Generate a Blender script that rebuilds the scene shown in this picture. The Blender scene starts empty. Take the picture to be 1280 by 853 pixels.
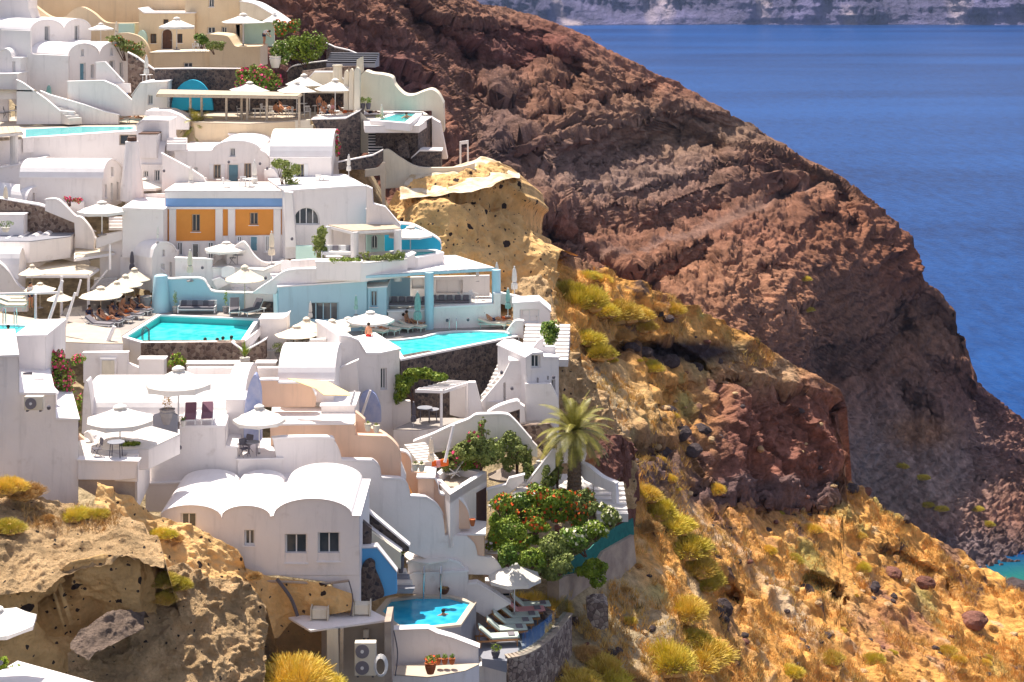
import bpy, bmesh, math, random
import numpy as np
from mathutils import Vector, Matrix
from mathutils.geometry import tessellate_polygon
R = math.radians
F, ZC, HY = 2200.0, 150.0, 52.0

rnd = random.Random(7)
scene = bpy.context.scene
col = scene.collection
# ---------- camera: level body with a shifted lens, as an architecture photographer would
cd = bpy.data.cameras.new('camera'); cam = bpy.data.objects.new('camera', cd); col.objects.link(cam)
cam.location = (0, 0, ZC); cam.rotation_euler = (R(90), 0, 0)
cd.sensor_width = 36; cd.lens = F/1280*36; cd.shift_y = -(426.5+HY)/1280; cd.clip_start = 1; cd.clip_end = 20000
scene.camera = cam
# ---------- light
SUN_TO = Vector((-0.26, 0.38, 1.0)).normalized()
elev = math.asin(SUN_TO.z); az = math.atan2(SUN_TO.x, SUN_TO.y)
w = bpy.data.worlds.new('World'); scene.world = w; w.use_nodes = True
nt = w.node_tree; bg = nt.nodes['Background']; sk = nt.nodes.new('ShaderNodeTexSky')
sk.sky_type = 'NISHITA'; sk.sun_disc = False; sk.sun_elevation = elev; sk.sun_rotation = az
sk.air_density = 1.0; sk.dust_density = 1.2; sk.ozone_density = 1.0
hs = nt.nodes.new('ShaderNodeHueSaturation'); hs.inputs['Saturation'].default_value = .62; nt.links.new(sk.outputs[0], hs.inputs['Color'])
wm_ = nt.nodes.new('ShaderNodeMix'); wm_.data_type = 'RGBA'; wm_.blend_type = 'MULTIPLY'; wm_.inputs[0].default_value = 1; wm_.inputs[7].default_value = (1.0, .93, .95, 1); nt.links.new(hs.outputs[0], wm_.inputs[6]); nt.links.new(wm_.outputs[2], bg.inputs[0]); bg.inputs[1].default_value = 0.12
sd = bpy.data.lights.new('sun', 'SUN'); so = bpy.data.objects.new('sun', sd); col.objects.link(so)
sd.energy = 5; sd.angle = R(0.5); sd.color = (1.0, 0.92, 0.80)
so.rotation_euler = SUN_TO.to_track_quat('Z', 'Y').to_euler()
so.location = (0, 0, 400)
scene.view_settings.view_transform = 'Standard'; scene.view_settings.look = 'None'
scene.view_settings.exposure = 0.63; scene.view_settings.gamma = 1
scene.view_settings.use_curve_mapping = False
scene.cycles.max_bounces = 7; scene.cycles.diffuse_bounces = 4; scene.cycles.transparent_max_bounces = 12
scene.cycles.volume_bounces = 0

# ---------- pixel <-> place helpers (pixels of the 1280x853 photograph)
def P(px, py, Y): return Vector(((px-640)/F*Y, Y, ZC-(py+HY)/F*Y))
def G(px, py, z):
    Y = F*(ZC-z)/(py+HY); return P(px, py, Y)
def zat(py, Y): return ZC-(py+HY)/F*Y
def pix(v): return (640+v[0]/v[1]*F, (ZC-v[2])/v[1]*F-HY)

# ---------- numpy noise
def _hash(i, j, k, s):
    n = (i*374761393 + j*668265263 + k*2147483647 + s*1274126177) & 0xffffffff
    n = ((n ^ (n >> 13)) * 1274126177) & 0xffffffff
    n = ((n ^ (n >> 16)) * 2246822519) & 0xffffffff
    return ((n ^ (n >> 15)) & 0xffffff) / float(0xffffff)
def vnoise(p, s=0):
    f = np.floor(p).astype(np.int64); t = p-f; t = t*t*t*(t*(t*6-15)+10)
    i, j, k = f[..., 0], f[..., 1], f[..., 2]; x, y, z = t[..., 0], t[..., 1], t[..., 2]
    o = 0
    for a in (0, 1):
        for b in (0, 1):
            for c in (0, 1):
                o = o + _hash(i+a, j+b, k+c, s)*(x if a else 1-x)*(y if b else 1-y)*(z if c else 1-z)
    return o*2-1
def fbm(p, scale, octv=4, s=0, gain=.5, ridge=False):
    a, o, q = 1.0, 0, np.asarray(p, float)/scale
    tot = 0
    for k in range(octv):
        n = vnoise(q, s+k*17)
        if ridge: n = 1-2*np.abs(n)
        o = o+a*n; tot += a; a *= gain; q = q*2.03+11.3
    return o/tot

# ---------- objects
def tag(o, label=None, cat=None, group=None, kind=None):
    if label: o['label'] = label
    if cat: o['category'] = cat
    if group: o['group'] = group
    if kind: o['kind'] = kind
    return o
def empty(name, loc=(0, 0, 0), label=None, cat=None, group=None, rz=0):
    o = bpy.data.objects.new(name, None); col.objects.link(o); o.location = loc; o.rotation_euler.z = rz
    o.empty_display_size = .3
    return tag(o, label, cat, group)
def mesh_np(name, V, Fq, mat, parent=None, smooth=False, mats=None, midx=None):
    me = bpy.data.meshes.new(name)
    V = np.asarray(V, np.float32); Fq = np.asarray(Fq, np.int32); n = Fq.shape[1]
    me.vertices.add(len(V)); me.vertices.foreach_set('co', V.ravel())
    me.loops.add(Fq.size); me.loops.foreach_set('vertex_index', Fq.ravel())
    me.polygons.add(len(Fq)); me.polygons.foreach_set('loop_start', np.arange(0, Fq.size, n, dtype=np.int32))
    me.polygons.foreach_set('loop_total', np.full(len(Fq), n, np.int32))
    for m in (mats or [mat]): me.materials.append(m)
    if midx is not None: me.polygons.foreach_set('material_index', np.asarray(midx, np.int32))
    if smooth: me.polygons.foreach_set('use_smooth', np.ones(len(Fq), bool))
    me.update(calc_edges=True); me.validate()
    o = bpy.data.objects.new(name, me); col.objects.link(o); o.parent = parent
    return o
def bm_obj(name, bm, mat, parent=None, smooth=False, recalc=True):
    if recalc: bmesh.ops.recalc_face_normals(bm, faces=bm.faces)
    me = bpy.data.meshes.new(name); bm.to_mesh(me); bm.free()
    me.materials.append(mat)
    if smooth:
        for p in me.polygons: p.use_smooth = True
        try: me.set_sharp_from_angle(angle=R(38))
        except Exception: pass
    o = bpy.data.objects.new(name, me); col.objects.link(o); o.parent = parent
    return o
def kids(o): return [c for c in o.children]
_children = {}
def copy_tree(o, parent=None):
    c = o.copy(); col.objects.link(c)
    if parent is not None: c.parent = parent
    for ch in CH.get(o.name, []): copy_tree(ch, c)
    return c
CH = {}
def reg(root):
    """remember the children of a prototype (obj.children is slow)"""
    ch = list(root.children); CH[root.name] = ch
    for c in ch: reg(c)
    return root
def place(proto, loc, rz=0, sc=1, label=None, group=None, used=set()):
    if proto.name in used: o = copy_tree(proto)
    else: used.add(proto.name); o = proto
    o.location = loc; o.rotation_euler = (0, 0, rz)
    o.scale = (sc, sc, sc) if not isinstance(sc, tuple) else sc
    if label: o['label'] = label
    if group: o['group'] = group
    return o
# bmesh shapes
def b_box(bm, c, s, rz=0, rx=0, ry=0, bev=0):
    m = Matrix.Translation(c) @ Matrix.Rotation(rz, 4, 'Z') @ Matrix.Rotation(ry, 4, 'Y') @ Matrix.Rotation(rx, 4, 'X') @ Matrix.Diagonal((s[0], s[1], s[2], 1))
    r = bmesh.ops.create_cube(bm, size=1, matrix=m)
    if bev:
        es = list({e for v in r['verts'] for e in v.link_edges})
        bmesh.ops.bevel(bm, geom=es, offset=bev, segments=2, affect='EDGES', profile=.5)
def b_tube(bm, a, b, r0, r1=None, n=8, cap=True):
    a, b = Vector(a), Vector(b); r1 = r0 if r1 is None else r1
    d = b-a; q = d.to_track_quat('Z', 'Y')
    m = Matrix.Translation((a+b)/2) @ q.to_matrix().to_4x4()
    bmesh.ops.create_cone(bm, cap_ends=cap, segments=n, radius1=r0, radius2=r1, depth=max(d.length, 1e-4), matrix=m)
def b_path(bm, pts, r, n=6):
    for a, b in zip(pts, pts[1:]): b_tube(bm, a, b, r, n=n)
def b_lathe(bm, prof, n=16, c=(0, 0, 0)):
    rings = []
    for r, z in prof:
        rings.append([bm.verts.new((c[0]+r*math.cos(2*math.pi*k/n), c[1]+r*math.sin(2*math.pi*k/n), c[2]+z)) for k in range(n)])
    for A, B in zip(rings, rings[1:]):
        for k in range(n): bm.faces.new((A[k], A[(k+1) % n], B[(k+1) % n], B[k]))
    if prof[0][0] > 1e-4: bm.faces.new(rings[0][::-1])
    if prof[-1][0] > 1e-4: bm.faces.new(rings[-1])
def b_ball(bm, c, r, sc=(1, 1, 1), sub=2):
    bmesh.ops.create_icosphere(bm, subdivisions=sub, radius=r, matrix=Matrix.Translation(c) @ Matrix.Diagonal((*sc, 1)))
def make(name, mat, parent=None, smooth=False):
    """decorator-free tiny builder: with make(...) as bm"""
    class _C:
        def __enter__(s): s.bm = bmesh.new(); return s.bm
        def __exit__(s, *a): s.o = bm_obj(name, s.bm, mat, parent, smooth)
    return _C()

# ---------- materials
def srgb(r, g, b):
    f = lambda c: (c/255/12.92 if c/255 <= .04045 else ((c/255+.055)/1.055)**2.4)
    return (f(r), f(g), f(b), 1)
def L(*c): return (*c, 1) if len(c) == 3 else c
def mat(name, c, rough=.8, c2=None, nscale=1.0, ndetail=5, lo=.35, hi=.65, bump=0, bscale=None, spec=.3, metal=0, trans=0, coat=0, bdist=.02, c3=None, s3=.2, lo3=.55, hi3=.7, var=0):
    m = bpy.data.materials.new(name); m.use_nodes = True; t = m.node_tree; b = t.nodes['Principled BSDF']
    b.inputs['Roughness'].default_value = rough; b.inputs['Metallic'].default_value = metal
    b.inputs['Specular IOR Level'].default_value = spec
    if trans: b.inputs['Transmission Weight'].default_value = trans
    if coat: b.inputs['Coat Weight'].default_value = coat
    b.inputs['Base Color'].default_value = L(*c)
    tc = t.nodes.new('ShaderNodeNewGeometry') ; out = None
    def noise(sc, d=ndetail, rg=.6):
        n = t.nodes.new('ShaderNodeTexNoise'); n.inputs['Scale'].default_value = sc; n.inputs['Detail'].default_value = d; n.inputs['Roughness'].default_value = rg
        t.links.new(tc.outputs['Position'], n.inputs['Vector']); return n
    def mix(fac, a, bcol):
        x = t.nodes.new('ShaderNodeMix'); x.data_type = 'RGBA'
        t.links.new(fac, x.inputs[0])
        if isinstance(a, tuple): x.inputs[6].default_value = L(*a)
        else: t.links.new(a, x.inputs[6])
        x.inputs[7].default_value = L(*bcol); return x.outputs[2]
    def ramp(sock, lo, hi):
        r = t.nodes.new('ShaderNodeMapRange'); r.inputs[1].default_value = lo; r.inputs[2].default_value = hi; t.links.new(sock, r.inputs[0]); return r.outputs[0]
    cur = tuple(c)
    if c2: cur = mix(ramp(noise(nscale).outputs[0], lo, hi), cur, c2)
    if c3: cur = mix(ramp(noise(s3).outputs[0], lo3, hi3), cur, c3)
    if not isinstance(cur, tuple):
        t.links.new(cur, b.inputs['Base Color'])
    if var:
        oi = t.nodes.new('ShaderNodeObjectInfo'); hs = t.nodes.new('ShaderNodeHueSaturation')
        r = t.nodes.new('ShaderNodeMapRange'); r.inputs[3].default_value = 1-var; r.inputs[4].default_value = 1+var
        t.links.new(oi.outputs['Random'], r.inputs[0]); t.links.new(r.outputs[0], hs.inputs['Value'])
        if isinstance(cur, tuple): hs.inputs['Color'].default_value = L(*cur)
        else: t.links.new(cur, hs.inputs['Color'])
        t.links.new(hs.outputs[0], b.inputs['Base Color'])
    if bump:
        bn = noise(bscale or nscale*3, 6); bp = t.nodes.new('ShaderNodeBump'); bp.inputs['Strength'].default_value = bump; bp.inputs['Distance'].default_value = bdist
        t.links.new(bn.outputs[0], bp.inputs['Height']); t.links.new(bp.outputs[0], b.inputs['Normal'])
    return m
M = {}
M['white'] = mat('white_plaster', (.87, .81, .78), .85, (.82, .76, .73), .5, lo=.42, hi=.72, bump=.35, bscale=2.2, bdist=.06, c3=(.66, .59, .54), s3=1.1, lo3=.62, hi3=.80)
def plaster_detail(m):
    t = m.node_tree; b = t.nodes['Principled BSDF']; g = t.nodes.new('ShaderNodeNewGeometry'); mp = t.nodes.new('ShaderNodeMapping'); mp.inputs['Scale'].default_value = (2.2, 2.2, .22)
    n = t.nodes.new('ShaderNodeTexNoise'); n.inputs['Scale'].default_value = 1; n.inputs['Detail'].default_value = 6; n.inputs['Roughness'].default_value = .7; t.links.new(g.outputs['Position'], mp.inputs[0]); t.links.new(mp.outputs[0], n.inputs['Vector'])
    r = t.nodes.new('ShaderNodeMapRange'); r.inputs[1].default_value = .53; r.inputs[2].default_value = .80; r.inputs[3].default_value = 1; r.inputs[4].default_value = .80; t.links.new(n.outputs[0], r.inputs[0])
    v = t.nodes.new('ShaderNodeVectorMath'); v.operation = 'SCALE'; src = b.inputs['Base Color'].links[0].from_socket; t.links.new(src, v.inputs[0]); t.links.new(r.outputs[0], v.inputs['Scale']); t.links.new(v.outputs[0], b.inputs['Base Color'])
    bv = t.nodes.new('ShaderNodeBevel'); bv.samples = 3; bv.inputs['Radius'].default_value = .07
    for k in t.nodes:
        if k.type == 'BUMP': t.links.new(bv.outputs[0], k.inputs['Normal'])
plaster_detail(M['white'])
M['cap'] = mat('white_trim', (.88, .84, .83), .8, (.83, .78, .77), 1.5)
M['cream'] = mat('cream_plaster', (.78, .62, .42), .85, (.72, .56, .37), .6, bump=.3, bscale=2, bdist=.05)
M['palecream'] = mat('pale_cream_plaster', (.80, .72, .58), .85, (.74, .66, .52), .6, bump=.3, bscale=2, bdist=.05)
M['peach'] = mat('bounce_peach_plaster', (.84, .58, .42), .85, (.78, .54, .39), .5, bump=.3, bscale=2, bdist=.05)  # peach is warm bounced light put into the plaster colour
M['orange'] = mat('orange_plaster', (.78, .32, .07), .85, (.72, .29, .06), .8)
M['blueband'] = mat('pale_blue_paint', (.24, .40, .68), .8, (.21, .36, .62), .8)
M['aqua'] = mat('aqua_plaster', (.46, .68, .76), .85, (.42, .63, .72), .5, bump=.3, bscale=2, bdist=.05)
M['mint'] = mat('mint_plaster', (.55, .76, .68), .85, (.5, .7, .62), .5)
M['turq'] = mat('turquoise_plaster', (.03, .42, .62), .8, (.03, .36, .56), .7)
M['skyblue'] = mat('sky_blue_plaster', (.12, .42, .75), .8, (.12, .38, .70), .7)
M['bluegrey'] = mat('blue_grey_plaster', (.30, .36, .60), .85, (.55, .55, .68), 1.6, lo=.35, hi=.75)
M['glass'] = mat('dark_window_glass', (.05, .065, .08), .08, (.10, .11, .12), .8, spec=.6)
M['dark'] = mat('dark_interior', (.03, .028, .03), .9)
M['bluedoor'] = mat('grey_blue_paint', (.16, .32, .40), .6, (.14, .29, .37), 2)
M['brown'] = mat('brown_wood', (.13, .06, .035), .6, (.09, .045, .03), 5)
M['wood'] = mat('weathered_wood', (.58, .48, .36), .8, (.46, .37, .27), 4)
M['orangewood'] = mat('teak_wood', (.45, .22, .09), .6, (.36, .17, .07), 6)
M['canvas'] = mat('white_canvas', (.80, .76, .70), .85, (.76, .71, .65), 2)
M['creamcanvas'] = mat('cream_canvas', (.80, .70, .56), .85, (.76, .66, .52), 2)
M['greycanvas'] = mat('taupe_canvas', (.36, .29, .24), .85, (.32, .26, .22), 2)
M['darkcanvas'] = mat('dark_grey_canvas', (.12, .11, .13), .85)
M['greencanvas'] = mat('sea_green_canvas', (.20, .42, .38), .85, (.3, .5, .46), 6)
M['purple'] = mat('purple_fabric', (.20, .10, .14), .9)
M['greyfab'] = mat('grey_fabric', (.22, .20, .22), .9)
M['whitefab'] = mat('white_fabric', (.80, .78, .76), .9)
M['palegreen'] = mat('pale_green_fabric', (.55, .62, .55), .9)
M['steel'] = mat('steel', (.6, .62, .64), .25, metal=1)
M['whitemetal'] = mat('white_metal', (.8, .79, .78), .45)
M['terracotta'] = mat('terracotta', (.50, .15, .05), .8, (.42, .12, .045), 5)
M['whitepot'] = mat('glazed_white_pot', (.7, .66, .6), .5)
M['greypot'] = mat('grey_stone_pot', (.36, .33, .32), .85, (.28, .26, .26), 4)
M['red'] = mat('red_cloth', (.65, .03, .02), .8)
M['navy'] = mat('navy_cloth', (.03, .04, .09), .85)
M['yellow'] = mat('yellow_cloth', (.80, .50, .10), .85)
for _k in ('cream','palecream','peach','aqua'): plaster_detail(M[_k])
M['orangecl'] = mat('orange_cloth', (.85, .16, .03), .85)
M['pinkcl'] = mat('pink_cloth', (.75, .35, .35), .85)
M['hair'] = mat('dark_hair', (.03, .018, .012), .7)
M['skin'] = mat('skin', (.52, .24, .13), .6, var=.25)
M['deck'] = mat('deck_stone', (.42, .37, .33), .85, (.34, .30, .28), .9, bump=.2, bscale=5)
M['greydeck'] = mat('grey_blue_deck', (.24, .25, .29), .8, (.30, .29, .32), .8)
M['whitedeck'] = mat('white_deck', (.74, .70, .66), .85, (.66, .61, .57), .9)
M['sand'] = mat('sand_paving', (.58, .49, .39), .9, (.50, .42, .33), 1.0)
M['concrete'] = mat('weathered_concrete', (.50, .40, .31), .9, (.32, .25, .21), .8, bump=.6, bscale=3, bdist=.05)
M['pale_yellow'] = mat('pale_yellow_sail', (.80, .62, .30), .8)
def stone(name, cs, scale, mortar, bump=1.0, mw=.06):
    m = bpy.data.materials.new(name); m.use_nodes = True; t = m.node_tree; b = t.nodes['Principled BSDF']; b.inputs['Roughness'].default_value = .85
    g = t.nodes.new('ShaderNodeNewGeometry'); v = t.nodes.new('ShaderNodeTexVoronoi'); v.feature = 'F1'; v.inputs['Scale'].default_value = scale
    e = t.nodes.new('ShaderNodeTexVoronoi'); e.feature = 'DISTANCE_TO_EDGE'; e.inputs['Scale'].default_value = scale
    for x in (v, e): t.links.new(g.outputs['Position'], x.inputs['Vector'])
    cr = t.nodes.new('ShaderNodeValToRGB'); sp = t.nodes.new('ShaderNodeSeparateColor'); t.links.new(v.outputs['Color'], sp.inputs[0]); t.links.new(sp.outputs[0], cr.inputs[0])
    cr.color_ramp.elements[0].color = L(*cs[0]); cr.color_ramp.elements[-1].color = L(*cs[-1]); 
    for k, c in enumerate(cs[1:-1]): cr.color_ramp.elements.new((k+1)/(len(cs)-1)).color = L(*c)
    mr = t.nodes.new('ShaderNodeMapRange'); mr.inputs[2].default_value = mw; t.links.new(e.outputs[0], mr.inputs[0])
    x = t.nodes.new('ShaderNodeMix'); x.data_type = 'RGBA'; t.links.new(mr.outputs[0], x.inputs[0]); x.inputs[6].default_value = L(*mortar); t.links.new(cr.outputs[0], x.inputs[7]); t.links.new(x.outputs[2], b.inputs['Base Color'])
    bp = t.nodes.new('ShaderNodeBump'); bp.inputs['Strength'].default_value = bump; bp.inputs['Distance'].default_value = .06; t.links.new(e.outputs[0], bp.inputs['Height']); t.links.new(bp.outputs[0], b.inputs['Normal'])
    return m
M['lava'] = stone('lava_stone_wall', [(.035, .03, .035), (.09, .065, .06), (.16, .12, .10)], 5.0, (.20, .17, .15), mw=.035)
M['lavabrown'] = stone('brown_lava_stone_wall', [(.08, .05, .04), (.20, .13, .10), (.34, .26, .20)], 4.0, (.28, .22, .18))
M['drystone'] = stone('dry_stone_wall', [(.12, .08, .07), (.26, .19, .16), (.42, .34, .28)], 3.6, (.04, .03, .03))
def water(name, c, rough=.05, bump=.25, scale=2.0, dist=.04, c2=None, detail=3, stretch=(1, 1, 1)):
    m = mat(name, c, rough, spec=.5); t = m.node_tree; b = t.nodes['Principled BSDF']
    g = t.nodes.new('ShaderNodeNewGeometry'); mp = t.nodes.new('ShaderNodeMapping'); mp.inputs['Scale'].default_value = stretch
    t.links.new(g.outputs['Position'], mp.inputs[0])
    n = t.nodes.new('ShaderNodeTexNoise'); n.inputs['Scale'].default_value = scale; n.inputs['Detail'].default_value = detail; n.inputs['Distortion'].default_value = .6; t.links.new(mp.outputs[0], n.inputs['Vector'])
    bp = t.nodes.new('ShaderNodeBump'); bp.inputs['Strength'].default_value = bump; bp.inputs['Distance'].default_value = dist; t.links.new(n.outputs[0], bp.inputs['Height']); t.links.new(bp.outputs[0], b.inputs['Normal'])
    if c2:
        v = t.nodes.new('ShaderNodeTexVoronoi'); v.feature = 'SMOOTH_F1'; v.inputs['Scale'].default_value = scale*1.3; t.links.new(mp.outputs[0], v.inputs['Vector'])
        mr = t.nodes.new('ShaderNodeMapRange'); mr.inputs[1].default_value = .25; mr.inputs[2].default_value = .8; t.links.new(v.outputs[0], mr.inputs[0])
        x = t.nodes.new('ShaderNodeMix'); x.data_type = 'RGBA'; t.links.new(mr.outputs[0], x.inputs[0]); x.inputs[6].default_value = L(*c); x.inputs[7].default_value = L(*c2); t.links.new(x.outputs[2], b.inputs['Base Color'])
    return m
M['pool'] = water('pool_water', (.02, .50, .52), c2=(.10, .66, .66), scale=1.6)
M['poolblue'] = water('blue_pool_water', (.015, .36, .60), c2=(.06, .52, .72), scale=1.6)
M['pooltile'] = mat('pool_tiles', (.10, .58, .55), .5)
# clear fence glass
m = bpy.data.materials.new('clear_glass'); m.use_nodes = True; t = m.node_tree
for n in list(t.nodes): t.nodes.remove(n)
o_ = t.nodes.new('ShaderNodeOutputMaterial'); mx = t.nodes.new('ShaderNodeMixShader'); tr = t.nodes.new('ShaderNodeBsdfTransparent'); gl = t.nodes.new('ShaderNodeBsdfGlossy')
tr.inputs[0].default_value = (.88, .95, .96, 1); gl.inputs['Roughness'].default_value = .05; mx.inputs[0].default_value = .16
t.links.new(tr.outputs[0], mx.inputs[1]); t.links.new(gl.outputs[0], mx.inputs[2]); t.links.new(mx.outputs[0], o_.inputs[0]); M['clear'] = m
M['greenmesh'] = mat('green_mesh_net', (.01, .13, .11), .7, (.02, .19, .16), 3)
M['whitewash'] = mat('whitewashed_rock', (.70, .60, .46), .9, (.52, .38, .22), 1.1, lo=.45, hi=.6, bump=.8, bscale=2, bdist=.1)
# ================= terrain =================
def rbf(pts, val):
    p = np.array(pts, float)/300; v = np.log(np.array(val, float)); n = len(p)
    d = np.linalg.norm(p[:, None]-p[None], axis=2); K = np.where(d > 0, d*d*np.log(d+1e-9), 0)+np.eye(n)*.004
    A = np.zeros((n+3, n+3)); A[:n, :n] = K; A[:n, n] = 1; A[:n, n+1:] = p; A[n, :n] = 1; A[n+1:, :n] = p.T
    s = np.linalg.solve(A, np.concatenate([v, [0, 0, 0]]))
    def f(X, Y):
        q = np.stack([X, Y], -1)/300; o = s[n]+q[..., 0]*s[n+1]+q[..., 1]*s[n+2]
        for i in range(n):
            r = np.sqrt(((q-p[i])**2).sum(-1)); o = o+s[i]*r*r*np.log(r+1e-9)
        return np.exp(o)
    return f
def lin(tab, x):
    t = np.array(tab, float); return np.interp(x, t[:, 0], t[:, 1])
def pts3(PX, PY, Y): return np.stack([(PX-640)/F*Y, Y, ZC-(PY+HY)/F*Y], -1)
def cliff(PX, PY, line, h, k, rel=30, fade=18, brow=0, wob=4):
    """a step in the rock: below the line the face stays steep for h pixels, then eases back out"""
    t = np.array(line, float); yl = np.interp(PX, t[:, 0], t[:, 1])
    q = np.stack([PX, PY*0, PX*0], -1)
    yl = yl+wob*fbm(q, 22, 3, s=int(t[0, 0]))*1.6
    e = np.clip((PX-t[0, 0])/fade, 0, 1)*np.clip((t[-1, 0]-PX)/fade, 0, 1)
    d = PY-yl
    o = np.where(d < 0, 0, np.where(d < h, brow+k*d, (brow+k*h)*np.exp(-(d-h)/rel)))
    return o*e
SURF = {}
def surface(name, PX, PY, Y, disp, mat, skirt=None, kind='structure', colfn=None):
    V = pts3(PX, PY, Y)
    du = np.gradient(V, axis=1); dv = np.gradient(V, axis=0); N = np.cross(du, dv); N /= np.linalg.norm(N, axis=-1, keepdims=True)+1e-9
    N *= -np.sign(N[..., 1:2]+1e-9)          # towards the viewer's side
    V = V+N*disp(V, PX, PY)[..., None]
    if skirt: V = np.concatenate([V[:1]+np.array(s, float) for s in skirt[::-1]]+[V], 0)
    SURF[name] = V.copy(), PX, PY, (0 if not skirt else len(skirt))
    h, w_ = V.shape[:2]; idx = np.arange(h*w_).reshape(h, w_)
    Fq = np.stack([idx[:-1, :-1], idx[1:, :-1], idx[1:, 1:], idx[:-1, 1:]], -1).reshape(-1, 4)
    o = mesh_np(name, V.reshape(-1, 3), Fq, mat, smooth=False)
    if colfn is not None:
        C = colfn(V, PX, PY, h-PX.shape[0])
        at = o.data.color_attributes.new('tint', 'FLOAT_COLOR', 'POINT')
        at.data.foreach_set('color', np.concatenate([C.reshape(-1, 3), np.ones((h*w_, 1))], 1).astype(np.float32).ravel())
    o['kind'] = kind
    return o
def rock_mat(name, rough=.95, nsc=.6, amt=.45, bumps=((1.2, .5), (5, .15)), base=None, spots=None):
    m = bpy.data.materials.new(name); m.use_nodes = True; t = m.node_tree; b = t.nodes['Principled BSDF']; b.inputs['Roughness'].default_value = rough; b.inputs['Specular IOR Level'].default_value = .15
    g = t.nodes.new('ShaderNodeNewGeometry')
    if base: src = t.nodes.new('ShaderNodeRGB'); src.outputs[0].default_value = L(*base); src = src.outputs[0]
    else: a = t.nodes.new('ShaderNodeVertexColor'); a.layer_name = 'tint'; src = a.outputs[0]
    def noise(sc, d=8, r=.65):
        n = t.nodes.new('ShaderNodeTexNoise'); n.inputs['Scale'].default_value = sc; n.inputs['Detail'].default_value = d; n.inputs['Roughness'].default_value = r; t.links.new(g.outputs['Position'], n.inputs['Vector']); return n.outputs[0]
    mr = t.nodes.new('ShaderNodeMapRange'); mr.inputs[1].default_value = .3; mr.inputs[2].default_value = .7; mr.inputs[3].default_value = 1-amt; mr.inputs[4].default_value = 1+amt; t.links.new(noise(nsc), mr.inputs[0])
    mu = t.nodes.new('ShaderNodeVectorMath'); mu.operation = 'SCALE'; t.links.new(src, mu.inputs[0]); t.links.new(mr.outputs[0], mu.inputs['Scale']); cur = mu.outputs[0]
    for (sc, thr, c) in (spots or []):  # dark spots paint the shade inside holes of the rock
        v = t.nodes.new('ShaderNodeTexVoronoi'); v.inputs['Scale'].default_value = sc; 
        nn = t.nodes.new('ShaderNodeTexNoise'); nn.inputs['Scale'].default_value = sc*1.5; t.links.new(g.outputs['Position'], nn.inputs['Vector'])
        ad = t.nodes.new('ShaderNodeVectorMath'); ad.operation = 'MULTIPLY_ADD'; t.links.new(nn.outputs[1], ad.inputs[0]); ad.inputs[1].default_value = (.6/sc,)*3; t.links.new(g.outputs['Position'], ad.inputs[2])
        t.links.new(ad.outputs[0], v.inputs['Vector'])
        sp = t.nodes.new('ShaderNodeSeparateColor'); t.links.new(v.outputs['Color'], sp.inputs[0])
        lm = t.nodes.new('ShaderNodeMath'); lm.operation = 'MULTIPLY'; t.links.new(sp.outputs[0], lm.inputs[0]); lm.inputs[1].default_value = thr
        r2 = t.nodes.new('ShaderNodeMath'); r2.operation = 'LESS_THAN'; t.links.new(v.outputs['Distance'], r2.inputs[0]); t.links.new(lm.outputs[0], r2.inputs[1])
        x = t.nodes.new('ShaderNodeMix'); x.data_type = 'RGBA'; t.links.new(r2.outputs[0], x.inputs[0]); t.links.new(cur, x.inputs[6]); x.inputs[7].default_value = L(*c); cur = x.outputs[2]
    t.links.new(cur, b.inputs['Base Color'])
    prev = None
    for sc, dist in bumps:
        bp = t.nodes.new('ShaderNodeBump'); bp.inputs['Strength'].default_value = 1; bp.inputs['Distance'].default_value = dist; t.links.new(noise(sc), bp.inputs['Height'])
        if prev: t.links.new(prev, bp.inputs['Normal'])
        prev = bp.outputs[0]
    if prev: t.links.new(prev, b.inputs['Normal'])
    return m
M['headland'] = rock_mat('volcanic_rock', nsc=.5, amt=.35, bumps=((.8, 1.0), (2.2, .5), (6, .2)))
M['hillside'] = rock_mat('dry_hillside', nsc=1.6, amt=.45, bumps=((2, .3), (6, .15)))
M['tuff'] = rock_mat('tan_tuff_rock', base=(.70, .44, .19), nsc=.7, amt=.3, bumps=((1.6, .22), (7, .05)), spots=[(.8, .26, (.05, .035, .03)), (2.6, .26, (.07, .05, .04))])
M['tufftop'] = rock_mat('pale_tuff_rock', base=(.80, .54, .29), nsc=.7, amt=.4, bumps=((1.5, .4), (6, .12)), spots=[(2.2, .2, (.08, .06, .05))])
M['darkrock'] = rock_mat('dark_lava_rock', base=(.10, .075, .075), nsc=.9, amt=.5, bumps=((1.5, .3), (6, .1)))
M['redrock'] = rock_mat('red_brown_rock', base=(.22, .10, .075), nsc=.6, amt=.45, bumps=((1.2, .4), (5, .12)))
M['farrock'] = rock_mat('far_cliff_rock', nsc=.02, amt=.4, bumps=((.02, 14), (.08, 3)))

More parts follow.
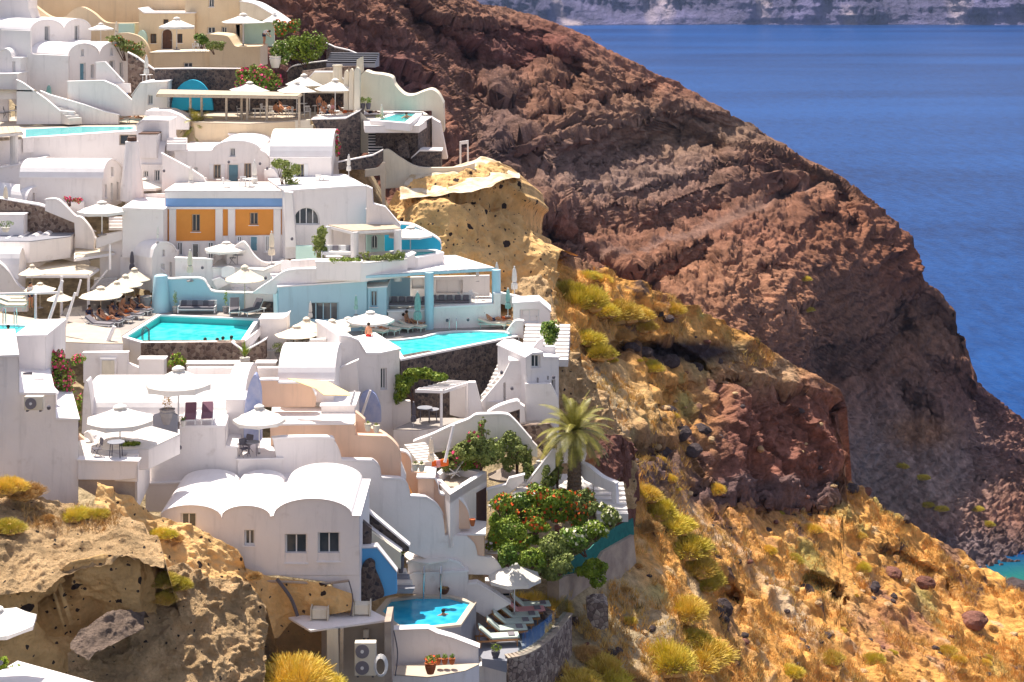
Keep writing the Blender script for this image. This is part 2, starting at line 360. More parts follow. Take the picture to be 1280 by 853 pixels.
# ---- headland across the bay
HR = [(250, -60), (420, -42), (540, -22), (600, 4), (650, 14), (690, 32), (740, 52), (800, 84), (850, 106), (900, 136), (950, 166), (1000, 200), (1040, 222), (1085, 254), (1115, 278), (1140, 302), (1147, 330), (1152, 352), (1168, 362), (1188, 384), (1205, 430), (1220, 478), (1245, 498), (1280, 526), (1340, 560), (1420, 620)]
HB = [(250, 330), (560, 360), (700, 410), (860, 450), (1000, 560), (1060, 690), (1140, 730), (1200, 745), (1290, 705), (1420, 690)]
hc = [((300, 0), 300), ((300, 300), 235), ((480, 0), 350), ((480, 180), 300), ((600, 5), 450), ((620, 120), 390), ((640, 250), 330), ((620, 330), 280),
      ((740, 52), 475), ((750, 200), 420), ((740, 320), 350), ((740, 420), 300), ((900, 136), 490), ((900, 260), 430), ((860, 340), 375), ((860, 450), 330), ((1000, 200), 500), ((1030, 300), 452),
      ((1000, 400), 412), ((1000, 520), 395), ((1140, 302), 512), ((1110, 400), 482), ((1090, 500), 466), ((1080, 600), 440), ((1060, 690), 428),
      ((1205, 430), 508), ((1190, 520), 480), ((1180, 600), 457), ((1140, 700), 434), ((1280, 530), 524), ((1260, 610), 478), ((1240, 700), 438), ((1290, 690), 446), ((1420, 640), 520)]
hf = rbf([c[0] for c in hc], [c[1] for c in hc])
nx, ny = 880, 560
u = np.linspace(250, 1420, nx); v = np.linspace(0, 1, ny)
PX = np.broadcast_to(u, (ny, nx)).copy(); top = lin(HR, u); bot = lin(HB, u)
PY = top[None]+(bot-top)[None]*v[:, None]
Y = hf(PX, PY)
CL = [([(330, 55), (430, 62), (500, 90), (548, 120)], 26, .9, 16, 2), ([(400, 10), (450, 30), (520, 60)], 14, .8, 12, 1), ([(340, 105), (430, 140), (500, 190)], 20, .8, 14, 2),
      ([(500, -10), (540, 22), (580, 34), (640, 30), (695, 46)], 24, .8, 16, 2), ([(560, 40), (600, 60), (660, 64), (690, 60), (735, 74)], 26, 1.3, 22, 3), ([(560, 110), (610, 130), (680, 104), (720, 100)], 16, 1.2, 20, 3),
      ([(575, 140), (640, 150), (700, 136), (770, 112), (830, 98)], 9, 1.2, 10, 2), ([(600, 190), (632, 176), (690, 176), (740, 168), (800, 150), (830, 140), (870, 150), (910, 160)], 34, .85, 30, 1),
      ([(830, 150), (870, 136), (930, 146), (985, 172), (1000, 190)], 14, 1.0, 20, 2), ([(640, 215), (720, 210), (790, 205), (850, 190)], 10, .6, 14, 1), ([(700, 232), (780, 240), (870, 214), (950, 200)], 12, .8, 18, 2),
      ([(640, 265), (740, 262), (820, 256), (900, 232), (960, 214), (1000, 222)], 30, .9, 30, 2), ([(940, 200), (1000, 205), (1040, 226), (1080, 262)], 22, .9, 24, 2), ([(660, 300), (720, 318), (790, 340), (850, 316), (900, 296)], 22, 1.1, 24, 2),
      ([(1000, 262), (1050, 262), (1090, 292), (1110, 330)], 14, .8, 20, 1), ([(1060, 330), (1095, 350), (1120, 372)], 10, .8, 16, 1), ([(920, 340), (960, 328), (1010, 334)], 8, .7, 12, 1), ([(930, 400), (980, 385), (1040, 372)], 8, .8, 12, 1),
      ([(1000, 440), (1040, 428), (1080, 418), (1110, 384), (1148, 352)], 44, .5, 20, 3), ([(1140, 360), (1170, 372), (1200, 400), (1215, 450)], 30, .8, 20, 1), ([(1150, 440), (1190, 450), (1220, 488), (1260, 512)], 22, .7, 20, 1),
      ([(1195, 560), (1230, 556), (1270, 572), (1330, 600)], 40, .5, 20, 3), ([(1110, 470), (1150, 480), (1180, 500)], 26, .7, 20, 1), ([(560, 250), (600, 285), (650, 300)], 14, .8, 16, 1)]
for line, h, k, rel, brow in CL: Y = Y+cliff(PX, PY, line, h, k*.55, rel, brow=brow*.8)
# the bench of the old track
tl = lin([(706, 306), (750, 318), (790, 322), (839, 300), (919, 272), (980, 250), (1030, 232)], PX)
onr = (PX > 706)*(PX < 1030)*np.exp(-((PY-tl)/5)**2)
# gully between the two spurs
gx = lin([(0, 470), (60, 548), (120, 575), (200, 612), (270, 650), (340, 760), (400, 860)], PY)
Y = Y+16*np.exp(-((PX-gx)/22)**2)*np.clip((430-PY)/60, 0, 1)+9*np.exp(-((PX-gx-26)/14)**2)*np.clip((260-PY)/60, 0, 1)
def hdisp(V, PX, PY):
    scree = np.clip((PX-1050)/60, 0, 1)*np.clip((PY-480-(1180-PX)*.3)/40, 0, 1)
    q = V.copy(); q[..., 2] *= 1.6
    up_ = np.clip((lin([(500, 120), (640, 170), (800, 150), (910, 185), (1000, 215), (1100, 260)], PX)-PY)/14+.5, 0, 1)
    tilt = V[..., 2]+V[..., 0]*(-.22+.62*up_)+V[..., 1]*.02+3.0*fbm(V, 34, 3, s=5)
    st = (tilt/6.5) % 1; strata = np.where(st < .22, st/.22, (1-(st-.22)/.78))**1.0
    st2 = (tilt/2.3+fbm(V, 9, 2, s=15)) % 1; strata2 = np.where(st2 < .25, st2/.25, (1-(st2-.25)/.75))
    mk = np.clip(.55+1.4*fbm(V, 50, 3, s=9), .15, 1)*np.clip((480-PY)/120, .12, 1)
    d = 4.0*fbm(q, 34, 4, s=1, gain=.5)+1.1*fbm(q, 9, 4, s=2, ridge=True, gain=.5)+(3.4*strata+1.3*strata2)*mk
    d = d*(1-.7*scree)*(1-.75*onr)+.55*fbm(V, 2.2, 3, s=3, gain=.7)*(1-.4*onr)
    d += np.maximum(fbm(V, 1.3, 2, s=31)-.05, 0)*1.7*(.7+.9*scree)*(1-.8*onr)
    g_ = np.floor(V/np.array([4.5, 4.5, 3.0])+.5*fbm(V, 8, 2, s=35)[..., None]).astype(np.int64)      # blocky fractured faces
    d += (_hash(g_[..., 0], g_[..., 1], g_[..., 2], 9)-.5)*1.5*(1-.8*onr)*(1-.7*scree)
    g_ = np.floor(V/1.4+.4*fbm(V, 3, 2, s=36)[..., None]).astype(np.int64); d += (_hash(g_[..., 0], g_[..., 1], g_[..., 2], 10)-.5)*.55*(1-.8*onr)*(1+.8*scree)
    return d*np.clip(.35+PY*0+(v[:, None]*6), 0, 1)
def hcol(V, PX, PY, k):
    A = lambda *c: np.array(c, float)
    PX = np.concatenate([PX[:1]]*k+[PX]); PY = np.concatenate([PY[:1]]*k+[PY])
    n1 = fbm(V, 60, 4, s=21)[..., None]; n2 = fbm(V, 14, 4, s=22)[..., None]
    C = A(.26, .125, .082)*(1+.4*n2)*(1+.5*fbm(V, 4, 3, s=23)[..., None])
    def put(C, m, c): m = np.clip(m, 0, 1); m = m[..., None] if m.ndim == 2 else m; return C*(1-m)+A(*c)*(1+.3*n2)*m
    def blob(x, y, rx, ry): return 1.4*np.exp(-((PX-x)/rx)**2-((PY-y)/ry)**2)
    C = put(C, (n1[..., 0]*1.4+.1), (.27, .155, .10))
    C = put(C, blob(770, 215, 130, 42), (.28, .19, .155)); C = put(C, blob(860, 165, 110, 30), (.30, .20, .14))
    C = put(C, blob(640, 60, 90, 28), (.22, .09, .07)); C = put(C, blob(430, 110, 90, 60), (.20, .095, .085))
    C = put(C, blob(1120, 330, 60, 50), (.24, .10, .06)); C = put(C, blob(1230, 520, 60, 60), (.20, .09, .07))
    C = put(C, blob(900, 380, 150, 60), (.36, .185, .11)); C = put(C, blob(1060, 290, 60, 40), (.26, .12, .07))
    C = put(C, blob(1130, 590, 110, 80), (.34, .25, .22)); C = put(C, blob(1150, 540, 40, 20), (.36, .21, .13))
    C = put(C, blob(1190, 690, 110, 26), (.20, .15, .15))
    C = put(C, blob(620, 200, 30, 110), (.19, .12, .10))
    tl2 = lin([(706, 306), (750, 318), (790, 322), (839, 300), (919, 272), (980, 250), (1030, 232)], PX)
    C = put(C, (PX > 706)*(PX < 1030)*1.2*np.exp(-((PY-tl2)/6)**4), (.27, .16, .12))
    str_ = np.sin((V[..., 2]-V[..., 0]*.22+2.5*fbm(V, 30, 3, s=6))*2.1)
    C = C*(1+.13*str_)[..., None]
    return np.clip(C*np.array([1.12, 1.06, 1.05]), .02, 1)
surface('headland', PX, PY, Y, hdisp, M['headland'], skirt=[(3, 12, -6), (14, 60, -60), (20, 90, -170)], colfn=hcol)

# ---- near hillside
NR = [(-120, -70), (60, -50), (200, -30), (330, -2), (420, 50), (470, 130), (520, 215), (600, 300), (660, 322), (700, 318), (745, 334), (800, 356), (850, 376), (900, 400), (960, 436), (1010, 470), (1036, 492), (1046, 540), (1050, 600), (1064, 606), (1100, 632), (1150, 664), (1200, 694), (1235, 712), (1262, 735), (1290, 742), (1420, 800)]
nc = [((-100, 0), 158), ((-100, 300), 124), ((-100, 600), 92), ((-100, 860), 80), ((100, 0), 158), ((100, 300), 127), ((150, 480), 106), ((150, 620), 96), ((120, 860), 88),
      ((320, 0), 155), ((320, 230), 136), ((320, 400), 120), ((320, 560), 106), ((320, 700), 97), ((320, 860), 93), ((480, 150), 148), ((480, 330), 128), ((500, 450), 119), ((500, 600), 108), ((480, 760), 101), ((450, 860), 96),
      ((600, 320), 138), ((640, 420), 123), ((640, 520), 115), ((650, 620), 109), ((640, 740), 103), ((650, 860), 95),
      ((700, 330), 142), ((760, 420), 138), ((720, 500), 124), ((760, 560), 120), ((760, 680), 110), ((760, 860), 97), ((850, 376), 152), ((850, 480), 146), ((850, 600), 132), ((860, 720), 119), ((880, 860), 108),
      ((960, 436), 160), ((960, 520), 157), ((950, 630), 146), ((980, 740), 136), ((1000, 860), 122), ((1036, 492), 163), ((1050, 600), 159), ((1100, 632), 160), ((1120, 760), 146), ((1140, 860), 134),
      ((1235, 712), 166), ((1290, 745), 164), ((1290, 860), 145), ((1420, 800), 166)]
nf = rbf([c[0] for c in nc], [c[1] for c in nc])
def ground_Y(px, py): return float(nf(np.array([[float(px)]]), np.array([[float(py)]]))[0, 0])
nx, ny = 1000, 640
u = np.linspace(-120, 1420, nx); v = np.linspace(0, 1, ny)**1.0
PX = np.broadcast_to(u, (ny, nx)).copy(); top = lin(NR, u)
PY = top[None]+(930-top)[None]*v[:, None]
Y = nf(PX, PY)
NCL = [([(745, 430), (790, 418), (840, 428), (880, 452), (900, 480)], 14, .25, 10, .5), ([(800, 500), (850, 480), (900, 470), (960, 480), (1045, 500)], 10, .2, 12, .3),
       ([(850, 600), (880, 612), (930, 622), (985, 632), (1050, 626)], 14, .12, 14, .6), ([(740, 560), (790, 545), (840, 560)], 16, .25, 10, .8), ([(1065, 590), (1085, 605), (1115, 640)], 12, .2, 8, .5),
       ([(1080, 680), (1130, 690), (1180, 720), (1200, 740)], 12, .2, 10, .5), ([(990, 715), (1030, 720), (1060, 740)], 14, .25, 10, .5), ([(880, 730), (905, 715), (935, 750)], 20, .2, 10, .6)]
for line, h, k, rel, brow in NCL: Y = Y+cliff(PX, PY, line, h, k, rel, brow=brow, fade=14)
def land(PX, PY):   # 1 outside the built-up area
    e = lin([(0, 330), (80, 480), (200, 520), (330, 600), (480, 690), (560, 700), (640, 770), (720, 790), (860, 800), (930, 800)], PY)
    return np.clip((PX-e)/30, 0, 1)
def ndisp(V, PX, PY):
    l = land(PX, PY); red = np.clip(1.5*np.exp(-((PX-960)/95)**2-((PY-555)/84)**4), 0, 1)
    gm = np.clip(1.5*np.exp(-((PX-950)/120)**4-((PY-622)/34)**4), 0, 1); d = .8*fbm(V, 9, 4, s=41)+.4*fbm(V, 2.2, 4, s=42, ridge=True)*(1-.8*gm)+red*(2.2*fbm(V*np.array([1, 1, .6]), 7, 5, s=43, ridge=True, gain=.6))
    d += np.maximum(fbm(V, 1.6, 2, s=44)-.15, 0)*1.2*(1-red)*(1-gm)
    g_ = np.floor(V/np.array([2.4, 2.4, 3.4])+.5*fbm(V, 4, 3, s=45)[..., None]).astype(np.int64); d += (_hash(g_[..., 0], g_[..., 1], g_[..., 2], 11)-.5)*1.6*red
    g_ = np.floor(V/.8+.5*fbm(V, 2, 2, s=46)[..., None]).astype(np.int64); d += (_hash(g_[..., 0], g_[..., 1], g_[..., 2], 12)-.5)*(.10+.35*red+.3*np.clip(fbm(V, 6, 3, s=47)*3-.3, 0, 1))
    return d*(.15+.85*l)-(1-l)*np.clip((640-PX)/80, .2, 1)*(5.0+12.0*np.clip((200-PY)/120, 0, 1)*np.clip((480-PX)/80, 0, 1))
def ncol(V, PX, PY, k):
    A = lambda *c: np.array(c, float)
    PX = np.concatenate([PX[:1]]*k+[PX]); PY = np.concatenate([PY[:1]]*k+[PY])
    n1 = fbm(V, 12, 4, s=51)[..., None]; n2 = fbm(V, 2.5, 4, s=52)[..., None]; n3 = fbm(V, 5, 5, s=53)[..., None]
    C = A(.76, .38, .105)*(1+.4*n2)+np.zeros(V.shape)
    def put(C, m, c): m = np.clip(m, 0, 1); m = m[..., None] if m.ndim == 2 else m; return C*(1-m)+A(*c)*(1+.25*n2)*m
    def blob(x, y, rx, ry, p=2): return 1.4*np.exp(-np.abs((PX-x)/rx)**p-np.abs((PY-y)/ry)**p)
    C = put(C, n1*2.5, (.66, .41, .17)); C = put(C, n3*5-1.2, (.50, .38, .12)); C = put(C, -n3*6-1.8, (.32, .17, .10)); C = put(C, n2*6-2.2, (.62, .42, .22))
    C = put(C, -n2*7-2.3, (.17, .10, .07))
    tl = lin([(480, 690), (560, 780), (640, 860), (720, 950), (850, 1060)], PY)   # pale scree run
    C = put(C, 1.0*np.exp(-((PX-tl)/15)**2)*(PY > 500)*(.6+1.2*n2[..., 0]), (.60, .43, .27))
    C = put(C, blob(965, 552, 92, 92, 4)*(PX > 856), (.29, .125, .09)); C = put(C, blob(930, 470, 80, 28)*(.6+n2[..., 0]), (.45, .28, .16))
    C = put(C, blob(950, 618, 100, 16, 4), (.20, .12, .11)); C = put(C, blob(800, 585, 60, 40), (.16, .10, .09))
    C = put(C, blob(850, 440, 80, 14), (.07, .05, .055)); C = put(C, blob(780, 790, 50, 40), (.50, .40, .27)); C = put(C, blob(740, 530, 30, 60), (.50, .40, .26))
    C = put(C, blob(1120, 780, 60, 50)*(.4+n2[..., 0]), (.32, .14, .09))
    l = land(PX, PY)
    C = put(C, 1-l, (.46, .36, .22))
    return np.clip(C, .02, 1)
surface('hillside', PX, PY, Y, ndisp, M['hillside'], skirt=[(1, 4, -2), (4, 16, -16), (6, 26, -60)], colfn=ncol)

# ---- sea, far cliffs
m = water('sea_water', (.012, .075, .36), .30, .9, .35, .5, detail=6, stretch=(1, .45, 1)); M['sea'] = m
t = m.node_tree; b = t.nodes['Principled BSDF']; b.inputs['Specular IOR Level'].default_value = .015; g = t.nodes.new('ShaderNodeNewGeometry')
n = t.nodes.new('ShaderNodeTexNoise'); n.inputs['Scale'].default_value = 1; n.inputs['Detail'].default_value = 5
mp = t.nodes.new('ShaderNodeMapping'); mp.inputs['Scale'].default_value = (.0012, .0045, 1); t.links.new(g.outputs[0], mp.inputs[0]); t.links.new(mp.outputs[0], n.inputs[0])
n2 = t.nodes.new('ShaderNodeTexNoise'); n2.inputs['Scale'].default_value = 1; n2.inputs['Detail'].default_value = 6; n2.inputs['Roughness'].default_value = .7
mp2 = t.nodes.new('ShaderNodeMapping'); mp2.inputs['Scale'].default_value = (.16, .05, 1); t.links.new(g.outputs[0], mp2.inputs[0]); t.links.new(mp2.outputs[0], n2.inputs[0])
ad = t.nodes.new('ShaderNodeMath'); ad.operation = 'MULTIPLY_ADD'; t.links.new(n2.outputs[0], ad.inputs[0]); ad.inputs[1].default_value = .9; t.links.new(n.outputs[0], ad.inputs[2])
mr = t.nodes.new('ShaderNodeMapRange'); mr.inputs[1].default_value = .75; mr.inputs[2].default_value = 1.15; t.links.new(ad.outputs[0], mr.inputs[0])
x = t.nodes.new('ShaderNodeMix'); x.data_type = 'RGBA'; t.links.new(mr.outputs[0], x.inputs[0]); x.inputs[6].default_value = (.001, .020, .095, 1); x.inputs[7].default_value = (.006, .056, .21, 1)
# shallow green cove by the shore
vm = t.nodes.new('ShaderNodeVectorMath'); vm.operation = 'DISTANCE'; t.links.new(g.outputs[0], vm.inputs[0]); vm.inputs[1].default_value = (126, 418, 0)
m2 = t.nodes.new('ShaderNodeMapRange'); m2.inputs[1].default_value = 10; m2.inputs[2].default_value = 26; m2.inputs[3].default_value = 1; m2.inputs[4].default_value = 0; t.links.new(vm.outputs['Value'], m2.inputs[0])
y = t.nodes.new('ShaderNodeMix'); y.data_type = 'RGBA'; t.links.new(m2.outputs[0], y.inputs[0]); t.links.new(x.outputs[2], y.inputs[6]); y.inputs[7].default_value = (.012, .12, .11, 1)
t.links.new(y.outputs[2], b.inputs['Base Color'])
S = 9000
o = mesh_np('sea', [(-S, 60, 0), (S, 60, 0), (S, 2*S, 0), (-S, 2*S, 0)], [(0, 1, 2, 3)], M['sea']); o['kind'] = 'structure'
# far caldera wall
nx, ny = 1100, 110
X = np.linspace(-900, 2600, nx); vv = np.linspace(0, 1, ny)
XX, VV = np.meshgrid(X, vv)
q = np.stack([XX, XX*0, XX*0], -1)
base = 4020+220*fbm(q, 900, 3, s=61)+ (XX > 900)*0
base = base-np.interp(XX, [-900, 100, 500, 1000, 1600, 2600], [350, 250, 60, 0, -40, 0])
hgt = 260+70*fbm(q, 500, 4, s=62)
ZZ = VV**1.15*hgt
YY = base+VV*330
V = np.stack([XX, YY, ZZ], -1)
gul = fbm(V*np.array([1, .35, .25]), 150, 7, s=63, ridge=True, gain=.6)
V[..., 1] -= gul*95*np.clip(VV*5, 0.12, 1)*(1.1-VV*.5)
V[..., 1] += 26*np.abs(((ZZ/55+.6*fbm(V, 300, 2, s=64)) % 1)-.5)
V[..., 2] = np.where(VV == 0, -8, V[..., 2])
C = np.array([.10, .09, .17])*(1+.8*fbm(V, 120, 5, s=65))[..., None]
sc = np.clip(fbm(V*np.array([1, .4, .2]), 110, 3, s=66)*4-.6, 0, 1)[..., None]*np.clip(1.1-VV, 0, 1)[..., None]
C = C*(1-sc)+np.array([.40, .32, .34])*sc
idx = np.arange(nx*ny).reshape(ny, nx)
o = mesh_np('far_cliffs', V.reshape(-1, 3), np.stack([idx[:-1, :-1], idx[:-1, 1:], idx[1:, 1:], idx[1:, :-1]], -1).reshape(-1, 4), M['farrock']); o['kind'] = 'structure'
at = o.data.color_attributes.new('tint', 'FLOAT_COLOR', 'POINT'); at.data.foreach_set('color', np.concatenate([np.clip(C, .02, 1).reshape(-1, 3), np.ones((nx*ny, 1))], 1).astype(np.float32).ravel())
# ---- air
hz = bpy.data.materials.new('haze_air'); hz.use_nodes = True; t = hz.node_tree
for n in list(t.nodes): t.nodes.remove(n)
oo = t.nodes.new('ShaderNodeOutputMaterial'); pv = t.nodes.new('ShaderNodeVolumePrincipled'); pv.inputs['Color'].default_value = (.45, .62, 1.0, 1); pv.inputs['Density'].default_value = .00003; pv.inputs['Anisotropy'].default_value = .2
t.links.new(pv.outputs[0], oo.inputs['Volume'])
bm = bmesh.new(); b_box(bm, (0, 4000, 249), (19800, 9000, 520)); o = bm_obj('haze', bm, hz); tag(o, kind='stuff')
# ================= building kit =================
def Zc(x0, y0, s=16/3):
    def f(*a):
        if len(a) == 2 and not hasattr(a[0], '__len__'): return (x0+a[0]/s, y0+a[1]/s)
        return [(x0+p[0]/s, y0+p[1]/s) for p in (a[0] if len(a) == 1 and hasattr(a[0][0], '__len__') else a)]
    return f
ZA, ZB, Z3, ZD, ZE, ZF = Zc(0, 0), Zc(220, 0), Zc(400, 60), Zc(0, 140), Zc(180, 150), Zc(380, 200)
ZG, ZH, ZI, ZJ, ZK, ZL = Zc(0, 270), Zc(200, 280), Zc(400, 300, 64/15), Zc(0, 400), Zc(200, 420), Zc(420, 440)
ZM, ZN, ZO, ZQ, ZR, ZS, ZT, ZU = Zc(0, 540, 64/15), Zc(240, 560), Zc(420, 560), Zc(580, 480), Zc(580, 600), Zc(340, 693), Zc(540, 693), Zc(0, 693)
def gy(px, py, off=.8): return ground_Y(px, py)-off
DY = 0
class Plane:
    """an upright plane through the two ground spots seen at columns pa, pb at distances ya, yb"""
    def __init__(s, pa, ya, pb=None, yb=None):
        if pb is None: pb, yb = pa+100, ya
        s.a = Vector(((pa-640)/F*ya, ya, 0)); b = Vector(((pb-640)/F*yb, yb, 0))
        s.u = (b-s.a).normalized(); s.n = Vector((-s.u.y, s.u.x, 0))
        if s.n.dot(s.a) < 0: s.n = -s.n
    def at(s, px, py, off=0):
        r = Vector(((px-640)/F, 1, -(py+HY)/F)); k = s.a.dot(s.n)/r.dot(s.n)
        p = r*k; p.z += ZC
        return p-s.n*off
    def uz(s, px, py): p = s.at(px, py); return ((p-s.a).dot(s.u), p.z)
    def w(s, u, z, off=0): q = s.a+s.u*u-s.n*off; q.z = z; return q
def arc(x0, x1, yb, yt, n=14, full=True, yb2=None):
    yb2 = yb if yb2 is None else yb2
    o = []
    for k in range(n+1):
        t = math.pi*(1-k/n); x = (x0+x1)/2+(x1-x0)/2*math.cos(t); e = yb+(yb2-yb)*k/n
        o.append((x, e-(e-yt)*math.sin(t)))
    return o
def scurve(pts, n=6):
    """smooth a polyline of pixels (Catmull-Rom)"""
    o = []
    p = [pts[0]]+list(pts)+[pts[-1]]
    for i in range(1, len(p)-2):
        for k in range(n):
            t = k/n; a, b, c, d = p[i-1], p[i], p[i+1], p[i+2]
            o.append(tuple(.5*((2*b[j])+(-a[j]+c[j])*t+(2*a[j]-5*b[j]+4*c[j]-d[j])*t*t+(-a[j]+3*b[j]-3*c[j]+d[j])*t**3) for j in (0, 1)))
    return o+[pts[-1]]
def prism(name, P2, pl, d, m, parent=None, holes=(), off=0, dirv=None, bev=0, reveal=.28):
    """upright polygon (u,z) pushed back by d metres; holes are recesses `reveal` deep"""
    bm = bmesh.new(); dv = (dirv or pl.n)*d
    loops = [[Vector((u, z, 0)) for u, z in P2]]+[[Vector((u, z, 0)) for u, z in h] for h in holes]
    flat = [v for l in loops for v in l]
    fv = [bm.verts.new(pl.w(v.x, v.y, off)) for v in flat]
    for t in tessellate_polygon(loops):
        try: bm.faces.new([fv[i] for i in t])
        except ValueError: pass
    n0 = len(P2)
    bv = [bm.verts.new(Vector(v.co)+dv) for v in fv[:n0]]
    for t in tessellate_polygon(loops[:1]):
        try: bm.faces.new([bv[i] for i in t])
        except ValueError: pass
    for i in range(n0): bm.faces.new((fv[i], fv[(i+1) % n0], bv[(i+1) % n0], bv[i]))
    k = n0
    for h in holes:
        f = fv[k:k+len(h)]; r = [bm.verts.new(v.co+pl.n*reveal) for v in f]
        for i in range(len(h)): bm.faces.new((f[i], r[i], r[(i+1) % len(h)], f[(i+1) % len(h)]))
        bm.faces.new(r); k += len(h)
    return bm_obj(name, bm, m, parent)
def roof_shell(name, P2, pl, d, m, parent, th=.13, over=.07, dirv=None):
    """a thin roof skin that follows the profile line P2 (u,z, left to right)"""
    bm = bmesh.new(); dv = (dirv or pl.n)
    top = [(u, z+th) for u, z in P2]; n = len(P2)
    # end caps stick out a little sideways
    top[0] = (P2[0][0]-over, P2[0][1]+th*.6); top[-1] = (P2[-1][0]+over, P2[-1][1]+th*.6)
    bot = [(u, z+.004) for u, z in P2]; bot[0] = (P2[0][0]-over, P2[0][1]); bot[-1] = (P2[-1][0]+over, P2[-1][1])
    def ring(o): return [bm.verts.new(pl.w(u, z)+dv*o) for u, z in top+bot[::-1]]
    a, b = ring(-over), ring(d+over*.5)
    N = 2*n
    for i in range(N): bm.faces.new((a[i], a[(i+1) % N], b[(i+1) % N], b[i]))
    for r in (a, b):
        for i in range(n-1): bm.faces.new((r[i], r[i+1], r[N-2-i], r[N-1-i]))
    return bm_obj(name, bm, m, parent, smooth=False)
def opening_poly(o, pl):
    k, x0, x1, y0, y1 = o[:5]
    if k.startswith('arch'):
        w_ = arc(x0, x1, y0+(x1-x0)*.5 if y1-y0 > (x1-x0)*.6 else y1, y0, 10)
        pts = w_+([(x1, y1), (x0, y1)] if w_[0][1] < y1-.01 else [])
    else: pts = [(x0, y0), (x1, y0), (x1, y1), (x0, y1)]
    return [pl.uz(*p) for p in pts]
def opening_parts(o, pl, root, reveal=.28):
    """frame + pane (window) or frame + leaf (door), set inside the recess"""
    k = o[0]; poly = opening_poly(o, pl); us = [p[0] for p in poly]; zs = [p[1] for p in poly]
    u0, u1, z0, z1 = min(us), max(us), min(zs), max(zs); fw = .07
    col_ = o[5] if len(o) > 5 else None
    c = ((u0+u1)/2, (z0+z1)/2)
    def shrink(p, s): return (c[0]+(p[0]-c[0])*(1-2*s/(u1-u0)), c[1]+(p[1]-c[1])*(1-2*s/(z1-z0)))
    inner = [shrink(p, fw) for p in poly]
    door = 'door' in k
    fr_m = M[col_] if (col_ and not door) else M['whitemetal']
    bm = bmesh.new()
    A = [bm.verts.new(pl.w(*p, -(reveal-.08))) for p in poly]; B = [bm.verts.new(pl.w(*p, -(reveal-.08))) for p in inner]; n = len(poly)
    A2 = [bm.verts.new(pl.w(*p, -(reveal-.02))) for p in poly]; B2 = [bm.verts.new(pl.w(*p, -(reveal-.02))) for p in inner]
    for i in range(n):
        j = (i+1) % n
        bm.faces.new((A[i], A[j], B[j], B[i])); bm.faces.new((B[i], B[j], B2[j], B2[i]))
    if not door or u1-u0 > 1.1:
        nb = 1 if u1-u0 < 1.8 else 3
        for q in range(nb):
            uc = u0+(u1-u0)*(q+1)/(nb+1); a_, b_ = pl.w(uc-.03, z0+.05, -(reveal-.085)), pl.w(uc+.03, (z1-.05) if k != 'arch' else z1-.12, -(reveal-.085))
            v = [pl.w(uc-.035, z0+.05, -(reveal-.085)), pl.w(uc+.035, z0+.05, -(reveal-.085)), pl.w(uc+.035, z1-.08, -(reveal-.085)), pl.w(uc-.035, z1-.08, -(reveal-.085))]
            bm.faces.new([bm.verts.new(x) for x in v])
    if door:
        leaf_m = M[col_] if col_ else M['glass']
        b2 = bmesh.new(); b2.faces.new([b2.verts.new(pl.w(*p, -(reveal-.06))) for p in inner])
        if col_:   # two raised panels
            for za, zb in ((.12, .45), (.53, .9)):
                for ua, ub in ((.14, .46), (.54, .86)):
                    q = [pl.w(u0+(u1-u0)*uu, z0+(z1-z0)*zz, -(reveal-.085)) for uu, zz in ((ua, za), (ub, za), (ub, zb), (ua, zb))]
                    b2.faces.new([b2.verts.new(x) for x in q])
        leaf = bm_obj('door', b2, leaf_m, root); f = bm_obj('frame', bm, M['whitemetal'], leaf)
        with make('handle', M['steel'], leaf) as hb: b_ball(hb, pl.w(u0+(u1-u0)*.85, z0+(z1-z0)*.45, -(reveal-.14)), .05, sub=1)
    else:
        f = bm_obj('window', bm, fr_m, root)
        b2 = bmesh.new(); b2.faces.new([b2.verts.new(pl.w(*p, -(reveal-.03))) for p in inner]); bm_obj('pane', b2, M['glass'], f)
        if k == 'win':
            b3 = bmesh.new(); s_ = pl.w((u0+u1)/2, z0-.03, .03); 
            b_box(b3, s_+pl.n*.12, (u1-u0+.16, .3, .05), rz=math.atan2(pl.u.y, pl.u.x)); bm_obj('sill', b3, M['cap'], f)
            if o[-1] == 'shut':
                for sgn in (-1, 1):
                    b4 = bmesh.new(); cc = pl.w((u0 if sgn < 0 else u1)+sgn*.16, (z0+z1)/2, .035); b_box(b4, cc, (.3, .04, z1-z0), rz=math.atan2(pl.u.y, pl.u.x)); bm_obj('shutter', b4, M['whitemetal'], f)
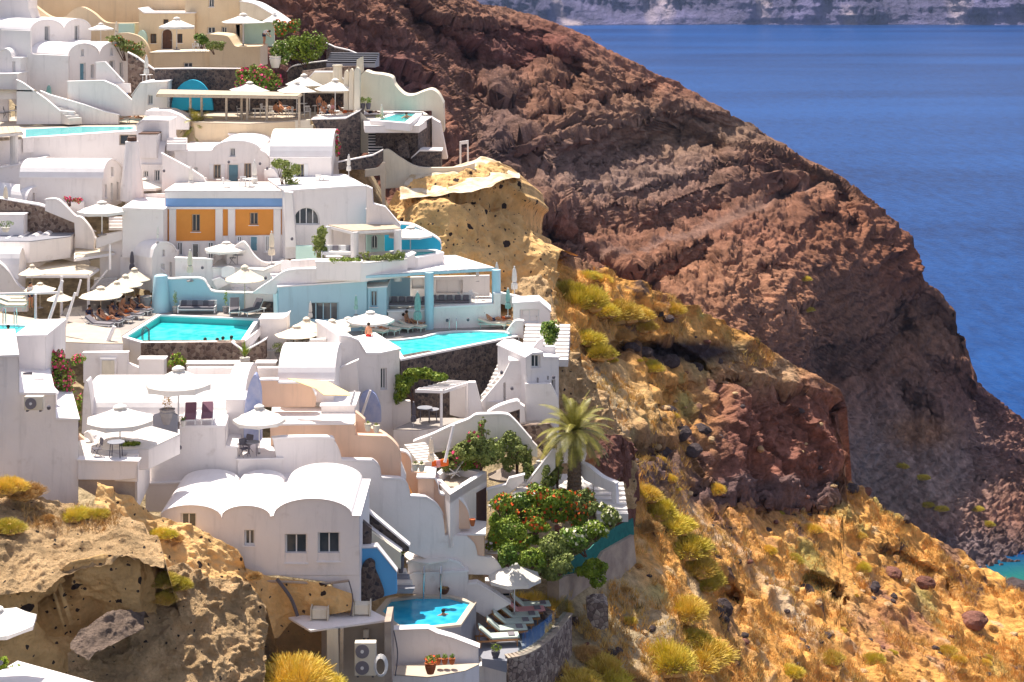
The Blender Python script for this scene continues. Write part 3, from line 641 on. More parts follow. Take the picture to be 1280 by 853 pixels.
def H(label, roof, base, Y=None, d=6, m='white', ops=(), cat='house', name='house', group=None, YB=None, rm='cap', shell=True, dirv=None, foot=.8, pts=None, th=.13, plane=None):
    """a house or block: roof = profile pixels left to right, base = pixel row of its foot"""
    xs = [p[0] for p in roof]
    if Y is None: Y = gy((xs[0]+xs[-1])/2, base)
    else: Y += DY; YB = None if YB is None else YB+DY
    pl = plane or Plane(xs[0], Y, max(xs[-1], xs[0]+1), YB if YB is not None else Y)
    rp = [pl.uz(*p) for p in roof]
    zb = pl.uz(xs[0], base)[1]-(.03 if cat == 'planter' else foot)
    cpt = pl.at((xs[0]+xs[-1])/2, base); root = empty(name, (cpt.x, cpt.y, cpt.z), label, cat, group); root['kind'] = 'thing'
    poly = rp+[(rp[-1][0], zb), (rp[0][0], zb)]
    holes = [opening_poly(o, pl) for o in ops if o[0] != 'flat']
    parts = [prism('wall', poly, pl, d, M[m], None, holes, dirv=dirv)]
    if shell: parts.append(roof_shell('roof', rp, pl, d, M[rm], None, th=th, dirv=dirv))
    pre = set(o.name for o in root.children)
    for p_ in parts: p_.parent = root; p_.matrix_parent_inverse = Matrix.Translation(-root.location)
    for o in ops:
        tmp = empty('tmp'); opening_parts(o, pl, tmp)
        for c in list(tmp.children): c.parent = root; c.matrix_parent_inverse = Matrix.Translation(-root.location)
        bpy.data.objects.remove(tmp)
    root['_pl'] = 0; del root['_pl']
    return root, pl
def W(label, pts, Y=None, d=.35, m='white', cat='wall', name='garden_wall', group=None, YB=None, ref=None, dirv=None, cap=None, holes=(), kind=None, bottom=None, X=None):
    """a free standing wall or slab whose outline is given in pixels; the first run of points left-to-right is its top"""
    xs = [p[0] for p in pts]; ys = [p[1] for p in pts]; a, b = (X or (min(xs), max(xs)))
    if Y is None: Y = gy(*(ref or ((a+b)/2, max(ys))))
    else: Y += DY; YB = None if YB is None else YB+DY
    pl = Plane(a, Y, max(b, a+1), YB if YB is not None else Y)
    o = prism(name, [pl.uz(*p) for p in pts], pl, d, M[m], holes=[[pl.uz(*q) for q in h] for h in holes], dirv=dirv)
    if cap:   # white coping along the first `cap` points
        rp = [pl.uz(*p) for p in pts[:cap]]; c = roof_shell('coping', rp, pl, d, M['cap'], o, th=.10, over=.05, dirv=dirv)
    tag(o, label, cat, group, kind or 'thing')
    return o, pl
def flatpoly(name, pts, m, parent=None, z=None, th=0.12):
    """horizontal slab from world points"""
    bm = bmesh.new(); n = len(pts)
    t = [bm.verts.new(p) for p in pts]; b = [bm.verts.new(Vector(p)-Vector((0, 0, th))) for p in pts]
    for tr in tessellate_polygon([[Vector(p) for p in pts]]):
        bm.faces.new([t[i] for i in tr]); bm.faces.new([b[i] for i in tr][::-1])
    for i in range(n): bm.faces.new((t[i], t[(i+1) % n], b[(i+1) % n], b[i]))
    return bm_obj(name, bm, m, parent)
def TERR(label, pts, z, m='deck', th=3.0, cat='terrace', name='terrace', wall='white', group=None):
    """paved terrace seen at pixels pts on level z, standing on a block"""
    wp = [G(px, py, z) for px, py in pts]
    o = flatpoly(name, [Vector(p)-Vector((0, 0, .05)) for p in wp], M[wall], th=th)
    flatpoly('paving', wp, M[m], o, th=.046)
    return tag(o, label, cat, group, 'thing')
def inset(poly, k):
    """inset a horizontal world polygon by k metres"""
    n = len(poly); A = sum(poly[i].x*poly[(i+1) % n].y-poly[(i+1) % n].x*poly[i].y for i in range(n)); sg = 1 if A > 0 else -1; o = []
    for i in range(n):
        a, b, c = poly[i-1], poly[i], poly[(i+1) % n]
        e1 = (b-a).normalized(); e2 = (c-b).normalized(); n1 = Vector((-e1.y, e1.x, 0))*sg; n2 = Vector((-e2.y, e2.x, 0))*sg
        m_ = (n1+n2); m_ = m_/max(m_.length_squared/2, .25)
        o.append(b+m_*k*1.0)
    return o
def POOL(label, pts, z, wm='pool', rim='cap', rimw=.3, drop=.15, depth=1.3, body='white', th=.9, group=None):
    wp = [G(px, py, z) for px, py in pts]
    for q in wp: q.z = z
    c = sum(wp, Vector())/len(wp); root = empty('swimming_pool', c, label, 'pool', group)
    inn = inset(wp, rimw); n = len(wp); D = lambda v, dz: Vector((v.x, v.y, v.z+dz))
    def add(o): o.parent = root; o.matrix_parent_inverse = Matrix.Translation(-root.location); return o
    bm = bmesh.new(); T = [bm.verts.new(v) for v in wp]; I = [bm.verts.new(v) for v in inn]; T2 = [bm.verts.new(D(v, -.12)) for v in wp]; I2 = [bm.verts.new(D(v, -.12)) for v in inn]
    for i in range(n):
        j = (i+1) % n
        for q in ((T[i], T[j], I[j], I[i]), (T[i], T2[i], T2[j], T[j]), (I[i], I[j], I2[j], I2[i])): bm.faces.new(q)
    add(bm_obj('rim', bm, M[rim]))
    bm = bmesh.new(); I = [bm.verts.new(D(v, -.123)) for v in inn]; I2 = [bm.verts.new(D(v, -depth)) for v in inn]
    for i in range(n): j = (i+1) % n; bm.faces.new((I[i], I[j], I2[j], I2[i]))
    add(bm_obj('basin', bm, M['pooltile']))
    bm = bmesh.new(); vs = [bm.verts.new(D(v, -drop)) for v in inset(wp, rimw-.01)]
    for tr in tessellate_polygon([[v.co.copy() for v in vs]]): bm.faces.new([vs[i] for i in tr])
    o = bm_obj('water', bm, M[wm]); 
    if o.data.polygons and sum(p.normal.z for p in o.data.polygons) < 0: o.data.flip_normals()
    add(o)
    ow = inset(wp, .02); bm = bmesh.new(); I = [bm.verts.new(D(v, -.125)) for v in ow]; I2 = [bm.verts.new(D(v, -depth-th)) for v in ow]
    for i in range(n): j = (i+1) % n; bm.faces.new((I[i], I[j], I2[j], I2[i]))
    add(bm_obj('shell', bm, M[body]))
    return root
def STAIRS(label, a, b, width, n, m='whitedeck', name='staircase', cat='stairs', side=None, group=None, riser=None, drop=.35):
    """solid flight from world point a (foot) to b (top), width to the right of travel"""
    a, b = Vector(a), Vector(b); d = b-a; h = Vector((d.x, d.y, 0)); L_ = h.length; e = h/L_; r = Vector((e.y, -e.x, 0))
    bm = bmesh.new()
    for k in range(n):
        p0 = a+e*(L_*k/n); z1 = a.z+d.z*(k+1)/n
        q = [p0, p0+e*(L_/n+.02), p0+e*(L_/n+.02)+r*width, p0+r*width]
        t = [bm.verts.new((v.x, v.y, z1)) for v in q]; bo = [bm.verts.new((v.x, v.y, a.z-drop)) for v in q]
        bm.faces.new(t)
        for i in range(4): bm.faces.new((t[i], t[(i+1) % 4], bo[(i+1) % 4], bo[i]))
    o = bm_obj(name, bm, M[m]); tag(o, label, cat, group, 'thing')
    if riser:
        bm = bmesh.new()
        for k in range(n):
            p0 = a+e*(L_*k/n)-e*.004; z1 = a.z+d.z*(k+1)/n; z0 = a.z+d.z*k/n
            bm.faces.new([bm.verts.new(v) for v in ((p0.x, p0.y, z0+.01), ((p0+r*width).x, (p0+r*width).y, z0+.01), ((p0+r*width).x, (p0+r*width).y, z1-.04), (p0.x, p0.y, z1-.04))])
        bm_obj('risers', bm, M[riser], o)
    return o
def BARREL(label, x0, x1, eave, base, rise, D, Y=None, m='white', ops=(), YB=None, cat='house', name='vaulted_house', rm='cap', group=None, foot=1, flat=0):
    """vaulted house seen from its long side: front wall from column x0 to x1, vault axis parallel to it"""
    if Y is None: Y = gy((x0+x1)/2, base)
    else: Y += DY; YB = None if YB is None else YB+DY
    front = Plane(x0, Y, x1, YB if YB is not None else Y)
    A, B = front.at(x0, eave), front.at(x1, eave); L_ = (B-A).length*((x1-x0)/(x1-x0)); zb = front.at(x0, base).z-foot
    c = (A+B)/2; root = empty(name, (c.x, c.y, zb+foot), label, cat, group); root['kind'] = 'thing'
    pl = Plane.__new__(Plane); pl.a = Vector((A.x, A.y, 0))+front.n*.3; pl.u = front.n; pl.n = front.u
    prof = [(D/2-D/2*math.cos(math.pi*k/16), A.z+rise*math.sin(math.pi*k/16)) for k in range(17)]
    b = prism('vault', prof+[(D, zb), (0, zb)], pl, L_, M[m]); r = roof_shell('roof', prof, pl, L_, M[rm], None)
    holes = [opening_poly(o, front) for o in ops]
    ua, ub = front.uz(x0, eave)[0], front.uz(x1, eave)[0]
    f = prism('wall', [(ua, A.z), (ub, A.z), (ub, zb), (ua, zb)], front, .297, M[m], None, holes)
    for p_ in (b, r, f): p_.parent = root; p_.matrix_parent_inverse = Matrix.Translation(-root.location)
    for o in ops:
        tmp = empty('tmp'); opening_parts(o, front, tmp)
        for q in list(tmp.children): q.parent = root; q.matrix_parent_inverse = Matrix.Translation(-root.location)
        bpy.data.objects.remove(tmp)
    return root, front
def adopt(root, *obs):
    for o in obs: o.parent = root; o.matrix_parent_inverse = Matrix.Translation(-root.location)
def band(name, root, pl, x0, x1, y0, y1, m, off=.1, d=.12):
    a, b = pl.uz(x0, y0), pl.uz(x1, y1); o = prism(name, [(a[0], a[1]), (b[0], a[1]), (b[0], b[1]), (a[0], b[1])], pl, d, M[m], off=off); adopt(root, o); return o
def PERGOLA(label, corners, z, posts, hpost, slats=10, sm='whitemetal', bm_='whitemetal', th=.1, solid=None, along=True, gap=.5, name='pergola', cat='pergola'):
    """corners: pixels fl, fr, br, bl of the roof on level z; posts: list of pixels (x, y of the top on level z)"""
    fl, fr, br, bl = [G(x, y, z) for x, y in corners]; c = (fl+fr+br+bl)/4
    root = empty(name, (c.x, c.y, z-hpost), label, cat)
    with_ = []
    if solid: with_.append(flatpoly('roof_sheet', [v-Vector((0, 0, .03)) for v in (fl, fr, br, bl)], M[solid], th=.03))
    bm = bmesh.new()
    for a, b in ((fl, fr), (fr, br), (br, bl), (bl, fl)):
        d = b-a; b_box(bm, (a+b)/2-Vector((0, 0, .1)), (d.length+.1, .12, .18), rz=math.atan2(d.y, d.x))
    with_.append(bm_obj('roof_frame', bm, M[bm_]))
    for k in range(slats):
        t0, t1 = (k+.5-gap/2)/slats, (k+.5+gap/2)/slats
        q = (fl.lerp(fr, t0), fl.lerp(fr, t1), bl.lerp(br, t1), bl.lerp(br, t0)) if along else (fl.lerp(bl, t0), fl.lerp(bl, t1), fr.lerp(br, t1), fr.lerp(br, t0))
        with_.append(flatpoly('slat', [v+Vector((0, 0, .055)) for v in q], M[sm], th=.05))
    for x, y in posts:
        p = G(x, y, z); bm = bmesh.new(); b_tube(bm, p-Vector((0, 0, .02)), p-Vector((0, 0, hpost+.6)), th, n=10); with_.append(bm_obj('post', bm, M[bm_]))
    adopt(root, *with_); return root
# ================= upper village =================
wh = 'white'
DY = 8
# cream complex at the top
H('tall cream house wall filling the top left corner of the village', [(30, -18), (100, -22), (180, -22), (244, -16)], 56, 160, 5, 'cream', cat='house')
W('wavy cream garden wall with a small window high above the twin vaults', scurve(ZA((190, 5), (330, 110), (430, 112), (480, 70), (545, 48), (620, 85), (700, 148), (800, 155), (925, 152)))+ZA((925, 290), (190, 290)), 157, 1.0, 'cream', cat='wall')
W('small white block with a ledge at the very top left edge', ZA((-20, -60), (190, -60), (190, 60), (215, 130), (-20, 135)), 153.5, 3, wh, name='house_block', cat='house')
W('cream wall of the sunken courtyard with pale mint gate', ZA((790, 160), (895, 160), (895, 225), (790, 225)), 156, .4, 'mint', cat='wall')
H('cream house with dark framed arched door and small brown windows', ZA((925, 60), (960, 92), (1245, 92), (1300, 90)), 65.6, 154.5, 5, 'cream',
  ops=[('win', *ZA(1002, 226), 0, 0)]*0+[('win', 188, 195.5, 42.5, 54.5, 'brown'), ('archdoor', 201.5, 215.5, 36, 62.5, 'brown'), ('win', 221.5, 228, 42.5, 54, 'brown'), ('win', 204, 210.5, 24.5, 34.5, 'brown')])
W('thick curved cream parapet rising beside the arched door', scurve(ZA((795, 222), (860, 222), (930, 245), (975, 290), (1000, 350)))+ZA((1000, 470), (795, 470)), 152, .6, 'cream')
W('turquoise rounded niche between the cream parapet and the house', arc(171, 183, 50, 38)+[(183, 56), (171, 56)], 153.5, .6, 'mint', name='niche')
H('long cream terrace block under the arched door', ZA((1000, 356), (1280, 352))+ZB((355, 348)), 90, 149.5, 5, 'cream', cat='terrace', name='terrace', rm='palecream', ops=[('win', *[v for v in (229.5, 240.5, 78.5, 84.5)])])
H('tall cream house with three windows under the cliff', ZB((60, -60), (425, -70)), 57, 155, 7, 'cream', ops=[('win', 261, 267.5, -6, 9), ('win', 259.5, 269, 34, 42), ('win', 277, 283.5, 34, 44), ('door', 295, 302.5, 31, 53, 'mint')])
W('cream parapet that swoops down beside round clipped bush', scurve(ZB((222, 228), (330, 238), (360, 262), (390, 305), (420, 312)))+ZB((560, 310), (560, 450), (222, 450)), 149, 5.0, 'cream')
W('arched cream canopy wing with stone steps running down its back', scurve(ZB((425, 12), (520, 32), (600, 75), (660, 112), (740, 168)))+ZB((655, 165), (640, 135), (425, 135)), 153, 5, 'palecream', name='canopy_wing', cat='house', cap=25)
W('pale green wall in the shade under the cream canopy wing', ZB((455, 120), (655, 150), (655, 310), (455, 310)), 155.5, .4, 'mint')
DY = 3.5
# stone retaining walls around the restaurant
W('dark blue grey lava stone wall behind the restaurant pergola', ZA((1030, 462), (1280, 462))+ZB((430, 462), (430, 600), (1115, 560), (1115, 800))+ZA((1030, 800)), 147, .6, 'lava', cap=3)
W('bright turquoise cave vault mouth in the dark stone wall', arc(214, 266, 138, 100, 16), 146, .5, 'turq', name='cave_vault', cat='vault')
DY = 3
W('curved dark stone wall with white coping that holds the stairs', scurve(ZB((742, 480), (770, 450), (850, 432), (1000, 412), (1130, 398), (1205, 362)))+ZB((1205, 440), (1130, 470), (742, 545)), 148.5, .6, 'lava', cap=31)
W('upper run of the stone wall beside the hillside steps', ZB((1005, 290), (1060, 320), (1150, 340), (1205, 362), (1205, 400), (1000, 420)), 151.5, .5, 'lava', cap=4)
STAIRS('dark stone steps between the clipped hedge and the curved wall', G(408, 79, 0+zat(79, 149.6)), G(414, 66, zat(66, 151.5)), 4.2, 5, 'greydeck', riser='dark')
DY = 1.5
W('low brown stone wall under the flat cream roof', ZB((840, 475), (1090, 445), (1250, 440), (1250, 540), (840, 540)), 147.3, .8, 'lavabrown')
H('flat roofed cream store with a squat chimney behind the umbrellas', ZB((880, 535), (920, 487), (1050, 487), (1115, 535)), 105, 146.6, 1.5, 'palecream', cat='store')
DY = 0
with make('chimney', M['palecream'], smooth=False) as b:
    p = P(422, 101, 147.8); b_lathe(b, [(.42, 0), (.36, 1.2), (.44, 1.22), (.44, 1.32), (.1, 1.34)], 10, p)
tag(bpy.data.objects['chimney'], 'squat cream chimney on the flat store roof', 'chimney')
for k, (a, b_) in enumerate([(1118, 1150), (1152, 1185), (1187, 1226)]):
    W(['leftmost tall cream fin with a rounded top beside the umbrellas', 'middle tall cream fin with a rounded top', 'rightmost tall cream fin nearest the white cave wall'][k], arc(ZB(a, 0)[0], ZB(b_, 0)[0], ZB(0, 520-k*12)[1], ZB(0, 470-k*10)[1], 8)+ZB((b_, 735), (a, 735)), 144.2-k*.6, .9, 'palecream', name='wall_fin', cat='wall fin', group='cream fins beside the umbrellas')
W('white angled wall end above the cream fins', ZB((1205, 400), (1245, 378), (1248, 480), (1226, 500), (1200, 470)), 146.0, .6, 'palecream')
# restaurant floor and its walls
zr = zat(ZB(0, 800)[1], 143)
TERR('paved restaurant terrace crowded with diners under white umbrellas', ZA((1040, 775), (1300, 815))+ZB((480, 825), (895, 802), (1000, 800), (1140, 790), (1222, 738), (1100, 690), (400, 690)), zr, 'sand', 2.0, wall='cream')
W('low cream wall in front of the restaurant terrace', ZB((470, 822), (895, 800), (895, 835), (915, 835), (915, 950), (470, 950)), 142, .5, 'palecream', holes=[ZB((730, 905), (770, 905), (770, 930), (730, 930))])
W('dark lava stone bastion below the standing diners', ZB((905, 800), (1130, 795), (1222, 742))+Z3((265, 440), (265, 732), (125, 745), (60, 600), (0, 590)), 141.6, 4, 'lava', cap=3)
W('pale cream end wall beside the narrow stair', Z3((268, 430), (360, 520), (362, 700), (268, 700)), 142.4, .4, 'palecream')
STAIRS('narrow flight of dark treads between stone bastions', G(*Z3(322, 735), zat(Z3(0, 735)[1], 138)), G(*Z3(322, 528), zat(Z3(0, 528)[1], 143.5)), 1.15, 11, 'whitedeck', riser='dark')
# stone pool block
zp = zat(Z3(0, 505)[1], 139.5)
H('dark stone block left of the recess under the small pool', Z3((370, 530), (490, 515)), Z3(0, 700)[1], 140, 4, 'lava', cat='bastion', name='stone_bastion')
H('dark stone wall set back under the small pool', Z3((490, 553), (655, 553)), Z3(0, 720)[1], 142, 2, 'lava', cat='wall', name='stone_wall', shell=False)
H('grey stone block at the right end of the small pool', Z3((655, 515), (745, 462)), Z3(0, 700)[1], 139.6, 3, 'lava', YB=143.4, cat='bastion', name='stone_bastion')
W('white slab edge of the small pool terrace', Z3((488, 512), (660, 516), (656, 556), (490, 553)), 139.3, 3.6, wh, name='slab', cat='slab')
POOL('small pale pool on the stone block with one bather', Z3((330, 482), (602, 504), (690, 430), (500, 426), (430, 452)), zp+.35, rimw=.55, drop=.05, depth=.5, th=.1)
TERR('white terrace around the small upper pool', Z3((300, 520), (490, 520), (660, 520), (748, 462), (690, 425), (500, 415), (270, 420)), zp, 'whitedeck', .5)
# wavy cave wall: a thick sculpted slab
W('smooth wavy pale cave wall sculpted from the cliff behind the small pool', scurve(Z3((262, 190), (300, 158), (350, 172), (420, 180), (480, 200), (500, 250), (560, 310), (620, 318), (690, 292), (745, 280), (790, 310), (824, 372)))+Z3((828, 560), (745, 600), (745, 420), (262, 420)), 145.2, 2.6, 'palecream', name='cave_wall', ref=None)
W('white lower buttress right of the stone pool block', Z3((747, 470), (800, 500), (822, 600), (850, 742), (745, 745)), 143, 1.5, wh, name='buttress', cat='buttress')
W('stone column standing in the recess below the small pool', Z3((522, 630), (550, 615), (578, 630), (600, 735), (520, 735)), 138.6, .8, 'lava', name='stone_column', cat='column')
H('lower dark stone planter ledge below the small pool', Z3((612, 740), (665, 690), (808, 690)), Z3(0, 790)[1], 139, 2, 'lava', cat='ledge', name='stone_ledge')
W('white framed gate standing at the cliff edge', Z3((930, 625), (990, 617), (992, 770), (980, 770), (980, 640), (942, 645), (942, 780), (930, 780)), 141, .15, 'cap', name='cliff_gate', cat='gate')
# lower wavy cream wall and plaster above the tan rock
W('dark stone wall with white coping zigzagging under the narrow stair', Z3((122, 765), (350, 722), (415, 683), (418, 760), (350, 812), (122, 812)), 135.5, .5, 'lava', cap=3)
W('sloping cream wall running out along the top of the tan rock', scurve(Z3((422, 682), (460, 680), (540, 735), (650, 792), (800, 800), (940, 792), (1032, 768)))+Z3((1032, 900), (422, 940)), 137.4, .5, 'palecream')
W('pale cream curved stone post at the foot of the stair', scurve(Z3((300, 812), (380, 800), (415, 765), (432, 765)))+Z3((435, 1050), (415, 1050), (400, 850), (300, 860)), 135, .5, 'sand', name='curved_buttress', cat='buttress')
DY = 8
# ---- twin vault houses, left
H('twin vaulted white house at the top left with two slit windows', arc(*[v for v in (ZA(203, 0)[0], ZA(425, 0)[0], ZA(0, 207)[1], ZA(0, 138)[1])])+arc(ZA(426, 0)[0], ZA(608, 0)[0], ZA(0, 207)[1], ZA(0, 133)[1]), ZA(0, 350)[1], 148, 8, wh, YB=152.4,
  ops=[('win', 56, 62, 32.5, 51.5), ('win', 93.5, 99, 32, 51)])
H('lower twin vaulted white house with doors onto a small terrace', arc(ZA(455, 0)[0], ZA(662, 0)[0], ZA(0, 373)[1], ZA(0, 298)[1])+arc(ZA(663, 0)[0], ZA(855, 0)[0], ZA(0, 368)[1], ZA(0, 290)[1]), ZA(0, 545)[1], 144, 6, wh, YB=148.6,
  ops=[('win', 101.5, 104.8, 62, 70.5), ('win', 138, 141.5, 60.5, 69.5), ('door', 100, 107, 79, 101, 'bluedoor'), ('win', 113.5, 118, 81, 98), ('win', 137, 143.5, 76, 89.5), ('win', 149.5, 154, 78, 97)])
W('tall blank white side wall below the twin vaults', ZA((0, 200), (203, 206), (203, 352), (215, 362), (456, 374), (456, 560), (770, 720), (456, 740), (100, 700), (0, 560)), 143.3, .5, wh)
H('tiny vaulted porch with a slit window at the left edge', ZA((-40, 385))+arc(ZA(-20, 0)[0], ZA(80, 0)[0], ZA(0, 395)[1], ZA(0, 333)[1])+ZA((140, 392)), ZA(0, 540)[1], 141.5, 3, wh, ops=[('win', 15.5, 19, 77, 92)])
W('white terrace wall stepping down with a pale blue end', ZA((450, 547), (690, 545), (775, 582), (860, 660), (990, 770), (450, 790)), 141, .5, wh, cap=5)
H('slanted white parapet shielding the small vault terrace', ZA((640, 420), (700, 418), (820, 552)), ZA(0, 556)[1], 142.2, .4, wh, cat='wall', name='parapet', th=.08)
H('white block with one slit window right of the stepping wall', ZA((880, 642), (935, 562), (1115, 547)), ZA(0, 705)[1], 140.5, 4, wh, ops=[('win', *(185, 191, 119, 131))], rm='cap')
W('brown stone wall beside the twin vault terrace', ZA((852, 352), (900, 380), (1130, 545), (1130, 700), (852, 700)), 144.8, .6, 'lavabrown', cap=3)
W('white garden wall closing the small vault terrace', ZA((640, 558), (865, 558), (870, 620), (640, 620)), 141.9, .3, wh)
# stairs left of the pool
W('upper white sloping stair wall left of the blank house', ZA((110, 535), (150, 560), (300, 665), (400, 748), (490, 750), (490, 830), (110, 830)), 139, .4, wh, cap=5)
W('second white sloping stair wall behind green furled umbrella', ZA((270, 610), (330, 640), (560, 705), (700, 752), (790, 770), (790, 830), (270, 830)), 140, .4, wh, cap=5)
H('white house corner with a dark opening under the rooftop shade', ZA((-40, 500), (115, 497)), ZA(0, 600)[1], 139.6, 3, wh, cat='house')
DY = 4
# upper-left pool terrace (A/D)
zt = zat(ZD(0, 175)[1], 137)
TERR('sun deck paving around the long upper left pool', ZD((-60, 120), (-60, 40), (500, 10), (1200, 10), (1230, 60), (920, 120), (160, 178), (-60, 195)), zt, 'sand', 3.5)
POOL('long narrow turquoise pool on the upper left terrace', ZD((150, 172), (905, 118), (905, 98), (560, 96), (150, 116)), zt+.10, rimw=.22, drop=.03, depth=.9, th=.3)
H('white retaining wall that carries the long upper left pool', ZD((160, 178), (780, 140), (920, 130)), ZD(0, 300)[1], 133, .8, wh, cat='wall', name='retaining_wall', ops=[('win', 149, 172, 168.5, 181.5, 'wood')], th=.08)
H('small white turret house with steps above the orange building', ZD((910, 95), (945, 62), (1125, 62)), ZD(0, 235)[1], 131.5, 3, wh, cat='house', ops=[('door', 197, 202, 167, 184)])
H('white cube with a wooden shed roof right of the long pool wall', ZD((930, 150), (1045, 150)), ZD(0, 240)[1], 130, 2, wh, cat='block', name='white_block', rm='brown')
for k in range(3):
    W('white step of the short flight below the turret house', ZD((1110, 178+k*18), (1240, 178+k*18), (1240, 260), (1110, 260)), 131-k*.5, .6, wh, name='step', cat='step', group='steps below the turret house')
W('white curved roof shoulder at the end of the sun deck', ZD((970, -5), (1120, -5), (1190, 20), (1260, 60), (1260, 120), (1120, 120), (960, 20)), 137, 3, wh, name='roof_block', cat='roof')
W('short cream wall behind the white vault roofs', ZE((440, 30), (560, 15), (560, 60), (720, 25), (1112, 8), (1112, 125), (440, 110)), 139, 3, 'palecream', name='cream_wall')
W('dark stone wall behind the pink bougainvillea', ZE((1112, 0), (1290, 0), (1290, 110), (1112, 110)), 140, 2, 'lava', name='stone_wall')
# ================= middle village =================
X_ = lambda f, x: f(x, 0)[0]
Y_ = lambda f, y: f(0, y)[1]
DY = 3
# D row
H('long white vaulted house whose gable with slit windows faces the cream parasols', arc(X_(ZD, 683), X_(ZD, 812), Y_(ZD, 445), Y_(ZD, 322), yb2=Y_(ZD, 392)), Y_(ZD, 600), 127, 6.2, wh, YB=132.3,
  ops=[('win', 138.5, 142, 209, 220), ('win', 131.2, 133.6, 231, 247), ('door', 138.3, 141, 229, 252, 'bluedoor'), ('win', 145.8, 148.2, 228, 250)])
BARREL('broad white domed roof house behind the tapered chimney', 172, 203, Y_(ZD, 350), Y_(ZD, 540), 1.9, 6.5, 131, ops=[('win', 179.5, 185.5, 214, 222), ('win', 193, 199.5, 213, 227)])
W('round white vault shoulder left of the tapered chimney', arc(X_(ZD, 490), X_(ZD, 800), Y_(ZD, 330), Y_(ZD, 226))+ZD((800, 420), (490, 420)), 134.5, 5.5, wh, name='vault', cat='vault')
with make('tapered_chimney', M['white']) as b:
    p = P(X_(ZD, 880), Y_(ZD, 500), 131.5); b_lathe(b, [(.9, -1), (.85, 0), (.62, 1.9), (.5, 3.3), (.52, 3.32), (.5, 3.4), (.3, 3.42)], 14, p)
tag(bpy.data.objects['tapered_chimney'], 'tapered white chimney tower with a dark pot above big cream parasol', 'chimney')
with make('pot', M['brown'], bpy.data.objects['tapered_chimney']) as b: b_lathe(b, [(.36, 3.42), (.36, 3.7), (.28, 3.75)], 8, p)
W('white wall sloping down right from the domed house to the terrace steps', ZE((118, 225), (300, 328), (392, 388), (440, 480))+ZE((440, 510), (118, 510)), 129.3, .4, wh, cap=4)
# E row
H('white vaulted house with grey blue door on the terrace above the orange building', ZE((205, 217), (455, 213))+arc(X_(ZE, 458), X_(ZE, 776), Y_(ZE, 212), Y_(ZE, 147))[1:]+ZE((815, 230), (835, 258)), Y_(ZE, 480), 131.2, 7, wh,
  ops=[('win', *[287.5, 294, 185.5, 196]), ('win', 267, 276, 206, 224, 'wood', 'shut'), ('door', 284.5, 298, 205.5, 238, 'bluedoor'), ('win', 305.3, 314, 204.5, 226, 'wood', 'shut'), ('win', 243, 247, 209.5, 218)])
BARREL('white barrel vaulted wing with tall shuttered window behind the small tree', X_(ZE, 838), X_(ZE, 1250), Y_(ZE, 252), Y_(ZE, 455), 1.75, 5.5, 130.6, ops=[('win', 371, 380, 205.5, 226, 'wood', 'shut')])
H('low white block behind the roof ridge of the twin houses', ZE((565, 98), (715, 98)), Y_(ZE, 180), 137, 1.5, wh, cat='block', name='roof_block')
W('white swooping parapet beside the small tree on the terrace', scurve(ZE((800, 335), (862, 330), (900, 390), (935, 465)))+ZE((800, 480)), 130.2, .35, wh)
for s_, t_ in (((385, 388), 'left'), ((480, 398), 'right')):
    W('small white sloping stair cheek, the %s one of two beside the grey blue door' % t_, ZE((s_[0], s_[1]), (s_[0]+30, s_[1]), (s_[0]+60, 480), (s_[0], 485)), 129.9, .3, wh, name='stair_cheek', cat='wall')
DY = 0
# orange building
yo = 127.5
r_, pl = H('orange two storey building with white pilasters and a pale blue band', ZE((140, 478), (935, 478)), 325, yo, 5, 'orange', ops=[('win', 239.5, 250, 268, 290, 'wood'), ('win', 312, 322.5, 266, 281.5, 'wood')], rm='whitedeck')
band('parapet', r_, pl, 206.5, 355, 239.7, 247.8, 'white', .14, .3)
band('blue_band', r_, pl, 207, 354, 248, 258.2, 'blueband', .1)
band('cornice', r_, pl, 206, 355.5, 258.4, 261.2, 'cap', .2, .3)
for x0, x1 in ((170, 215), (478, 527), (562, 609), (865, 914)): band('pilaster', r_, pl, X_(ZE, x0), X_(ZE, x1), 261.4, 325, 'white', .16, .2)
g0 = prism('ground_floor', [pl.uz(x, y) for x, y in ((206.6, 301.5), (270, 301), (270, 295), (354.5, 293.5), (354.5, 330), (206.6, 330))], pl, .14, M['white'], holes=[opening_poly(o, pl) for o in ()], off=.13); adopt(r_, g0)
for o in (('win', 221, 228, 303, 320), ('door', 239.5, 248.5, 304.5, 326), ('win', 259.5, 266.5, 303, 324), ('win', 296, 302, 295.5, 303), ('door', 312, 322, 295.5, 315, 'bluedoor'), ('win', 331, 336.5, 295, 315)):
    pl2 = Plane(206, yo-.38, 355, yo-.38)
    tmp = empty('tmp'); opening_parts(o, pl2, tmp, reveal=.2)
    for q in list(tmp.children): adopt(r_, q)
    bpy.data.objects.remove(tmp)
H('white block with balcony and bluish side wall left of the orange building', ZD((815, 645), (1090, 655)), Y_(ZD, 900), yo-1.5, 6, wh, cat='block', name='white_block')
W('white parapet of the cream parasol terrace above the block', ZD((835, 545), (1120, 548), (1120, 600), (1100, 640), (835, 640)), yo+4, .3, wh)
r_, pl = H('lavender shaded white building with a large arched window', ZE((940, 476), (1100, 470))+ZF((388, 180), (415, 182)), 310, yo-1.2, 7, wh, ops=[('arch', 367.5, 399.5, 259.5, 281)], YB=yo+.6)
W('leaning white buttress right of the orange building', ZE((938, 485), (988, 490), (1016, 850), (942, 850)), yo-1.6, .8, wh, name='buttress', cat='buttress', cap=2)
W('pale mint low wall under the arched window', ZH((905, 148), (1010, 148), (1050, 235), (905, 240)), yo-2.6, .4, 'mint')
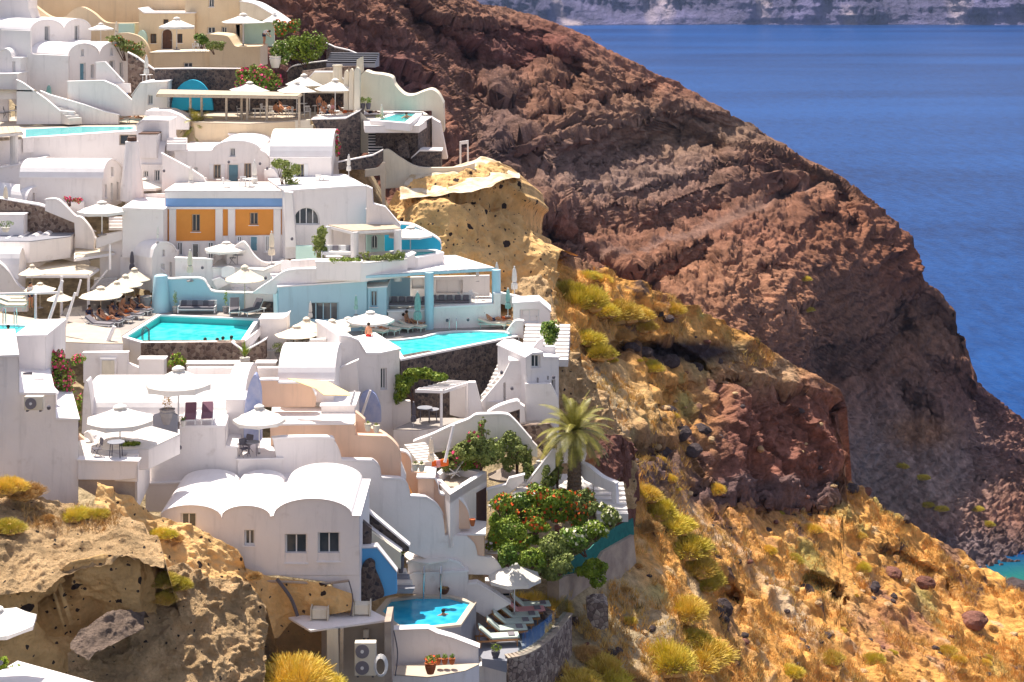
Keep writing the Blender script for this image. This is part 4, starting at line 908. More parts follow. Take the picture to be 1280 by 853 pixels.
W('white stair side wall stepping down right of the lavender building', ZF((415, 175), (455, 200), (460, 300), (540, 320), (640, 440), (640, 500), (415, 500)), 124.5, .4, wh, cap=5)
# white pavilion and the turquoise grotto pool
zq = zat(Y_(ZF, 650), 122)
W('turquoise grotto wall with thick white coping curving round the hidden pool', scurve(ZF((415, 332), (530, 338), (600, 420), (720, 440), (830, 495), (905, 545), (912, 600)))+ZF((900, 660), (415, 660)), 126.5, .7, 'turq', cap=37, name='grotto_wall')
POOL('turquoise grotto pool half hidden behind the white pavilion', ZF((600, 652), (760, 650), (935, 615), (880, 596), (600, 600)), zq, rimw=.4, depth=.7, th=.2)
H('pale wall with an arched opening inside the white pavilion', ZF((415, 480), (535, 490)), Y_(ZF, 640), 125, .4, 'mint', ops=[('arch', X_(ZF, 448), X_(ZF, 490), Y_(ZF, 500), Y_(ZF, 595))], cat='wall', name='pavilion_wall')
zpav = zat(Y_(ZF, 478), 121.5)
PERGOLA('white pavilion with reed roof and round columns over a seating corner', [ZF(320, 478), ZF(645, 462), ZF(590, 430), ZF(160, 438)], zpav, [ZF(337, 478), ZF(625, 464), ZF(170, 440)], 3.0, 9, 'wood', 'white', .28, gap=.93, along=False)
W('white back wall behind the pavilion seats', ZF((160, 450), (410, 470), (410, 640), (160, 660)), 124.6, .3, wh)
TERR('white pavilion floor with cushions and planter', ZF((120, 680), (380, 690), (690, 660), (640, 600), (150, 640)), zq, 'whitedeck', 1.2)
H('white planter box with bushes before the pavilion', ZF((80, 684), (380, 688)), Y_(ZF, 800), 119.6, 1.2, wh, cat='planter', name='planter_wall')
H('long white planter wall carrying shrubs at the pavilion front', ZF((383, 690), (690, 658), (740, 625)), Y_(ZF, 745), 120.4, 1.2, wh, YB=122, cat='planter', name='planter_wall')
# aqua restaurant by the main pool
ZPOOL = 124.5
H('pale aqua painted block with a dark open doorway left of the main pool', ZH((790, 424), (1280, 392))+ZI((250, 222)), 408, 119.2, 6, 'aqua', YB=120.6, ops=[('flatwin', 386, 422.5, 378.5, 400, 'aqua')][:0]+[('win', 386, 423, 378.5, 401, 'aqua')], rm='cap')
W('white terrace wall rising in a long ramp above the aqua block', scurve(ZH((620, 465), (740, 385), (850, 318), (1040, 306)))+ZH((1045, 290), (1065, 262), (1300, 258))+ZF((380, 690), (380, 800))+ZH((800, 410), (770, 470)), 119.8, .5, wh, cap=20)
W('low pinkish white wall behind the ramp top', ZH((875, 250), (1065, 240), (1045, 310), (875, 310)), 121.3, .3, wh, cap=2)
zroof = zat(Y_(ZF, 775), 119.6)
r_ = PERGOLA('large white slatted roof on thick columns over the pool bar', [ZF(388, 772), ZF(1272, 722), ZF(1010, 640), ZF(760, 645)], zroof, [ZI(582, 172), ZI(940, 158)], 3.4, 14, 'cap', 'aqua', .32, gap=.93, solid='cap')
Yb = 121.0
H('white front wall of the pool bar with round lights', ZI((362, 386), (560, 382), (560, 320), (608, 320), (608, 368), (925, 350), (925, 292), (964, 292)), Y_(ZI, 480), Yb, .5, wh, cat='wall', name='bar_wall', YB=Yb+.8)
TERR('raised floor of the pool bar behind its front wall', ZI((362, 395), (964, 360), (900, 270), (480, 290), (362, 300)), zat(Y_(ZI, 400), Yb+.3), 'whitedeck', 2.5)
W('aqua back wall of the pool bar', ZI((355, 205), (480, 205), (480, 385), (355, 385)), Yb+4.5, .3, 'aqua', name='bar_wall')
H('aqua service cabin with a recessed niche left of the pool bar', ZI((252, 258), (355, 252)), Y_(ZI, 470), Yb-.2, 4, 'aqua', ops=[('win', 463, 471.5, 364, 384, 'aqua')], cat='cabin', name='service_cabin')
H('aqua upper wall shaded under the slatted roof', ZI((250, 212), (360, 208)), Y_(ZI, 330), Yb+1.5, 4, 'aqua', cat='wall', name='bar_wall', shell=False)
W('white kitchen wall with openings in the back of the pool bar', ZI((480, 200), (905, 190), (905, 300), (480, 300)), Yb+6.5, .3, wh, name='bar_wall', holes=[ZI((490, 210), (555, 210), (555, 260), (490, 260)), ZI((620, 215), (760, 215), (760, 285), (620, 285))])
POOL('large main turquoise pool with curved back edge in the middle of the village', ZI((430, 637), (1058, 512), (1000, 488), (850, 481), (720, 483), (620, 492), (540, 514), (430, 527), (330, 530), (210, 530), (215, 548), (270, 588), (400, 588)), ZPOOL+.02, rimw=.28, drop=.1, depth=1.4, body='lava', th=.1)
TERR('grey stone pool deck around the main turquoise pool', ZI((215, 575), (160, 520), (110, 470), (330, 455), (640, 455), (1000, 455), (1030, 480), (1064, 520), (1030, 500), (850, 475), (720, 477), (620, 486), (540, 508), (430, 521), (330, 524), (200, 524)), ZPOOL-.02, 'deck', .6)
W('tall dark lava stone retaining wall under the main pool', ZI((424, 640), (1066, 524), (1075, 700), (800, 900), (424, 900)), 111.9, 1.0, 'lava', YB=119, X=(499.4, 649.8), name='retaining_wall')
# pool three
ZP3 = 125.4
POOL('wide turquoise pool with pale tiled inner wall and bathers along its front edge', [(152, 421), (197, 392.6), (325, 398), (306, 427), (177, 428.5)], ZP3, rimw=.3, drop=.5, depth=1.3, body='white', th=.6)
TERR('pool deck with sofa and black loungers behind the wide pool', [(140, 424), (108, 405), (95, 388), (195, 384), (345, 388), (352, 402), (330, 404), (325, 397), (197, 392), (152, 420)], ZP3-.03, 'deck', 1.5)
W('brown lava stone wall holding up the wide pool', [(176, 429), (306, 428.5), (306, 470), (176, 470)], 112.6, .8, 'lavabrown', name='retaining_wall')
W('wedge of brown stone wall right of the wide pool with white coping', ZK((480, 45), (560, 110), (600, 90), (705, 25), (705, 150), (480, 190)), 112.3, .6, 'lavabrown', name='stone_wall', cap=4)
W('thick white coping block turning the corner of the wide pool', ZK((560, 40), (640, -20), (665, -60), (665, 0), (600, 80), (555, 100)), 112.8, 1.2, wh, name='coping_wall')
W('pale aqua wall swooping down behind the sofa', scurve(ZH((0, 348), (50, 372), (180, 368), (282, 374), (322, 425), (365, 458), (560, 466)))+ZH((560, 610), (0, 610)), 122.9, .4, 'aqua', cap=37)
W('low rounded white wall behind the black loungers', scurve(ZH((560, 466), (700, 470), (850, 478), (910, 485), (935, 530), (950, 575)))+ZH((950, 610), (560, 610)), 122.8, .4, wh, cap=31)
W('dark stone panel right of the black loungers', ZH((668, 520), (795, 525), (800, 612), (668, 605)), 122.6, .2, 'lava', name='stone_wall')
W('white wall curving down right beside the dark stone panel', scurve(ZH((800, 525), (850, 520), (900, 570), (990, 630), (1090, 682)))+ZH((1090, 720), (800, 720)), 120.4, .4, wh, cap=25)
H('white cube between the wide pool and the cream parasols', ZH((665, 640), (820, 640), (845, 618)), 452, 113.5, 1.6, wh, cat='block', name='white_block')
with make('round_tower', M['aqua'], smooth=True) as b:
    p = P(201, 389.5, 122.7); b_lathe(b, [(.68, -1), (.66, 0), (.60, 1), (.48, 2.4), (.44, 2.5), (.3, 2.56), (.05, 2.6)], 18, p)
tag(bpy.data.objects['round_tower'], 'tapered pale blue round pillar at the end of the swooping aqua wall', 'pillar')
DY = 7
H('small vaulted white house with slit window above the pool deck', arc(X_(ZG, 1015), X_(ZG, 1172), Y_(ZG, 285), Y_(ZG, 180), yb2=Y_(ZG, 240))+ZG((1190, 236), (1190, 280), (1290, 285)), 350, 117.6, 3.4, wh, YB=120.4,
  ops=[('win', 203, 206, 312.5, 320.5), ('win', 201.5, 206, 330, 345), ('win', 212, 215, 328, 346), ('win', 221.5, 233, 330, 344, 'wood')])
H('sloping white parapet in front of the small vaulted house', ZG((1000, 288), (1040, 320), (1120, 412)), 352, 118.2, .4, wh, cat='wall', name='parapet')
W('white wall below the small vaulted house', ZG((800, 270), (1010, 280), (1120, 412), (1290, 424), (1290, 440), (800, 420)), 119.4, .4, wh)
W('white upper wall climbing left of the small vaulted house', ZG((665, 135), (800, 115), (930, 85), (930, 180), (805, 270), (805, 420), (665, 420)), 119.8, .4, wh, cap=3)
DY = 3
# H: middle terraces under the orange building
W('white wall with square gate piers below the orange building', ZH((100, 230), (350, 240), (350, 290), (380, 430), (100, 380)), 121.4, .4, wh, cap=2)
W('white swooping wall rising behind the fringed cream parasol', scurve(ZH((445, 200), (540, 130), (580, 150), (625, 215), (690, 262), (795, 262)))+ZH((800, 330), (620, 330), (445, 330)), 122.4, .4, wh, cap=31)
H('white terrace block beneath the fringed cream parasol', ZH((350, 296), (500, 300), (690, 322), (800, 268)), 366, 121.2, 3, wh, cat='block', name='white_block', rm='whitedeck')
W('white ramped wall falling toward the pool umbrella', ZH((350, 380), (400, 365), (460, 400), (380, 440)), 120.8, .4, wh, cap=3)
for k in range(4):
    W('white step of the short flight behind the pool umbrella', ZH((455+k*8, 400+k*13), (560+k*12, 398+k*13), (560+k*12, 470), (455+k*8, 470)), 121.6-k*.3, .4, wh, name='step', cat='step', group='steps behind the pool umbrella')
W('white wall with a round light behind the pool umbrella', ZH((560, 330), (800, 335), (850, 330), (620, 466), (555, 466)), 121.9, .3, wh)
for k, (x0, x1, yt) in enumerate(((410, 500, 282), (805, 875, 240))):
    W(['white garden gate with a rounded top under the fringed parasol', 'white garden gate with a rounded top right of the furled parasol'][k], arc(X_(ZH, x0), X_(ZH, x1), Y_(ZH, yt+22), Y_(ZH, yt), 8)+ZH((x1, yt+75), (x0, yt+75)), 120.9, .08, 'cap', name='gate', cat='gate')
DY = 4
# G/left part
H('white building corner at the left edge above the stone wall', ZD((-40, 385), (235, 335)), 232, 129, 5, wh, cat='house')
DY = 5
H('low vaulted white roof tucked behind the pair of small vaults', ZD((235, 430), (385, 435)), Y_(ZD, 480), 128, 3, wh, cat='house', name='house_block')
H('pair of small round fronted white vaults above the brown stone wall', arc(X_(ZD, 172), X_(ZD, 303), Y_(ZD, 625), Y_(ZD, 508))+arc(X_(ZD, 318), X_(ZD, 437), Y_(ZD, 612), Y_(ZD, 486)), 262, 124.5, 4.6, wh, YB=127.5,
  ops=[('win', 41, 43.5, 241.5, 254), ('win', 68.5, 71.5, 237, 250)])
W('brown lava stone wall sloping down from the left edge', ZD((-30, 575), (250, 625), (480, 690), (505, 720), (508, 830), (-30, 830)), 123.2, .7, 'lavabrown', cap=4, name='stone_wall')
W('rounded white garden wall sweeping down right of the brown stone wall', scurve(ZD((300, 590), (380, 590), (440, 640), (500, 700), (545, 715), (600, 780), (632, 850)))+ZG((625, 225), (500, 215), (500, 130))+ZD((495, 740), (300, 660)), 122.6, .4, wh, cap=37)
W('white wall behind the big fringed parasol', ZD((430, 605), (560, 600), (560, 760), (640, 800), (430, 760)), 124.4, .3, wh)
W('white parapet before the big fringed parasol', ZG((640, 150), (690, 130), (800, 105), (930, 85), (930, 120), (640, 220)), 121.3, .3, wh)
for k in range(4):
    W('white stair tread beside the big fringed parasol', ZD((725, 705+k*22), (820, 705+k*22), (820, 790), (725, 790)), 124-k*.35, .4, wh, name='step', cat='step', group='steps beside the big fringed parasol')
TERR('left terrace with a folding deck chair under the stone wall', ZD((-40, 860), (-40, 790), (510, 790), (470, 830), (200, 862)), zat(Y_(ZD, 830), 126.5), 'greydeck', 1.5)
H('white bench and planter box at the left edge', ZD((-40, 690), (158, 690)), 297, 122, 1, wh, cat='planter', name='planter_wall')
DY = 6
for k, x in enumerate((0, 88, 180, 258)):
    H('small white tunnel vault, number %s from the left in the low row' % ('one', 'two', 'three', 'four')[k], arc(X_(ZG, x), X_(ZG, x+85), Y_(ZG, 222-k*8), Y_(ZG, 160-k*12)), Y_(ZG, 240), 119.6+k*.5, 2.4, wh, cat='vault', name='tunnel_vault')
H('large white barrel vault with a round open end at the left edge', arc(X_(ZG, 118), X_(ZG, 170), Y_(ZG, 420), Y_(ZG, 222)), Y_(ZG, 440), 116.2, 5, wh, YB=118.4, cat='vault', name='barrel_vault')
W('white stepped wall climbing past the slatted roofs', ZG((150, 235), (250, 200), (255, 210), (375, 158), (410, 160), (500, 125), (500, 215), (375, 280), (255, 345), (150, 345)), 125, .4, wh, cap=6)
W('white sloping wall between the two slatted roofs', ZG((375, 190), (480, 250), (600, 318), (600, 345), (375, 285)), 125.5, .4, wh, cap=3)
W('taupe shaded wall under the slatted roofs', ZG((420, 430), (600, 300), (700, 280), (850, 370), (850, 470), (600, 640), (420, 660)), 125.6, .4, 'palecream', name='shade_wall')
zg = zat(Y_(ZG, 400), 122)
PERGOLA('wide slatted timber roof shading the left terrace', [ZG(180, 395), ZG(590, 395), ZG(655, 350), ZG(365, 280)], zg, [ZG(410, 400), ZG(590, 390)], 3, 15, 'creamcanvas', 'cap', .1, along=False, gap=.78)
PERGOLA('smaller slatted timber roof beside the tall white post', [ZG(500, 285), ZG(760, 245), ZG(720, 225), ZG(500, 218)], zat(Y_(ZG, 270), 125), [ZG(735, 240)], 3, 8, 'creamcanvas', 'cap', .12, along=False, gap=.75)
W('swooping white wall below the barrel vault at the left edge', scurve(ZG((-30, 300), (40, 360), (120, 470), (180, 510)))+ZG((180, 640), (-30, 640)), 115.8, .4, wh, cap=19)
DY = 0
zl = zat(Y_(ZG, 760), 110)
POOL('small turquoise pool with chrome handrails at the left edge', ZG((-40, 800), (275, 805), (275, 728), (-40, 720)), zl, rimw=.2, drop=.1, depth=1, th=.3)
TERR('left pool deck with stacked grey loungers', ZG((-40, 722), (275, 730), (275, 690), (-40, 640)), zl-.02, 'sand', 1.5)
TERR('sunlit cream canvas floor in front of the row of parasols', ZG((430, 700), (800, 760), (820, 850), (690, 850), (430, 840)), zat(Y_(ZG, 800), 112), 'sand', 1)
TERR('sun deck carrying the row of four cream parasols', [(70, 405), (82, 384), (108, 366), (190, 372), (197, 388), (152, 418), (130, 420)], ZP3-.06, 'deck', 1.5)
W('white wall above the brick strip left of the bougainvillea', ZG((290, 700), (425, 705), (425, 900), (290, 900)), 108.5, .5, wh)
band_o, _ = W('small reddish brown stone strip under the white wall', ZJ((305, 100), (425, 100), (425, 160), (305, 160)), 108.3, .15, 'lavabrown', name='stone_wall')
# lower middle: K/J
W('white courtyard wall with a panelled door left of the wide pool wall', ZJ((555, 225), (850, 222), (850, 290), (925, 320), (1100, 318), (1100, 420), (555, 420)), 108.6, .4, wh, cap=2, name='courtyard_wall')
r_ = empty('courtyard_door', P(135, 474, 108.5), 'pale grey panelled door in the white courtyard wall', 'door')
pl = Plane(100, 108.35); a, b_ = pl.uz(125, 448), pl.uz(145, 474)
o = prism('frame', [(a[0], a[1]), (b_[0], a[1]), (b_[0], b_[1]-.3), (a[0], b_[1]-.3)], pl, .2, M['cap']); adopt(r_, o)
o = prism('leaf', [(a[0]+.12, a[1]-.12), (b_[0]-.1, a[1]-.12), (b_[0]-.1, b_[1]-.3), (a[0]+.12, b_[1]-.3)], pl, .1, M['palecream'], off=.04); adopt(r_, o)
H('white cabinet block with a carved ornament by the pool wall', ZJ((925, 268), (1095, 268)), Y_(ZJ, 340), 108.2, .8, wh, cat='block', name='white_block')
H('long white planter ledge with green agave', ZK((175, 192), (525, 190)), 470, 110.2, .8, wh, cat='planter', name='planter_wall', YB=110.4)
H('short white ledge right of the agave', ZK((640, 188), (765, 188)), 468, 110.6, .8, wh, cat='planter', name='planter_wall')
# ================= lower village =================
def step(*pts):
    """staircase profile: repeat corners so the line steps instead of slanting"""
    o = [pts[0]]
    for p in pts[1:]:
        o.append(p)
    return o
# left edge big block
dv = Vector((-1.9, 6, 0)).normalized()
H('big plain white stepped building filling the left edge above the tan rock', ZJ((-60, 247), (127, 247), (128, 500), (370, 500), (371, 668), (522, 668)), 608, 86.5, 6.2, wh, YB=87.8, dirv=dv, foot=4)
H('tall white block standing behind the left edge building', ZJ((104, 112), (305, 108)), Y_(ZJ, 420), 92, 4, wh, foot=1)
H('rounded white balcony with a folding chair on the stepped building', ZJ((150, 402), (285, 400), (370, 500))[:2]+ZJ((372, 500)), Y_(ZJ, 502), 89.8, .3, wh, cat='wall', name='balcony_wall')
# long barrel roof of the cave house
BARREL('very long low white barrel roof behind the two big round parasols', X_(ZJ, 560), 284, 520, 560, 1.3, 5.5, 99, foot=1)
W('rounded left end wall of the very long barrel roof', scurve(ZJ((545, 760), (552, 560), (560, 440), (575, 405), (590, 440), (605, 560), (612, 740))), 98.8, 1.0, wh, name='end_wall', cat='wall')
BARREL('second white barrel roof right of the long one beside the pointed blue gable', 285, 305, Y_(ZK, 425), Y_(ZK, 560), 1.2, 5, 100)
W('narrow pointed blue grey gable with pale door boards', scurve(ZK((558, 700), (560, 560), (566, 470), (590, 340), (632, 258), (658, 320), (670, 400), (674, 700))), 98.0, .6, 'bluegrey', name='pointed_gable', cat='gable')
H('white block under the pointed gable', ZK((440, 430), (562, 430)), 560, 98.6, 2, wh, cat='block', name='white_block')
W('bounce tinted peach wall with a sagging top line behind the round parasol', scurve(ZK((665, 300), (780, 300), (800, 318), (960, 320), (1010, 345), (1035, 400)))+ZK((1036, 475), (665, 475)), 102, .4, 'peach', cap=31)
BARREL('pale barrel vault above the yellow sail awning', X_(ZK, 790), X_(ZK, 1160), Y_(ZK, 300), Y_(ZK, 330), 1.4, 5, 103)
W('white parapet strip along the courtyard of the plastic chairs', ZK((180, 215), (790, 215), (845, 265), (845, 300), (180, 300)), 106, .4, wh)
r_ = flatpoly('sail_awning', [P(359, 473, 101.5), P(408, 476, 101), P(439, 492, 98), P(438, 494.5, 97.6), P(405, 494, 97.8), P(395, 486, 99)], M['pale_yellow'], th=.03); tag(r_, 'pale yellow sail awning stretched in front of the barrel vault', 'awning', kind='thing')
# big pale roof with walls stepping to the right
TERR('wide sunlit white roof sloping behind the right hand parasol', [(338, 533), (444, 531), (444, 507.5), (340, 509)], zat(533, 99.1), 'cap', .5, cat='roof', name='roof_slab')
W('long peach wall of the stepped house dropping in curves', scurve(ZK((733, 600), (900, 596), (1285, 592))+[])+ZL((128, 492), (130, 555))+scurve(ZL((340, 563), (375, 590), (415, 640), (434, 710)))+ZL((434, 850))+[(340, 600)], 98.9, .5, 'peach', cap=13)
W('tall peach upright panel holding two white pots', ZL((128, 402), (160, 425), (192, 455), (195, 495), (300, 535), (340, 560), (340, 600), (128, 600)), 100, .5, 'peach')
H('flat white roof of the house left of the big tower', ZL((-100, 365), (125, 362)), 532, 102, 3, wh, foot=0, cat='house', name='house_block')
W('deeper peach curved wall fin right of the stepped peach wall', scurve(ZO((425, 28), (470, 40), (500, 85), (502, 160)))+ZO((600, 165), (640, 200), (520, 330), (430, 330)), 99.9, .4, 'peach', cap=19)
W('small white triangular buttress between the peach walls', ZO((432, 95), (466, 180), (466, 215), (432, 215)), 98.5, .3, wh, name='buttress', cat='buttress')
H('peach block with a white top edge in the middle of the steps', ZO((545, 202), (652, 204)), Y_(ZO, 335), 99.2, 2, 'peach', cat='block', name='peach_block')
W('big rounded peach wall with an orange pot at its foot', scurve(ZO((650, 200), (680, 250), (695, 312), (790, 325), (850, 370), (885, 440), (892, 522)))+ZO((892, 540), (560, 540), (560, 330), (650, 330)), 99.6, .4, 'peach', cap=37)
W('orange strip of wall between the white stair walls', ZO((485, 255), (508, 310), (508, 335), (485, 335)), 98.8, .2, 'orange', name='wall_strip')
H('pale peach box stepping down at the right end of the walls', ZO((735, 582), (880, 582), (990, 582)), Y_(ZO, 730), 99.4, 2.2, 'peach', cat='block', name='peach_block')
H('lowest white topped box beyond the peach box', ZO((985, 705), (1075, 705)), Y_(ZO, 770), 100.5, 2, 'peach', cat='block', name='peach_block')
W('long white boundary wall descending in four rounded steps', scurve(ZK((752, 688), (1120, 684), (1165, 715), (1195, 770), (1212, 834)), 5)+[ZO(245, 92)]+scurve(ZO((255, 95), (290, 130), (303, 206)), 5)+scurve(ZO((430, 212), (470, 235), (490, 290), (495, 330)), 5)+scurve(ZO((600, 334), (670, 380), (712, 450), (728, 584)), 5)+scurve(ZO((870, 587), (925, 640), (945, 720)), 5)+scurve(ZO((1045, 730), (1080, 760), (1108, 805)), 4)+ZO((1060, 850), (840, 842), (480, 690), (60, 330))+[(352, 610)], 96.6, .4, wh, YB=99.6, cap=60)
# stone stairs wall with white edges going down to the octagonal pool
W('sloping dark stone border between white copings beside the boundary wall', ZO((15, 312), (65, 306), (485, 655), (485, 690), (425, 690), (15, 360)), 96.1, .4, 'lava', cap=0)
for k, pts in enumerate((ZO((60, 305), (78, 305), (492, 652), (488, 662)), ZO((0, 352), (22, 370), (165, 455), (165, 490), (440, 690), (425, 700), (160, 475), (0, 400)))):
    W(['thin upper white coping of the sloping stone border', 'lower white coping of the sloping stone border by the house roof'][k], pts, 95.9-k*.4, .5, 'cap', name='coping', cat='coping')
W('pale wall under the lower coping down to the blue painted wall', ZO((235, 560), (430, 700), (430, 810), (235, 660)), 95.2, .4, 'palecream')
W('dark stone patch between the house corner and the stair wall', ZO((165, 480), (235, 540), (235, 655), (165, 670)), 91.4, .4, 'lava')
W('sky blue painted wall with dark mosaic rock by the octagonal pool', ZS((585, -40), (700, -42), (828, 122), (832, 262), (750, 280), (600, 345), (585, 340)), 91.0, .5, 'skyblue', cap=3, name='blue_wall')
o = prism('mosaic_rock', [Plane(450, 90.9).uz(*p) for p in scurve(ZS((592, 120), (610, 60), (650, 28), (685, 50), (690, 100), (720, 170), (748, 270), (690, 300), (600, 345), (590, 330)), 3)], Plane(450, 90.9), .25, M['lava'], off=.1); tag(o, 'dark mosaic rock relief on the sky blue wall', 'relief', kind='thing')
# rooftop terrace with chairs
zz = zat(553, 95.9)
dvl = Vector((.15, 1, 0)).normalized()
H('plain pinkish white terrace block under the two mauve loungers', [ZM(795, 62), ZM(960, 60), ZK(130, 612), ZK(438, 610), ZK(439, 745), ZK(516, 745)], 605, 95.9, 4, wh, YB=96.3, foot=1)
H('smaller white terrace block with a black folding chair set on top', ZN((302, 80), (602, 75)), 604, 96.2, 4, wh, YB=96.6, cat='block', name='white_block')
W('white rounded end wall left of the stepped building terrace', ZM((415, 152), (500, 160), (735, 162), (722, 250), (640, 258), (415, 255)), 87.6, .6, wh, cap=3)
W('peeling plaster wall above the tan rock', ZM((415, 255), (640, 258), (720, 250), (722, 380), (700, 440), (640, 420), (470, 320), (415, 290)), 87.8, .5, 'concrete', name='peeling_wall')
W('thick white wall edge running back beside the parasol terrace', scurve(ZM((722, 155), (745, 110), (795, 62)))+ZM((800, 270), (790, 300), (740, 405), (725, 400)), 87.9, .6, wh, YB=95.8)
TERR('small white terrace under the left round parasol', ZJ((520, 810), (640, 700), (980, 700), (1200, 760), (990, 860), (700, 870))+ZM((735, 155), (415, 145)), zat(574, 88), 'whitedeck', 1.0)
W('blue grey low wall behind the left round parasol', ZJ((625, 700), (1020, 705), (1020, 640), (1120, 610), (1178, 640), (1180, 780), (625, 770)), 95.0, .3, 'greydeck', name='grey_wall')
W('rounded white planter wall in front of the left parasol', scurve(ZJ((555, 760), (590, 750), (640, 830), (700, 800), (800, 790), (960, 820), (990, 850)))+ZM((740, 100), (540, 110)), 91, .3, wh, name='planter_wall')
W('peach triangle wall left of the small terrace chair', ZM((417, 15), (540, 110), (545, 135), (417, 130)), 91.5, .3, 'peach')
# the wavy roofed house
YH = 89.5
roofp = arc(201, X_(ZM, 1183), 645, 632, 12, yb2=648.5)+arc(X_(ZN, 200), X_(ZN, 522), Y_(ZN, 460), Y_(ZN, 388), 12)[1:]+arc(X_(ZN, 545), X_(ZN, 1068), Y_(ZN, 455), Y_(ZN, 341), 16)+[ZN(1117, 453)]
H('white house with three wavy vaults and two square picture windows', roofp, 700, YH, 6.2, wh, ops=[('win', 226, 245, 642, 664.5), ('win', 305.5, 318, 663, 682.5), ('flat', 0, 0, 0, 0)][:2]+[('win', 356.5, 383.5, 668, 704), ('win', 397.5, 424.5, 666, 702)], th=.05)
W('lower right part of the wavy house wall above the shed', ZN((200, 700), (1120, 700))+ZS((585, 268), (585, 350), (440, 355), (400, 190))+[(290, 712), (277, 704)], YH+.02, .8, wh, name='house_wall')
H('raised vault behind the wavy roof', arc(X_(ZN, 420), X_(ZN, 900), Y_(ZN, 330), Y_(ZN, 225), 14), Y_(ZN, 400), YH+6.2, 2.5, wh, foot=0, cat='vault', name='raised_vault')
H('flat white roof part behind the left vaults', [(182, 606), (310, 603), (318, 612)], 640, YH+6.25, 1.5, wh, foot=0, cat='roof', name='roof_block')
# shed
zs = zat(Y_(ZS, 500), 87.3)
o = flatpoly('shed_roof', [G(*ZS(255, 508), zs), G(*ZS(790, 436), zs), G(*ZS(610, 345), zs+.05), G(*ZS(110, 420), zs+.05)], M['white'], th=.10)
sh = empty('machine_shed', P(430, 840, 88), 'open fronted machine shed with a flat white roof below the wavy house', 'shed'); adopt(sh, o)
for x, y in ((462, 505), (765, 455)):
    b = bmesh.new(); q = G(*ZS(x, y), zs); b_box(b, q-Vector((0, -.3, 1.7)), (.16, .16, 3.3)); adopt(sh, bm_obj('post', b, M['wood']))
pl = Plane(400, 89.2)
o = prism('back_wall', [pl.uz(*p) for p in ZS((330, 470), (790, 440), (790, 870), (330, 870))], pl, .2, M['sand']); adopt(sh, o)
pl = Plane(400, 87.4); o = prism('side_wall', [pl.uz(*p) for p in ZS((750, 452), (792, 448), (800, 870), (750, 870))], pl, 2.0, M['concrete']); adopt(sh, o)
o = prism('front_panel', [pl.uz(*p) for p in ZS((365, 505), (440, 495), (450, 870), (365, 870))], pl, .1, M['palecream']); adopt(sh, o)
for x in (320, 600):
    b = bmesh.new(); q = G(*ZS(x, 420 if x == 320 else 390), zs+.1)
    b_box(b, q+Vector((0, 0, .25)), (.75, .6, .5), bev=.04); b_box(b, q+Vector((.42, 0, .28)), (.06, .75, .62)); b_box(b, q+Vector((-.42, 0, .28)), (.06, .75, .62))
    o = bm_obj('roof_ventilator', b, M['palecream']); tag(o, 'boxy cream ventilator on the shed roof, the %s of two' % ('left' if x == 320 else 'right'), 'ventilator', 'ventilators on the shed roof', 'thing')
# octagonal pool
zo = zat(785, 93)
oct_ = [(469.4, 763.9), (483.4, 747.8), (520, 743.3), (564.4, 743.6), (595.7, 752.6), (576.6, 780.8), (536.9, 785.3), (493.8, 783.9)]
POOL('octagonal blue plunge pool with a sandy rim and one swimmer', oct_, zo, 'poolblue', 'sand', rimw=.32, drop=.12, depth=1.5, body='greydeck', th=.9)
H('white front wall under the octagonal pool', [ZS(805, 505), ZS(1040, 500), ZS(1100, 530), ZT(140, 560), ZT(310, 625)], 833, 92.3, .5, wh, cat='wall', name='pool_wall', th=.06)
TERR('sandy ledge with flower pots below the octagonal pool', ZS((805, 800), (1040, 818), (1110, 808), (1290, 775))+ZT((310, 735), (315, 728), (0, 720))+ZS((805, 748)), zat(Y_(ZS, 800), 90.5), 'sand', 3, cat='ledge', name='pot_ledge')
zd = zat(Y_(ZT, 700), 94.2)
deck = ZT((250, 600), (330, 690), (420, 700), (500, 712), (600, 690), (700, 635), (800, 545), (875, 440), (870, 428), (790, 425), (430, 410), (300, 395), (290, 330), (200, 300))
TERR('curved blue grey sun deck with a row of six loungers', deck, zd, 'greydeck', 2.0)
# curved stone wall around the deck
def arcwall(label, pts, z, h, th, m, name='stone_wall', up=0, capm=None, cat='wall'):
    wp = [G(x, y, z) for x, y in pts]; bm = bmesh.new(); rings = []
    for i, p in enumerate(wp):
        a = wp[max(i-1, 0)]; b = wp[min(i+1, len(wp)-1)]; t = (b-a); t.z = 0; t.normalize(); nrm = Vector((t.y, -t.x, 0))
        rings.append([bm.verts.new(p+nrm*s*th/2+Vector((0, 0, dz))) for s, dz in ((1, up), (-1, up), (-1, -h), (1, -h))])
    for A, B in zip(rings, rings[1:]):
        for k in range(4): bm.faces.new((A[k], A[(k+1) % 4], B[(k+1) % 4], B[k]))
    bm.faces.new(rings[0]); bm.faces.new(rings[-1][::-1]); o = bm_obj(name, bm, M[m]); tag(o, label, cat, kind='thing'); return o, wp
cw, wp = arcwall('curved dry stone wall sweeping round the lounger deck', scurve(ZT((500, 716), (600, 695), (700, 642), (800, 555), (870, 470), (905, 425)), 4), zd, 4.2, .5, 'drystone', up=.25)
b = bmesh.new(); wpt = [p+Vector((0, 0, .27)) for p in wp]
for a, c in zip(wpt, wpt[1:]): d = c-a; b_box(b, (a+c)/2, (d.length+.05, .56, .07), rz=math.atan2(d.y, d.x))
bm_obj('coping', b, M['concrete'], cw)
arcwall('lower curved dry stone wall beside the black and white steps', scurve(ZT((460, 850), (520, 790), (600, 740), (700, 690)), 4), zd-1.4, 3, .5, 'drystone')
